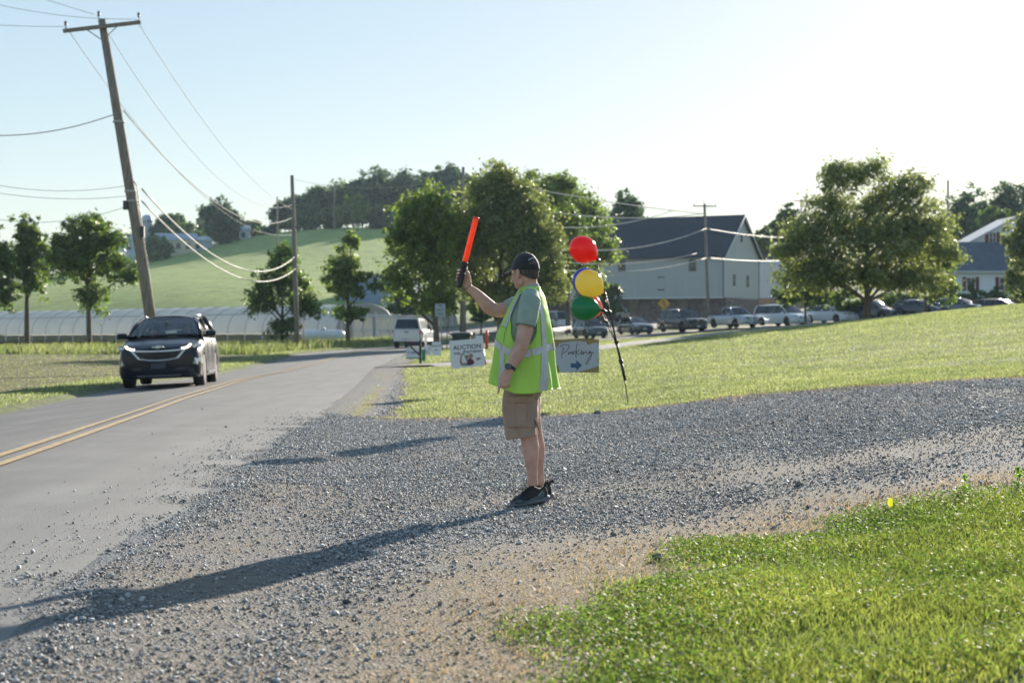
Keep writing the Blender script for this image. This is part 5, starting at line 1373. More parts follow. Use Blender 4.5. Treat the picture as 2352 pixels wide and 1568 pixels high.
# torso levels: Z, front x, back x (as seen), side half width
TL = [(1.515, .055, .190, .070), (1.50, .0435, .197, .095), (1.475, .030, .212, .150), (1.446, .0165, .2268, .188), (1.40, -.008, .238, .208), (1.366, -.028, .247, .214), (1.2765, -.068, .262, .218),
      (1.187, -.1085, .274, .218), (1.0977, -.122, .284, .220), (.9635, -.137, .298, .228), (.874, -.149, .309, .236), (.78, -.152, .318, .244)]
def tor(z):
    zz = [t[0] for t in TL][::-1]; f = np.interp(z, zz, [t[1] for t in TL][::-1]); b = np.interp(z, zz, [t[2] for t in TL][::-1]); w = np.interp(z, zz, [t[3] for t in TL][::-1])
    e = (b - f) / 2; a = math.sqrt(max(.002, e * e - (w * math.sin(yaw)) ** 2)) / math.cos(yaw)
    return (f + b) / 2, a, w
def torp(th, z, off=0.0, sa=1.0, sb=1.0, p=2.3):
    cx, a, w = tor(z); ct, st = math.cos(th), math.sin(th); r = (abs(ct) ** p + abs(st) ** p) ** (-1 / p)
    return Vector((cx, Y0, z)) + Fw * ((a * sa + off) * r * ct) + Lf * ((w * sb + off) * r * st)

# --- skin: head, neck, arms, hands, legs grown into one surface
hy = R(43); HF = Vector((-math.cos(hy), math.sin(hy), 0)); HL = Vector((-math.sin(hy), -math.cos(hy), 0))
hc = Vector((.094, Y0 + .0, 1.648))
def hp_(f, l, z): return hc + HF * f + HL * l + Vector((0, 0, z))
Hrot = Matrix(((HF.x, HL.x, 0), (HF.y, HL.y, 0), (0, 0, 1)))
sk = MB()
sk.sphere(hc + Vector((0, 0, .0)), (.099, .078, .112), 20, 14, Hrot)
sk.sphere(hp_(.028, 0, -.075), (.068, .064, .078), 18, 12, Hrot)
sk.sphere(hp_(.062, 0, -.118), (.030, .034, .030), 12, 8, Hrot)          # chin
for s_ in (-1, 1):
    sk.sphere(hp_(.058, s_ * .036, -.06), (.034, .030, .036), 12, 8, Hrot)   # cheeks
    sk.sphere(hp_(-.004, s_ * .064, -.095), (.030, .016, .030), 12, 8, Hrot)  # jaw corner
    e0 = hp_(-.006, s_ * .085, -.040)                                    # ears
    sk.sphere(e0, (.021, .011, .035), 12, 8, Matrix.Rotation(R(-18 * s_), 3, 'Z') @ Hrot); sk.sphere(e0 + Vector((0, 0, -.026)), (.011, .008, .012), 8, 6, Hrot)
sk.tube([hp_(.085, 0, -.012), hp_(.102, 0, -.048), hp_(.108, 0, -.062), hp_(.094, 0, -.070)], [.010, .013, .016, .010], 8)   # nose
sk.tube([hp_(.080, -.022, -.096), hp_(.091, 0, -.094), hp_(.080, .022, -.096)], .007, 6)                                    # lips
sk.tube([hp_(.088, -.034, .006), hp_(.094, 0, .004), hp_(.088, .034, .006)], .010, 6)                                       # brow
sk.tube([hp_(-.018, 0, -.04), Vector((.112, Y0, 1.55)), Vector((.120, Y0, 1.49)), Vector((.125, Y0, 1.44))], [.066, .064, .068, .09], 16)
sk.loft([ell((tor(z)[0], Y0, z), tor(z)[1] * .86, tor(z)[2] * .88) for z in (1.48, 1.44, 1.38, 1.28, 1.18, 1.0, .85)])
# left arm (near), hanging
LA = [z1(862, 790, -.19), z1(842, 900, -.235), z1(826, 1010, -.262), z1(804, 1110, -.275), z1(782, 1170, -.285), z1(752, 1235, -.30), z1(722, 1290, -.315), z1(707, 1322, -.32), z1(700, 1340, -.322)]
sk.tube(LA, [.062, .060, .055, .050, .0525, .046, .036, (.024, .032), (.023, .033)], 16)
# left hand: palm, index straight down, the rest curled
def chain(pts, r): sk.tube(pts, r, 9)
w0 = zf(478, 190, -.322)
sk.tube([w0, zf(430, 270, -.325), zf(375, 370, -.328), zf(352, 455, -.325), zf(345, 500, -.318)], [(.026, .020), (.035, .018), (.041, .017), (.041, .016), (.034, .013)], 14, up=(.9, 0, -.45))
chain([zf(275, 430, -.328), zf(252, 545, -.328), zf(236, 640, -.324), zf(222, 728, -.318)], [.0115, .0105, .0095, .0075])
chain([zf(318, 490, -.334), zf(325, 560, -.338), zf(340, 605, -.325), zf(352, 598, -.30)], [.0118, .0112, .010, .008])
chain([zf(375, 495, -.334), zf(388, 560, -.338), zf(402, 598, -.325), zf(405, 580, -.30)], [.0115, .011, .010, .008])
chain([zf(430, 475, -.330), zf(455, 530, -.332), zf(458, 572, -.318), zf(450, 560, -.298)], [.0108, .010, .009, .007])
chain([zf(400, 300, -.30), zf(330, 370, -.285), zf(292, 450, -.282), zf(285, 520, -.285)], [.014, .013, .011, .009])
# right arm (far), raised forward
RA = [Vector((.085, Y0 + .16, 1.40)), za(1400, 990, .18), za(1230, 1045, .19), za(1060, 1070, .20), za(930, 1040, .205), za(850, 985, .20), za(740, 870, .195), za(620, 745, .185), za(500, 630, .18), za(405, 555, .175), za(372, 520, .175)]
sk.tube(RA, [.062, .058, .054, .051, .051, .052, .046, .040, .033, (.0265, .031), (.026, .031)], 16)
# right hand closed on the handle, palm toward the camera
sk.tube([za(368, 535, .175), za(345, 440, .170), za(325, 330, .166), za(300, 240, .166)], [(.026, .022), (.034, .020), (.036, .019), (.030, .016)], 14, up=(-1, 0, .3))
for k, (yy, l_) in enumerate(((140, 1.0), (217, 1.06), (292, 1.0), (364, .88))):
    chain([za(300 - k * 8, yy + 40, .168), za(215 - k * 8, yy + 20, .172), za(150 - k * 10, yy + 12, .160), za(128 - k * 10, yy + 4, .138), za(150 - k * 10, yy + 2, .120)], [.0112, .0100, .0094, .0090, .0072])
chain([za(380, 430, .158), za(395, 320, .140), za(368, 215, .128), za(335, 150, .122)], [.0165, .0145, .0125, .0095])
# legs
def leg(pts, rs): sk.tube(pts, rs, 18)
leg([z2(800, 330, -.06), z2(840, 480, -.06), z2(868, 640, -.055), z2(876, 700, -.05), z2(888, 780, -.05), z2(893, 880, -.05), z2(900, 980, -.05), z2(905, 1060, -.05), z2(908, 1150, -.05)], [.085, .078, .062, .060, .0615, .050, .040, .036, .038])
leg([z2(840, 330, .13), z2(880, 480, .13), z2(920, 640, .135), z2(936, 700, .14), z2(948, 780, .14), z2(955, 880, .145), z2(965, 980, .145), z2(974, 1060, .15), z2(978, 1150, .15)], [.085, .078, .062, .058, .060, .049, .039, .035, .037])
body = remesh(mbuild(sk, 'body', skin), .0036, 4)

# --- hair below the cap, and what shows through the back opening
def head_patch(a0, a1, z0f, z1f, off, name, m, n=26, r=6, parent=None):
    vs, fs = [], []
    for i in range(r + 1):
        for j in range(n + 1):
            th = a0 + (a1 - a0) * j / n; u = i / r
            z = z0f(th) + (z1f(th) - z0f(th)) * u
            zz = np.clip(z / .112, -.98, .98); k = math.sqrt(1 - zz * zz) if z > 0 else math.sqrt(max(.5, 1 - (z / .17) ** 2))
            f, l = math.cos(th) * .099 * k, math.sin(th) * .078 * k
            nn = Vector((math.cos(th), math.sin(th), 0)); o_ = off * (1 if 0 < u < 1 else .2) + .002 * math.sin(j * 2.3 + i * 1.7)
            vs.append(hp_(f + nn.x * o_, l + nn.y * o_, z))
    for i in range(r):
        for j in range(n): a = i * (n + 1) + j; fs.append((a, a + 1, a + n + 2, a + n + 1))
    mb = MB(); mb.add(vs, fs, True); return mbuild(mb, name, m, parent)
head_patch(R(96), R(264), lambda t: -.012 - .056 * max(0, math.sin((t - R(92)) / R(176) * PI)) ** .7 - .012, lambda t: .02, .006, 'hair', hairg)
# cap
capm = mat('cap_black', (.012, .012, .014), .75, c2=(.018, .018, .02), scale=30, bump=.1, sheen=.2)
mb = MB(); rings = []
for i in range(11):
    u = i / 10; z = -.022 + .122 * u; k = math.cos(u * PI / 2 * .99) ** .42
    rings.append([hp_(math.cos(t) * .109 * k, math.sin(t) * .0885 * k, z + .010) for t in [2 * PI * q_ / 32 for q_ in range(32)]])
mb.loft(rings, True, True); cap = mbuild(mb, 'cap', capm)
mb = MB(); mb.sphere(hp_(0, 0, .113), .007, 8, 6); mbuild(mb, 'cap_button', capm, cap)
mb = MB(); rings = []
for i in range(7):
    u = i / 6; f = .085 + .112 * u; wd = .074 * math.sqrt(max(0.02, 1 - (u * .94) ** 2.4)); rr_ = []
    for j in range(11):
        v = j / 10 * 2 - 1; rr_.append((f, v * wd, -.012 - .022 * u - .020 * v * v))
    rings.append([hp_(*p) + Vector((0, 0, .004)) for p in rr_] + [hp_(*p) for p in reversed(rr_)])
mb.loft(rings, True, True); mbuild(mb, 'brim', capm, cap)
def cap_patch(name, m, th0, th1, zf0, zf1, off):
    vs, fs = [], []; n, r = 16, 5
    for i in range(r + 1):
        for j in range(n + 1):
            th = th0 + (th1 - th0) * j / n; s_ = math.sin(PI * j / n); z = zf0(s_) + (zf1(s_) - zf0(s_)) * i / r
            u = np.clip((z - .010 + .022) / .122, 0, 1); k = math.cos(u * PI / 2 * .99) ** .42
            vs.append(hp_(math.cos(th) * (.109 * k + off), math.sin(th) * (.0885 * k + off), z))
    for i in range(r):
        for j in range(n): a = i * (n + 1) + j; fs.append((a, a + 1, a + n + 2, a + n + 1))
    mb = MB(); mb.add(vs, fs, True); return mbuild(mb, name, m, cap)
cap_patch('hair_opening', hairg, R(136), R(206), lambda s_: .024, lambda s_: .024 + .030 * s_ ** .6, .0025)
cap_patch('stitched_lettering', mat('white_thread', (.55, .56, .58), .8), R(140), R(202), lambda s_: .050 + .016 * s_, lambda s_: .056 + .016 * s_, .0035)
# glasses
gf = glass_mat('clear_lens', (.85, .90, .92), .05)
mb = MB()
vs = []; fs = []
for i in range(4):
    for j in range(13):
        a = R(-78) + R(156) * j / 12; vs.append(hp_(math.cos(a) * .112, math.sin(a) * .083, -.014 - .012 * i))
for i in range(3):
    for j in range(12): a = i * 13 + j; fs.append((a, a + 1, a + 14, a + 13))
mb.add(vs, fs, True); gl_ = mbuild(mb, 'glasses', gf)
mb = MB()
for s_ in (-1, 1): mb.tube([hp_(.024, s_ * .083, -.02), hp_(-.012, s_ * .084, -.018), hp_(-.02, s_ * .083, -.030)], .0028, 6)
mbuild(mb, 'temple', dark_m, gl_)

# --- green t-shirt
tee = mat('tee_green', (.30, .385, .32), .85, c2=(.25, .335, .28), scale=9, bump=.25, bscale=22, sheen=.2)
tb = MB(); tb.loft([ell((tor(z)[0], Y0, z), tor(z)[1] * .93, tor(z)[2] * .95, 32) for z in (1.505, 1.49, 1.47, 1.446, 1.40, 1.36, 1.28, 1.18, 1.08, .95, .86)])
tb.tube([z1(868, 735, -.15), z1(866, 790, -.205), z1(850, 880, -.245), z1(836, 950, -.262), z1(829, 985, -.266)], [.055, .074, .072, .069, .0675], 22)
tb.tube([Vector((.085, Y0 + .15, 1.40)), za(1420, 990, .18), za(1290, 1030, .19), za(1262, 1040, .19)], [.075, .070, .063, .062], 22)
tee_o = remesh(mbuild(tb, 't_shirt', tee), .005, 6)
mb = MB(); rings = []
for zz, o_ in ((1.525, .0), (1.507, .006), (1.482, .010)):
    rings.append([Vector((.122 - .004 * (zz < 1.53), Y0, zz)) + Fw * (.068 + o_) * math.cos(t) + Lf * (.066 + o_) * math.sin(t) + Vector((0, 0, -.016 * math.cos(t))) for t in [2 * PI * k / 24 for k in range(24)]])
mb.loft(rings, False, True); mbuild(mb, 'collar', mat('collar_grey', (.33, .38, .40), .8), tee_o)
mb = MB(); pts = [z1(829, 985, -.266)]; c0_ = pts[0]; ax = (z1(829, 985, -.266) - z1(836, 950, -.262)).normalized()
ua = ax.orthogonal().normalized(); ub = ax.cross(ua)
mb.tube([c0_ + ua * .0685 * math.cos(t) + ub * .0685 * math.sin(t) for t in [2 * PI * k / 24 for k in range(25)]], .003, 5); mbuild(mb, 'cuff_hem', mat('hem_dark', (.10, .17, .16), .9), tee_o)

# --- vest
vestm = mat('vest_lime', (.74, 1.0, .26), .55, c2=(.66, .95, .21), scale=5, bump=.25, bscale=16, trans=(1.0, 1.0, .7), tw=.5, spec=.3, sheen=.15)
reflm = mat('reflective_tape', (.46, .47, .48), .35, c2=(.38, .39, .41), scale=16, metal=.25, spec=.6)
pipem = mat('vest_piping', (.50, .82, .12), .5)
def hemz(th):
    return .800 + .095 * max(0, math.cos(th)) ** 1.3 - .018 * max(0, math.sin(th)) + .012 * max(0, -math.cos(th)) + .006 * math.sin(5 * th + 1)
def vp(th, z, off=0.0):
    drop = max(0, (1.30 - z) / .5)
    fold = (.010 * math.sin(7 * th + .6 + 3 * z) + .003 * math.sin(13 * th + 2.1 - 4 * z) + .004 * math.sin(3 * th + 14 * z)) * (.25 + drop)
    flare = .006 + .012 * drop * (.5 + .5 * abs(math.sin(th))) - .014 * max(0, math.cos(th)) - .006 * drop * max(0, -math.cos(th))
    return torp(th, z, off + fold + flare, 1.0, 1.0)
NTH, NZ = 120, 72
vs, fs = [], []
zt_ = 1.512
for i in range(NZ + 1):
    for j in range(NTH):
        th = 2 * PI * j / NTH; h0 = hemz(th); z = h0 + (zt_ - h0) * i / NZ; vs.append(vp(th, z))
def in_hole(th, z):
    p = torp(th, z); c_ = tor(z)[0]; l_ = (p - Vector((c_, Y0, z))).dot(Lf); f_ = (p - Vector((.118, Y0, z))).dot(Fw)
    side = abs(math.sin(th))
    if side < .35: return False
    zz = (z - 1.27) / .185
    if z > 1.27 and z < 1.468: return abs(f_ + .0) < .085 * math.sqrt(max(0, 1 - ((z - 1.27) / .198) ** 2.6)) and side > .45
    if z <= 1.27 and z > 1.095: return abs(f_ + .012) < .085 * math.sqrt(max(0, 1 - ((1.27 - z) / .175) ** 3))
    return False
def ext_i(i, j):
    th = 2 * PI * (j + .5) / NTH; h0 = hemz(th); return in_hole(th, h0 + (zt_ - h0) * (i + .5) / NZ)
for i in range(NZ):
    for j in range(NTH):
        if not ext_i(i, j): a, b = i * NTH + j, i * NTH + (j + 1) % NTH; fs.append((a, b, b + NTH, a + NTH))
mb = MB(); mb.add(vs, fs, True); vest = mbuild(mb, 'safety_vest', vestm)
bm = bmesh.new(); bm.from_mesh(vest.data); bmesh.ops.delete(bm, geom=[v for v in bm.verts if not v.link_faces], context='VERTS')
for _ in range(3):   # ease the stair steps at the arm openings
    be = [v for v in bm.verts if v.is_boundary and v.co.z + man_o.z > 1.05 and v.co.z + man_o.z < 1.49]
    new = {}
    for v in be:
        nb = [e.other_vert(v) for e in v.link_edges if e.is_boundary]
        if len(nb) == 2: new[v] = v.co * .4 + (nb[0].co + nb[1].co) * .3
    for v, c in new.items(): v.co = c
edges = [e for e in bm.edges if e.is_boundary]
loops = []; seen = set()
adj = {}
for e in edges:
    for v in e.verts: adj.setdefault(v, []).append(e.other_vert(v))
for v in list(adj):
    if v in seen: continue
    lp = [v]; seen.add(v); cur = v
    while True:
        nx = [w for w in adj[cur] if w not in seen]
        if not nx: break
        cur = nx[0]; lp.append(cur); seen.add(cur)
    if len(lp) > 8: loops.append([w.co + man_o for w in lp])
bm.to_mesh(vest.data); bm.free()
sol = vest.modifiers.new('t', 'SOLIDIFY'); sol.thickness = .003
for lp in loops:
    mb = MB(); mb.tube(lp + [lp[0]], .0042, 6, caps=False); mbuild(mb, 'piping', pipem, vest)
def vstrip(name, path, wd, m, off=.004, parent=None, n=30, vert=False):
    """path of (theta, z); ribbon of width wd on the vest's outside"""
    P = spline([(a, b, 0) for a, b in path], n); vs, fs = [], []
    for i, p in enumerate(P):
        t = P[min(i + 1, n - 1)] - P[max(i - 1, 0)]
        for s_ in (-.5, -.25, 0, .25, .5):
            if vert: dth = s_ * wd / .2; vs.append(vp(p.x + dth, p.y, off))
            else: vs.append(vp(p.x, p.y + s_ * wd, off))
        if i:
            for k in range(4): a = (i - 1) * 5 + k; fs.append((a, a + 5, a + 6, a + 1))
    mb = MB(); mb.add(vs, fs, True); return mbuild(mb, name, m, parent or vest)
# horizontal bands, full turn in four lengths so seams show
def th(d): return R(d)
bandz = lambda d: interp(d, [(-10, 1.155), (30, 1.135), (60, 1.092), (85, 1.052), (110, 1.052), (150, 1.09), (180, 1.10), (350, 1.15)])
for a, b in ((-8, 58), (60, 118), (120, 176), (178, 240), (242, 350)):
    vstrip('reflective_band', [(th(a + (b - a) * k / 8), bandz(a + (b - a) * k / 8)) for k in range(9)], .050, reflm, n=40)
vstrip('reflective_strip', [(th(72), 1.495), (th(66), 1.42), (th(61), 1.33), (th(57), 1.235)], .042, reflm, vert=True)
vstrip('reflective_strip', [(th(60), 1.075), (th(62), 1.0), (th(64), .90), (th(66), .812)], .048, reflm, vert=True)
vstrip('reflective_strip', [(th(112), 1.502), (th(146), 1.44), (th(150), 1.35), (th(149), 1.25), (th(147), 1.11)], .046, reflm, off=.005, vert=True)
vstrip('reflective_strip', [(th(145), 1.065), (th(141), 1.0), (th(138), .90), (th(134), .80)], .048, reflm, vert=True)
seam = mat('vest_seam', (.20, .50, .05), .6)
for P_ in ([(th(64), 1.232), (th(40), 1.242), (th(10), 1.255)], [(th(64), 1.232), (th(64), 1.18), (th(63), 1.13)]):
    v_ = [vp(p.x, p.y, .005) for p in spline([(a, b, 0) for a, b in P_], 16)]
    mb = MB(); mb.tube(v_, .0022, 5); mbuild(mb, 'pocket_seam', seam, vest)
v_ = [vp(R(-6 + 3 * math.sin(k)), 1.23 + .25 * k / 12, .008) for k in range(13)]
mb = MB(); mb.tube(v_, .009, 6, flat=.5); mbuild(mb, 'front_zip', dark_m, vest)

# --- shorts
khaki = mat('khaki', (.385, .275, .215), .9, c2=(.32, .225, .175), scale=7, bump=.45, bscale=20)
sh_ = MB(); sr = []
def zring(xl, xr, zc, d, b, n=26, y2=None, tilt=0):
    p1, p2 = z2(xl, zc, d), z2(xr, zc, d); c = (p1 + p2) / 2; e = (p2 - p1).length / 2
    a = math.sqrt(max(.0004, e * e - (b * math.sin(yaw)) ** 2)) / math.cos(yaw)
    r_ = ell(c, a, b, n, 2.4)
    for p in r_: p.z += tilt * (p.x - c.x)
    return r_
sh_.loft([zring(640, 985, 120, .03, .175), zring(628, 995, 240, .03, .19), zring(616, 985, 330, .03, .195), zring(618, 975, 420, .03, .19)])
sh_.loft([zring(625, 960, 300, -.055, .095), zring(612, 968, 400, -.058, .100), zring(618, 962, 500, -.06, .100), zring(632, 950, 600, -.06, .096), zring(648, 947, 678, -.06, .094, tilt=.16)])
sh_.loft([zring(650, 985, 300, .125, .095), zring(660, 985, 400, .13, .100), zring(670, 978, 500, .135, .100), zring(690, 980, 600, .14, .096), zring(705, 984, 670, .14, .094, tilt=.16)])
for (a_, b_, d_) in ((700, 370, -.158), (760, 470, -.162), (720, 560, -.160), (905, 470, -.142), (925, 540, -.13)):
    sh_.tube([z2(a_, b_, d_), z2(a_ + 40, b_ + 45, d_ - .002), z2(a_ + 60, b_ + 100, d_)], [.004, .010, .004], 6)
for (a_, b_) in ((900, 420), (930, 470), (940, 530), (925, 590)):
    sh_.tube([z2(a_ - 60, b_ - 40, -.12), z2(a_ - 10, b_, -.10), z2(a_ + 28, b_ + 22, -.05)], [.006, .015, .006], 8)
shorts = remesh(mbuild(sh_, 'shorts', khaki), .0055, 4)
tx = bpy.data.textures.new('wrinkle', 'CLOUDS'); tx.noise_scale = .06; tx.noise_depth = 2
for o_, st_ in ((shorts, .012), (tee_o, .008)):
    dm = o_.modifiers.new('w', 'DISPLACE'); dm.texture = tx; dm.strength = st_; dm.mid_level = .5; dm.texture_coords = 'LOCAL'
pm_ = mat('khaki_pocket', (.36, .255, .20), .9, c2=(.30, .21, .165), scale=9, bump=.4, bscale=24)
def plate_on(name, poly, d, thick, m, parent, b=.11):
    """raised cloth panel on the near side of the thigh"""
    n = len(poly); vs = []
    for off in (-thick, .02):
        for (a, c) in poly:
            bend = .05 * ((a - 790) / 170) ** 2 * .6
            vs.append(z2(a, c, d + off + bend))
    mb = MB(); mb.add(vs, [tuple(range(n)), tuple(reversed(range(n, 2 * n)))] + [(i, (i + 1) % n, (i + 1) % n + n, i + n) for i in range(n)]); o = mbuild(mb, name, m, parent)
    bv = o.modifiers.new('b', 'BEVEL'); bv.width = .003; bv.segments = 2
    return o
def grid_poly(x0, x1, y0, y1, n=8, sag=0): return [(x0 + (x1 - x0) * i / n, y0) for i in range(n + 1)] + [(x1 + (x0 - x1) * i / n, y1 + sag * math.sin(PI * i / n)) for i in range(n + 1)]
plate_on('cargo_pocket', grid_poly(655, 925, 325, 575), -.168, .010, pm_, shorts)
plate_on('pocket_pleat', grid_poly(738, 848, 340, 560), -.176, .006, khaki, shorts)
plate_on('pocket_flap', grid_poly(645, 930, 278, 325, sag=18), -.178, .008, khaki, shorts)
mb = MB(); mb.box(z2(868, 632, -.165), (.017, .004, .022)); mbuild(mb, 'hem_tag', mat('tag_green', (.22, .30, .20), .7), shorts)

# --- watch, bands, ring
mb = MB(); wc = z1(708, 1312, -.32); wx = (LA[7] - LA[5]).normalized(); wu = wx.cross(Vector((0, 1, 0))).normalized(); wv = wx.cross(wu)
ring = [wc + wu * .036 * math.cos(t) + wv * .030 * math.sin(t) for t in [2 * PI * k / 28 for k in range(28)]]
mb.loft([[p - wx * .012 for p in ring], [p + (p - wc) * .07 - wx * .010 for p in ring], [p + (p - wc) * .07 + wx * .010 for p in ring], [p + wx * .012 for p in ring]], False, True); wt = mbuild(mb, 'watch', mat('watch_strap', (.02, .022, .035), .5))
fcw = Vector(z1(690, 1305, -.362)); rm = Matrix((wu, wx, wv)).transposed(); rmz = (Vector((fcw.x, fcw.y, fcw.z)) - wc).normalized()
mb = MB(); mb.box(wc + rmz * .036, (.034, .040, .011), rmz.to_track_quat('Z', 'X').to_matrix()); o_ = mbuild(mb, 'watch_face', mat('watch_glass', (.01, .01, .012), .08, coat=1.0), wt)
bv = o_.modifiers.new('b', 'BEVEL'); bv.width = .003; bv.segments = 2
mb = MB(); rc = zf(392, 578, -.334); mb.tube([rc + Vector((.0125 * math.cos(t), .0125 * math.sin(t), .002 * math.cos(t))) for t in [2 * PI * k / 16 for k in range(17)]], .0022, 6); mbuild(mb, 'ring', mat('gold', (.85, .62, .25), .2, metal=1.0))
mb = MB(); bc = za(372, 527, .175); bx_ = (RA[10] - RA[8]).normalized(); bu = bx_.cross(Vector((0, 1, 0))).normalized(); bv_ = bx_.cross(bu)
mb.tube([bc + bu * .0275 * math.cos(t) + bv_ * .0325 * math.sin(t) for t in [2 * PI * k / 24 for k in range(25)]], .0022, 6); mbuild(mb, 'wristband', mat('cord_brown', (.06, .03, .02), .7))

# --- shoes
shu = mat('shoe_mesh', (.014, .015, .017), .8, c2=(.022, .023, .026), scale=60, bump=.3, bscale=120)
sho = mat('shoe_sole', (.13, .15, .17), .7, c2=(.10, .115, .13), scale=20)
shl = mat('shoe_overlay', (.07, .10, .115), .6)
def shoe(toe, heel, lift, near):
    toe, heel = Vector(toe), Vector(heel); g0 = gz(toe.x, toe.y); toe.z = g0; heel.z = g0 + lift
    ax = (heel - toe); L_ = ax.length; ax.normalize(); sd_ = Vector((-ax.y, ax.x, 0)).normalized(); up = Vector((0, 0, 1))
    if sd_.y > 0: sd_ = -sd_
    k = L_ / .30
    def sec(s_, hw, zb_, zt__, n=18, tw=.72):
        c = toe.lerp(heel, s_); out = []
        for q_ in range(n):
            t = 2 * PI * q_ / n; cx, sz = math.cos(t), math.sin(t)
            z = (zb_ + zt__) / 2 + (zt__ - zb_) / 2 * sz; w_ = hw * (1 - (1 - tw) * max(0, sz) ** 1.5) * abs(cx) ** .7 * (1 if cx > 0 else -1)
            out.append(c + sd_ * w_ + up * z)
        return out
    mb = MB()
    mb.loft([sec(.0, .012, .020, .030), sec(.02, .026, .015, .042), sec(.07, .038, .012, .055), sec(.18, .047, .012, .068), sec(.32, .047, .012, .088), sec(.45, .043, .012, .112), sec(.56, .040, .012, .132, tw=.6), sec(.66, .039, .012, .126, tw=.75), sec(.78, .038, .015, .108, tw=.8), sec(.90, .036, .018, .110, tw=.75), sec(.97, .030, .02, .118, tw=.6), sec(1.0, .018, .03, .10, tw=.6)])
    st = man.location
    o = mbuild(mb, 'shoe', shu); 
    mb = MB()
    mb.loft([sec(-.01, .010, .012, .030, tw=1), sec(.01, .030, .004, .034, tw=1), sec(.07, .043, .000, .034, tw=1), sec(.2, .051, .0, .034, tw=1), sec(.4, .049, .002, .036, tw=1), sec(.6, .046, .003, .040, tw=1), sec(.8, .046, .002, .048, tw=.95), sec(.93, .044, .004, .054, tw=.9), sec(1.02, .034, .014, .056, tw=.9), sec(1.07, .018, .026, .050, tw=.9)])
    mbuild(mb, 'sole', sho, o)
    mb = MB()
    for i in range(6):
        s_ = .26 + .05 * i; zt__ = np.interp(s_, [.18, .32, .45, .56], [.070, .090, .114, .134]); c = toe.lerp(heel, s_)
        mb.tube([c + sd_ * .024 + up * (zt__ - .010), c + up * (zt__ + .004), c - sd_ * .024 + up * (zt__ - .010)], .0025, 5)
    c = toe.lerp(heel, .42)
    for q_ in (-1, 1): mb.tube([c + up * .115, c - ax * .03 + up * .118 + sd_ * .01 * q_, c - ax * .075 + up * .098 + sd_ * .03 * q_, c - ax * .09 + up * .075 + sd_ * .04 * q_], .002, 5)
    mbuild(mb, 'laces', shu, o)
    mb = MB(); c = toe.lerp(heel, 1.0); mb.tube([c + up * .112 - ax * .01, c + up * .140 + ax * .004, c + up * .142 + ax * .02, c + up * .12 + ax * .022], [.006, .007, .007, .004], 6, flat=2.0); mbuild(mb, 'pull_tab', shu, o)
    mb = MB(); rows = []
    for s_, a_, b_ in ((.0, .026, .046), (.08, .03, .058), (.2, .03, .050), (.4, .032, .05), (.6, .036, .062), (.75, .045, .085), (.86, .05, .10)):
        c = toe.lerp(heel, s_); hw_ = np.interp(s_, [0, .07, .18, .6, .9], [.014, .0385, .0475, .0405, .0365]) + .0012
        rows.append([c + sd_ * hw_ * .99 + up * a_, c + sd_ * hw_ * (.985) + up * (a_ + b_) / 2, c + sd_ * hw_ * .90 + up * b_])
    mb.loft(rows, False, True, closed=False); mbuild(mb, 'overlay', shl, o)
    mb = MB()
    c = toe.lerp(heel, .66); mb.tube([c + sd_ * .0405 + up * .070, c + ax * .012 + sd_ * .0405 + up * .067, c + ax * .034 + sd_ * .039 + up * .088], [.004, .003, .0012], 5, flat=.4); mbuild(mb, 'shoe_mark', mat('mark_grey', (.40, .42, .44), .5), o)
    return o
shoe(zs(478, 1200, -.17), zs(1500, 900, .04), .018, True)
shoe(zs(520, 1100, .04), zs(1640, 900, .22), .016, False)

# --- light wand in the raised hand
wand = thing('traffic_wand', 'orange light wand with black handle held up in the raised hand', 'traffic wand', za(230, 300, .135))
wo = wand.location
h0, h1 = za(170, 545, .140), z1(352, 484, .135); dr_ = (h1 - h0).normalized()
def seg(name, pts, rs, m, parent=None, n=20): mb = MB(); mb.tube(pts, rs, n); return mb.build(name, m, parent or wand, off=wo)
hd = seg('handle', [h0, h0 + dr_ * .006, h0 + dr_ * .02, h0 + dr_ * .09, h0 + dr_ * .125, h0 + dr_ * .13, h0 + dr_ * .165, h0 + dr_ * .17, h1 - dr_ * .008, h1], [.014, .018, .019, .0185, .0185, .021, .021, .024, .024, .0225], mat('wand_grip', (.014, .014, .017), .35, c2=(.03, .03, .035), scale=50, bump=.4, bscale=60))
for k in range(9): seg('grip_rib', [h0 + dr_ * (.022 + k * .011), h0 + dr_ * (.026 + k * .011)], [.0200, .0200], dark_m, hd)
mb = MB(); mb.sphere(h0 + dr_ * .14 + Vector((.021, -.003, 0)), .0065, 10, 8); mb.build('switch', chrome, hd, off=wo)
h2 = z1(441, 136, .135); d2 = (h2 - h1).normalized()
seg('tube', [h1, h1 + d2 * .004, h2 - d2 * .012, h2 - d2 * .010], [.0195, .0205, .0195, .0195], mat('wand_orange', (1.0, .16, .035), .3, c2=(.96, .14, .03), scale=20, trans=(1.0, .9, .8), tw=.45, spec=.5, coat=.6))
seg('tip_cap', [h2 - d2 * .010, h2 - d2 * .008, h2, h2 + d2 * .003], [.0215, .0235, .0235, .018], mat('wand_cap', (.80, .07, .03), .3, coat=.5))
mb = MB(); lp = [h0, za(200, 580, .13), za(235, 620, .13), za(245, 700, .13), za(265, 750, .13), za(292, 800, .13)]; mb.tube(spline(lp, 24), .0018, 5); mb.build('lanyard', mat('lanyard_grey', (.30, .29, .27), .6), wand, off=wo)

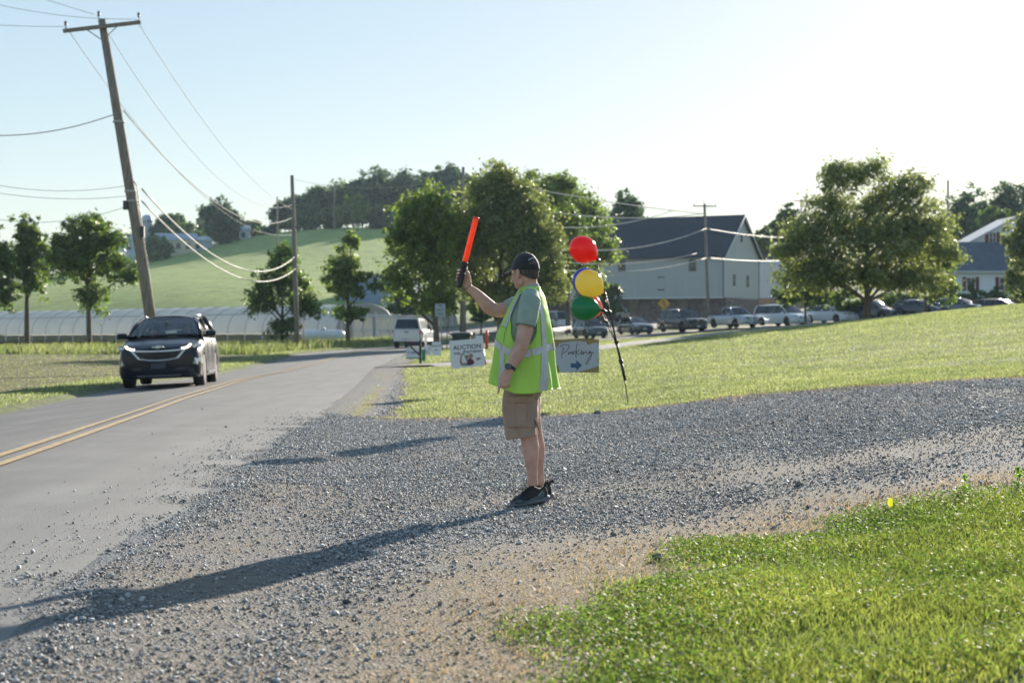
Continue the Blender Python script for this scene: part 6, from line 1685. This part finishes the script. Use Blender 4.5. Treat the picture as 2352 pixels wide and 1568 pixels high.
# ------------------------------------------------------------------ yard signs
def text_mesh(s_, size, m, parent, loc, rot=None, name='lettering', ext=.0006, align='CENTER', sx=1.0, bold=0.0):
    cu = bpy.data.curves.new('t', 'FONT'); cu.body = s_; cu.size = size; cu.extrude = ext; cu.align_x = align; cu.align_y = 'CENTER'; cu.offset = bold; cu.resolution_u = 3
    ob = bpy.data.objects.new('t', cu); col.objects.link(ob)
    dg = bpy.context.evaluated_depsgraph_get(); me = bpy.data.meshes.new_from_object(ob.evaluated_get(dg))
    bpy.data.objects.remove(ob); bpy.data.curves.remove(cu)
    M_ = Matrix.Translation(loc) @ (rot or Matrix.Rotation(R(90), 4, 'X')) @ Matrix.Diagonal((sx, 1, 1, 1))
    me.transform(M_); me.materials.clear(); me.materials.append(m); me.name = name
    o = bpy.data.objects.new(name, me); col.objects.link(o); o.parent = parent; return o
whitec = mat('sign_white', (.66, .70, .75), .55, c2=(.62, .66, .71), scale=2, trans=(.9, .9, .9), tw=.15)
navy = mat('ink_navy', (.012, .035, .08), .6)
wirem = mat('stake_wire', (.35, .36, .36), .4, metal=.7)
def flat(name, poly, m, parent, y, d=.0012):
    mb = MB(); mb.prism(poly, d, Matrix.Translation((0, y, 0))); return mb.build(name, m, parent)
def stake(t, w, z0, z1_, y=.006):
    mb = MB()
    for s_ in (-1, 1): mb.tube([(s_ * w / 2, y, z0), (s_ * w / 2, y, z1_)], .003, 6)
    mb.tube([(-w / 2, y, .12), (w / 2, y, .12)], .003, 6); mb.build('wire_stake', wirem, t)
# Parking sign: from zoom coordinates (scale 15.68 per source px)
YP = 23.6
def ps(a, b): # to board coords in metres, origin lower middle of board
    k = YP / F * .91875 / 15.677
    return ((a - 1000) * k, (1425 - b) * k)
pg = at((1380 + 1000 / 15.677) * .91875, (840 + 1425 / 15.677) * .91875, YP)
zg = gz(pg.x, YP); bz = pg.z - zg
pk = thing('yard_sign', 'Parking yard sign with a blue arrow on wire legs right of the man', 'sign', (pg.x, YP, zg))
mb = MB(); x0, _ = ps(60, 0); x1, _ = ps(1840, 0); zt2 = ps(0, 130)[1]
mb.box(((x0 + x1) / 2, 0, bz + zt2 / 2), (x1 - x0, .004, zt2)); bd = mb.build('board', mat('sign_gold', (.34, .25, .09), .5, c2=(.24, .20, .10), scale=9, metal=.2, trans=(.9, .9, .9), tw=.1), pk)
stake(pk, .185, -.12, bz + .15)
pale = [(60, 430), (190, 440), (250, 330), (300, 270), (650, 210), (1000, 185), (1120, 185), (1190, 225), (1330, 215), (1370, 290), (1400, 345), (1520, 310), (1680, 260), (1740, 245), (1838, 330), (1838, 880), (1770, 930), (1800, 1010), (1838, 1080), (1838, 1150), (1700, 1210), (1500, 1280), (1200, 1360), (900, 1415), (300, 1420), (265, 1280), (240, 1160), (200, 1130), (150, 1130), (70, 1000)]
flat('pale_panel', [(ps(a, b)[0], bz + ps(a, b)[1]) for a, b in pale][::-1], mat('sign_paleblue', (.44, .52, .60), .6, c2=(.40, .48, .56), scale=3, trans=(.9, .9, .9), tw=.12), pk, -.0032)
flat('arrow', [(ps(a, b)[0], bz + ps(a, b)[1]) for a, b in [(730, 1065), (945, 1060), (945, 935), (1180, 1135), (960, 1355), (945, 1240), (735, 1240)]][::-1], mat('arrow_blue', (.02, .09, .20), .5), pk, -.0045)
inkb = mat('script_ink', (.07, .03, .035), .6)
strokes = [[(305, 415), (370, 365), (450, 335), (540, 325), (620, 345), (670, 395), (660, 450), (600, 540), (520, 620), (450, 670), (395, 690)],
           [(390, 435), (440, 440), (440, 520), (410, 610), (385, 700), (370, 790), (395, 865)],
           [(690, 615), (640, 650), (635, 710), (665, 700), (710, 640), (745, 610), (735, 660), (760, 690), (800, 650), (815, 570)],
           [(815, 570), (820, 650), (830, 735), (850, 650), (900, 590), (930, 600)], [(1000, 235), (965, 400), (945, 560), (935, 720), (940, 800), (960, 855)],
           [(1080, 525), (1020, 580), (960, 640), (1000, 690), (1060, 695), (1130, 640), (1160, 560), (1150, 650), (1160, 730), (1200, 680), (1235, 590)], [(1160, 480), (1175, 500)],
           [(1235, 590), (1230, 700), (1270, 640), (1330, 600), (1350, 650), (1380, 700), (1440, 660), (1520, 600), (1470, 600), (1430, 660), (1450, 690), (1520, 640), (1545, 620)],
           [(1545, 620), (1550, 720), (1520, 830), (1450, 960), (1380, 1080), (1340, 1095), (1340, 1040), (1400, 920), (1480, 790), (1560, 690), (1655, 615)]]
mb = MB()
for sp in strokes:
    P = spline([(ps(a, b)[0], -.0045, bz + ps(a, b)[1]) for a, b in sp], max(6, len(sp) * 6)); mb.tube(P, .0048, 6, flat=.35, up=(0, 1, 0)) if False else mb.tube(P, .0042, 6)
mb.build('script_lettering', inkb, pk)
# Auction sign
YA = 30.0
ag = at((1120 + 880 / 17.42) * .91875, (840 + 1300 / 17.42) * .91875, YA); zg = gz(ag.x, YA); bz = ag.z - zg
au = thing('yard_sign', 'white AUCTION THIS SATURDAY yard sign tilted on wire legs left of the man', 'sign', (ag.x, YA, zg))
tl = Matrix.Rotation(R(-4.5), 4, 'Y'); 
bo = bpy.data.objects.new('board_group', None)
bpy.data.objects.remove(bo)
kk = YA / F * .91875 / 17.42
def as_(a, b): # undo the tilt: zoom coords -> board coords
    x, z = (a - 880) * kk, (1300 - b) * kk; c, s_ = math.cos(R(4.5)), math.sin(R(4.5))
    return (x * c + z * s_, -x * s_ + z * c)
mb = MB(); mb.box((0, 0, .23), (.615, .004, .50)); abd = mb.build('board', whitec, au); abd.location = (0, 0, bz); abd.rotation_euler = (0, R(-4.5), 0)
def aflat(nm, pts, m, y): flat(nm, [as_(a, b) for a, b in pts][::-1], m, abd, y)
for s_, a, b, sz, w_ in (('AUCTION', 835, 475, .112, 1.0), ('THIS', 395, 765, .060, 1.0), ('SATURDAY', 1145, 670, .060, .93)):
    x, z = as_(a, b); text_mesh(s_, sz, navy, abd, (x, -.004, z), sx=w_, bold=.0018)
skp = mat('print_skin', (.34, .20, .16), .6); mar = mat('print_maroon', (.13, .02, .06), .6); grp = mat('print_grey', (.22, .26, .28), .6); hrp = mat('print_hair', (.30, .24, .18), .6)
aflat('printed_arm', [(560, 800), (660, 700), (690, 760), (620, 860), (590, 1000), (600, 1100), (640, 1190), (700, 1290), (600, 1300), (540, 1220), (505, 1100), (530, 950)], skp, -.0030)
aflat('printed_jacket', [(600, 1290), (640, 1190), (780, 1150), (850, 1180), (850, 1290)], grp, -.0036)
aflat('printed_shirt', [(840, 1280), (830, 1130), (870, 1000), (960, 970), (1060, 1000), (1130, 1080), (1150, 1150), (1100, 1220), (1000, 1265)], mar, -.0036)
aflat('printed_face', [(900, 960), (890, 880), (930, 830), (1010, 820), (1060, 860), (1060, 930), (1010, 980), (950, 985)], skp, -.0042)
aflat('printed_hair', [(900, 850), (920, 780), (990, 750), (1060, 780), (1105, 860), (1085, 930), (1055, 900), (1040, 850), (960, 830)], hrp, -.0048)
aflat('printed_face', [(770, 900), (800, 850), (880, 860), (880, 930), (850, 1010), (820, 1060), (790, 980)], skp, -.0042)
aflat('printed_hair', [(765, 880), (780, 830), (840, 815), (885, 850), (870, 890), (800, 890)], mat('print_dark', (.05, .05, .05), .6), -.0048)
aflat('printed_pole', [(690, 750), (720, 745), (740, 850), (850, 1060), (830, 1120), (760, 980), (720, 870)], mat('print_slate', (.12, .14, .17), .6), -.0036)
aflat('printed_paddle', [(650, 690), (670, 630), (740, 620), (790, 650), (780, 690), (730, 720), (680, 715)], mat('print_blue', (.16, .24, .38), .6), -.0036)
aflat('printed_vehicle', [(1230, 1045), (1245, 985), (1300, 965), (1370, 970), (1390, 1010), (1320, 1040)], mat('print_red', (.25, .12, .10), .6), -.0036)
aflat('printed_emblem', [(1225, 990), (1235, 940), (1330, 925), (1420, 930), (1450, 1000), (1400, 1005), (1370, 970), (1280, 965)], grp, -.0042)
stake(au, .145, -.12, bz + .2)
# small signs at the road edge
def small_sign(label, u0, u1, v0, v1, vb, Y, lines, tint=None, leg=True):
    c = at((u0 + u1) / 2, v1, Y); zg = gz(c.x, Y); w = (u1 - u0) * Y / F; h = (v1 - v0) * Y / F
    t = thing('yard_sign', label, 'sign', (c.x, Y, zg)); b0 = max(.12, c.z - zg)
    mb = MB(); mb.box((0, 0, b0 + h / 2), (w, .005, h)); mb.build('board', whitec, t)
    if tint: flat('green_band', [(-w / 2, b0), (w / 2, b0), (w / 2, b0 + h * .14), (-w / 2, b0 + h * .14)], mat('band_green', (.18, .34, .30), .6), t, -.004)
    for s_, x, z, sz, m in lines: text_mesh(s_, sz, m, t, (x * w, -.005, b0 + z * h), bold=.001)
    stake(t, w * .5, -.1, b0 + .1)
    return t, w, h, b0
ic, wI, hI, bI = small_sign('low white sign with faint black letters behind the mailbox post', 933, 962.5, 798, 824, 830, 58, [('ICARO', .05, .55, .14, navy)], tint=True)
lg, w_, h_, b_ = small_sign('white sign with pinkish crest between the mailbox and the PARKING sign', 973, 991, 794, 815, 825, 62, [('CARE', -.05, .35, .07, mat('ink_teal', (.10, .28, .28), .6))])
mb = MB()
for a_ in range(6): mb.tube([(w_ * .28 + .05 * math.cos(t + a_), -.008, b_ + h_ * .75 + .05 * math.sin(t + a_) * (.6 + .1 * a_)) for t in np.linspace(0, 2.2, 6)], .006, 5)
mb.build('crest', mat('ink_rose', (.28, .14, .18), .6), lg)
pk2, w_, h_, b_ = small_sign('small white PARKING sign standing by the road edge', 992, 1013, 785, 816, 826, 60, [('PARKING', 0, .70, .085, navy)])
flat('arrow', [(-.02, b_ + h_ * .42), (.05, b_ + h_ * .42), (.05, b_ + h_ * .38), (-.02, b_ + h_ * .38), (-.02, b_ + h_ * .34), (-.07, b_ + h_ * .40), (-.02, b_ + h_ * .46)][::-1], navy, pk2, -.005)
small_sign('small pale sign right of the bin near the orange post', 1092, 1109, 770, 786, 795, 66, [('SALE', .2, .35, .05, navy)])
small_sign('thin white sign half hidden at the left side of the bin', 1032, 1040, 782, 805, 812, 58, [])
# mailbox
o = at(967, 832, 56); zg = gz(o.x, 56); t = thing('mailbox', 'dark mailbox on a wooden post with diagonal brace and green number plate', 'mailbox', (o.x, 56, zg))
gp_ = mat('post_green', (.06, .085, .07), .85, c2=(.04, .055, .045), scale=8)
top_ = CH - (781 - HY) * 56 / F - zg
mb = MB(); mb.box((-.02, 0, top_ / 2 - .1), (.085, .09, top_ + .2)); mb.build('post', gp_, t)
mb = MB(); mb.tube([(0, -.02, top_ * .32), (-.36, -.02, top_ - .20)], .03, 6); mb.build('brace', gp_, t)
mb = MB(); rr = [[(-.50 + .47 * i, .085 * math.cos(a), top_ - .12 + (.085 * math.sin(a) if a < PI + .01 else -.08)) for a in [PI * k / 8 for k in range(9)]] + [(-.50 + .47 * i, -.085, top_ - .20), (-.50 + .47 * i, .085, top_ - .20)] for i in (0, 1)]
mb.loft(rr, True, False); bx = mb.build('box', mat('mailbox_black', (.025, .028, .035), .45), t)
mb = MB(); mb.box((-.30, -.095, top_ - .06), (.13, .012, .05)); mb.build('flag', mat('flag_red', (.22, .05, .05), .5), bx)
mb = MB(); mb.box((.09, -.01, top_ * .38), (.12, .012, .40)); mb.build('number_plate', mat('reflect_green', (.02, .22, .15), .5), t)
# bin
YB = 57
o = at(1060, 812, YB); zg = gz(o.x, YB); t = thing('wheelie_bin', 'dark green wheeled bin with pale lettering behind the AUCTION sign', 'bin', (o.x, YB, zg))
bg_ = mat('bin_green', (.035, .055, .055), .5)
bt = CH - (766 - HY) * YB / F - zg; bw = 44 * YB / F / 2
mb = MB(); mb.loft([[(s1 * w_, s2 * d_, z) for s1, s2 in ((-1, -1), (-.8, -1.03), (.8, -1.03), (1, -1), (1, 1), (-1, 1))] for w_, d_, z in ((bw * .78, .26, .06), (bw * .86, .29, bt * .5), (bw * .95, .33, bt - .06))], True, False); bo_ = mb.build('body', bg_, t)
mb = MB(); mb.loft([[(s1 * w_, s2 * d_ - .02, z) for s1, s2 in ((-1, -1), (1, -1), (1, 1), (-1, 1))] for w_, d_, z in ((bw * 1.07, .37, bt - .07), (bw * 1.09, .38, bt - .02), (bw * 1.0, .34, bt + .03), (bw * .6, .2, bt + .055))], True, False); mb.build('lid', bg_, t)
for s_ in (-1, 1):
    mb = MB(); mb.tube([(s_ * (bw + .0), .3, bt - .03), (s_ * (bw + .09), .34, bt + .0), (s_ * (bw + .12), .30, bt + .03)], .03, 6); mb.build('handle', bg_, t)
    mb = MB(); mb.lathe([(.02, -.03), (.12, -.03), (.12, .03), (.02, .03)], 14, 'x', (s_ * bw * .9, .26, .12)); mb.build('wheel', rubber, t)
text_mesh('AVIDS', .13, mat('bin_print', (.20, .25, .30), .6), t, (.01, -.345, bt * .66), bold=.003)
# reflective posts and other markers
def orange_post(label, u, v0, v1, Y, r=.05, cone=False):
    o = at(u, v1, Y); zg = gz(o.x, Y); h = CH - (v0 - HY) * Y / F - zg
    t = thing('delineator_post', label, 'traffic post', (o.x, Y, zg))
    om = mat('safety_orange', (.75, .08, .03), .45)
    mb = MB(); mb.tube([(0, 0, 0), (0, 0, h * .82), (0, 0, h)], [r, r, r * .8], 12); mb.build('post', om, t)
    mb = MB(); mb.lathe([(r * 1.4, h * .80), (r * 1.4, h * .82), (r * .7, h * .86), (r * .7, h * .95), (r * 1.2, h * 1.0)], 12); mb.build('cap', om, t)
    mb = MB(); mb.lathe([(.2, 0), (.2, .03), (.1, .06)], 14); mb.build('base', rubber, t)
orange_post('upright orange traffic post in front of the shaded lot', 1118, 759, 794, 78, .07)
def cone(label, u, v0, v1, Y, tilt=0):
    o = at(u, v1, Y); zg = gz(o.x, Y); h = max(.4, CH - (v0 - HY) * Y / F - zg)
    t = thing('traffic_cone', label, 'traffic cone', (o.x, Y, zg)); om = mat('safety_orange', (1, 1, 1)); k = h / .7
    mb = MB(); mb.lathe([(.14 * k, .03), (.10 * k, h * .35), (.03 * k, h)], 16); c = mb.build('cone', om, t)
    mb = MB(); mb.lathe([(.102 * k, h * .38), (.075 * k, h * .62)], 16); mb.build('reflective_collar', whitec, t)
    mb = MB(); mb.box((0, 0, .015), (.34 * k, .34 * k, .03)); mb.build('base', om, t)
cone('small orange cone peeking between the bin and the pale sign', 1088, 776, 796, 72)
cone('orange and white cone just right of the AUCTION sign', 1110, 800, 818, 48)
# DO NOT PASS sign
o = at(1016, 800, 92); zg = gz(o.x, 92); t = thing('road_sign', 'white DO NOT PASS road sign on a thin post seen before the tree trunks', 'road sign', (o.x, 92, zg))
hh = CH - (698 - HY) * 92 / F - zg; sw_ = 23 * 92 / F
mb = MB(); mb.tube([(0, .03, -.2), (-.12, .03, hh)], .03, 6); mb.build('post', galv, t)
mb = MB(); mb.box((-.12, 0, hh - .34), (sw_, .02, .72)); mb.build('board', mat('sign_grey', (.42, .46, .48), .5), t)
for s_, z in (('DO', .10), ('NOT', .33), ('PASS', .56)): text_mesh(s_, .19, mat('sign_ink', (.06, .07, .08), .6), t, (-.12, -.014, hh - z), bold=.003, sx=.85)
for (u, v0, Y, lb) in ((1030, 726, 96, 'thin bent sapling stake right of the DO NOT PASS sign'),):
    o = at(u - 4, 800, Y); zg = gz(o.x, Y); t = thing('stake', lb, 'stake', (o.x, Y, zg)); h = CH - (v0 - HY) * Y / F - zg
    mb = MB(); mb.tube([(0, 0, -.1), (.03, 0, h * .5), (.12, 0, h)], [.035, .03, .02], 6); mb.build('pole', bark, t)
# curve warning sign
YW = 150; o = at(1525, 697, YW); zg = gz(o.x, YW); t = thing('warning_sign', 'yellow diamond curve sign behind the big black SUV', 'road sign', (o.x, YW, zg)); hh = o.z - zg; q_ = 14.5 * YW / F
mb = MB(); mb.tube([(0, .05, -.2), (0, .05, hh)], .05, 6); mb.build('post', galv, t)
mb = MB(); mb.prism([(-q_, hh), (0, hh - q_), (q_, hh), (0, hh + q_)][::-1], .03); mb.build('board', mat('sign_yellow', (.62, .32, .02), .5), t)
mb = MB(); s__ = q_ / .57; mb.prism([(x * s__, hh + z * s__) for x, z in [(.05, -.3), (.14, -.3), (.13, -.08), (-.02, .08), (-.04, .14), (.03, .16), (-.10, .32), (-.18, .12), (-.11, .13), (-.09, .04), (.05, -.12)]], .01, Matrix.Translation((0, -.022, 0))); mb.build('arrow', navy, t)
# guard rail
p0, p1 = at(1205, 765, 136), at(1332, 760, 150)
t = thing('guard_rail', 'pale metal guard rail left of the green SUV', 'guard rail', (p0.x, p0.y, gz(p0.x, p0.y)))
q0 = Vector((0, 0, .6)); q1 = Vector((p1.x - p0.x, p1.y - p0.y, gz(p1.x, p1.y) - gz(p0.x, p0.y) + .6))
mb = MB(); mb.tube([q0 + Vector((0, 0, .08)), q1 + Vector((0, 0, .08))], .05, 6); mb.tube([q0 - Vector((0, 0, .08)), q1 - Vector((0, 0, .08))], .05, 6); mb.build('rail', mat('rail_galv', (.38, .39, .39), .5, metal=.3), t)
for k in range(5):
    p = q0.lerp(q1, k / 4); mb = MB(); mb.box(p + Vector((0, .15, -.3)), (.15, .15, .8)); mb.build('post', wood, t)

# ------------------------------------------------------------------ balloons on their stand
YS = 22.6
def zb(a, b, d=0): # zoom8 (1360,570 scale 3.8235)
    return at((1360 + a / 3.8235) * .91875, (570 + b / 3.8235) * .91875, YS + d)
foot = zb(808, 1552); fg_ = gz(foot.x, YS)
stand = thing('balloon_stand', 'black telescoping stake leaning left and holding the balloons', 'stand', (foot.x, YS, fg_)); so_ = stand.location
blk = mat('rod_black', (.014, .014, .016), .35)
def rod(name, pts, rs, parent=None, m=None): mb = MB(); mb.tube(pts, [r_ * .78 for r_ in rs], 10); return mb.build(name, m or blk, parent or stand, off=so_)
rod('stake', [Vector((foot.x + .01, YS, fg_ - .1)), zb(770, 1440)], [.008, .012])
rod('lower_tube', [zb(775, 1455), zb(735, 1270)], [.026, .026]); rod('joint', [zb(742, 1300), zb(730, 1255)], [.034, .034])
rod('middle_tube', [zb(735, 1275), zb(690, 1085)], [.021, .021]); j2 = rod('joint', [zb(698, 1110), zb(684, 1075)], [.032, .032])
mb = MB(); mb.tube([zb(675, 1085), zb(712, 1083)], .016, 8); mb.build('wing_nut', blk, j2, off=so_)
mb = MB(); mb.tube([zb(712, 1268), zb(745, 1264)], .016, 8); mb.build('wing_nut', blk, stand, off=so_)
rod('upper_tube', [zb(690, 1090), zb(632, 800), zb(580, 600)], [.019, .014, .009])
rod('balloon_rod', [zb(580, 600), zb(500, 310)], [.007, .006])
rod('balloon_rod', [zb(680, 1080, .03), zb(600, 920, .05), zb(548, 805, .03)], [.007, .007, .009])
rod('balloon_rod', [zb(690, 1090, -.02), zb(610, 740, -.05), zb(552, 630, -.02)], [.012, .009, .010])
rod('balloon_rod', [zb(740, 1270, .04), zb(640, 960, .06), zb(560, 790, .10)], [.007, .006, .006])
for a, b in ((625, 790), (586, 885), (634, 800)): mb = MB(); mb.sphere(zb(a, b, -.02), .014, 8, 6); mb.build('clip', blk, stand, off=so_)
def balloon(label, cc, knot, w, m, d=0, L=None):
    c, k = zb(*cc, d), zb(*knot, d); ax = (k - c); R_ = w / 2 * (YS + d) / F * .91875 / 3.8235; Ln = ax.length; ax.normalize()
    t = thing('balloon', label, 'balloon', c, group='balloons on the black stand')
    q = ax.to_track_quat('Z', 'Y').to_matrix(); rings = []
    prof = [(.02, -1.0), (.25, -.97), (.48, -.88), (.70, -.72), (.87, -.5), (.97, -.22), (1.0, .05), (.965, .25), (.87, .44), (.72, .62), (.54, .77), (.34, .90), (.15, 1.0), (.06, 1.05)]
    for r_, h in prof:
        hh_ = h * (R_ * 1.06 if h < 0 else Ln / 1.05)
        rings.append([q @ Vector((math.cos(a) * r_ * R_, math.sin(a) * r_ * R_, hh_)) for a in [2 * PI * i / 28 for i in range(28)]])
    mb = MB(); mb.loft(rings, True, True); mb.build('skin', m, t)
    mb = MB(); e = ax * Ln; mb.tube([e, e + ax * .012, e + ax * .03], [.008, .006, .02], 10); mb.build('knot', m, t)
    mb = MB(); mb.tube([e + ax * .0, e + ax * .045], [.022, .016], 10); mb.build('cup', blk, t)
def bm_(n, c, c2=None, tr=(1, .9, .9)): return mat('balloon_' + n, c, .16, c2=c2 or tuple(x * .94 for x in c), scale=2, trans=tr, tw=.55, coat=.8, spec=.5)
balloon('red balloon, topmost on the black stand', (372, 205), (506, 297), 258, bm_('red', (.78, .025, .02)), 0)
balloon('blue balloon mostly hidden behind the yellow balloon', (405, 515), (545, 625), 262, bm_('blue', (.03, .025, .55)), .34)
balloon('yellow balloon in the middle of the bunch', (432, 530), (566, 622), 262, bm_('yellow', (.92, .83, .16)), -.02)
balloon('orange balloon peeking from behind the green balloon', (425, 745), (568, 792), 240, bm_('orange', (.85, .22, .02)), .34)
balloon('green balloon, lowest on the black stand', (380, 762), (548, 785), 246, bm_('green', (.012, .34, .13)), .0)

# ------------------------------------------------------------------ small things on the ground
def rock(label, u, v, Y, s_, seed, m, name='rock'):
    o = at(u, v, Y); g = np.random.default_rng(seed); zg = gz(o.x, Y)
    t = MB(); t.sphere((0, 0, 0), (1, .8, .62), 9, 6); t.v = [tuple(np.array(v_) * s_ * (1 + g.normal(0, .13))) for v_ in t.v]; t.sm = [False] * len(t.sm)
    ob = t.build(name, m); ob.location = (o.x, Y, zg + s_ * .38); return tag(ob, label, 'rock')
stm = mat('rock_grey', (.20, .185, .16), .85, c2=(.14, .13, .115), scale=20, bump=.5)
rock('brown grey rock at the far edge of the gravel just right of the man', 1373, 957, 20.9, .048, 3, stm)
rock('grey stone in the dirt near the lawn edge right of the shadow', 1410, 1228, 9.75, .022, 5, stm)
rock('larger stone half sunk at the near lawn edge', 1510, 1302, 8.6, .03, 6, stm)
rock('pair stone on the worn track right of the man', 1835, 1170, 11.5, .03, 8, stm)
o = at(2045, 1196, 9.95); zg = gz(o.x, 9.95)
t = thing('broadleaf_weed', 'single yellow green weed leaf standing at the lawn edge', 'weed', (o.x, 9.95, zg))
ylm = mat('leaf_yellow', (.45, .50, .03), .5, trans=(1.2, 1.2, .7), tw=.5)
mb = MB(); mb.tube([(0, 0, -.01), (.004, 0, .03)], .0015, 5); mb.build('stem', ylm, t)
mb = MB(); mb.add([(.0, 0, .02), (-.018, -.004, .045), (-.012, -.006, .075), (.006, 0, .085), (.018, .006, .06), (.016, .004, .035)], [(0, 1, 2, 3), (0, 3, 4, 5)]); mb.build('leaf', ylm, t)
for i, (u, v, Y, s_, lb) in enumerate(((2215, 1150, 10.3, .11, 'leafy weed clump in the dip at the right lawn edge'), (2340, 1142, 10.3, .12, 'leafy weed clump at the right picture edge by the dip'))):
    o = at(u, v, Y); zg = gz(o.x, Y); t = thing('weed', lb, 'weed', (o.x, Y, zg))
    n = 60; g = np.random.default_rng(70 + i); zz = g.random(n) * s_; rr_ = (s_ - zz) * .6 + .008; a = g.uniform(0, 7, n)
    leaflets('leaves', np.cos(a) * rr_ * g.random(n), np.sin(a) * rr_ * g.random(n), zz, .008 + .012 * g.random(n), mat('weed_green', (.20, .32, .05), .5, trans=(1.2, 1.4, .6), tw=.5, island=.3), parent=t, flat=1.0)
    mb = MB(); mb.tube([(0, 0, -.01), (.003, 0, s_ * .9)], .002, 5); mb.build('stem', ylm, t)
for o in list(bpy.data.objects):
    if o.type == 'MESH' and not o.users_collection: bpy.data.objects.remove(o)

# ------------------------------------------------------------------ air
hm = bpy.data.materials.new('haze_air'); hm.use_nodes = True
n, l = hm.node_tree.nodes, hm.node_tree.links
n.remove(n['Principled BSDF'])
pv = n.new('ShaderNodeVolumePrincipled'); pv.inputs['Color'].default_value = (.62, .82, 1.0, 1); pv.inputs['Density'].default_value = 0.00012; pv.inputs['Anisotropy'].default_value = 0.2
l.new(pv.outputs[0], n['Material Output'].inputs['Volume'])
lo_z = min(float(v.co.z) for v in bpy.data.objects['ground'].data.vertices) - 1.0
mb = MB(); mb.box((0, 530, (lo_z + 62) / 2), (3300, 1180, 62 - lo_z)); hz_o = mb.build('haze', hm); tag(hz_o, 'thin pale evening haze in the air', 'haze', kind='stuff')
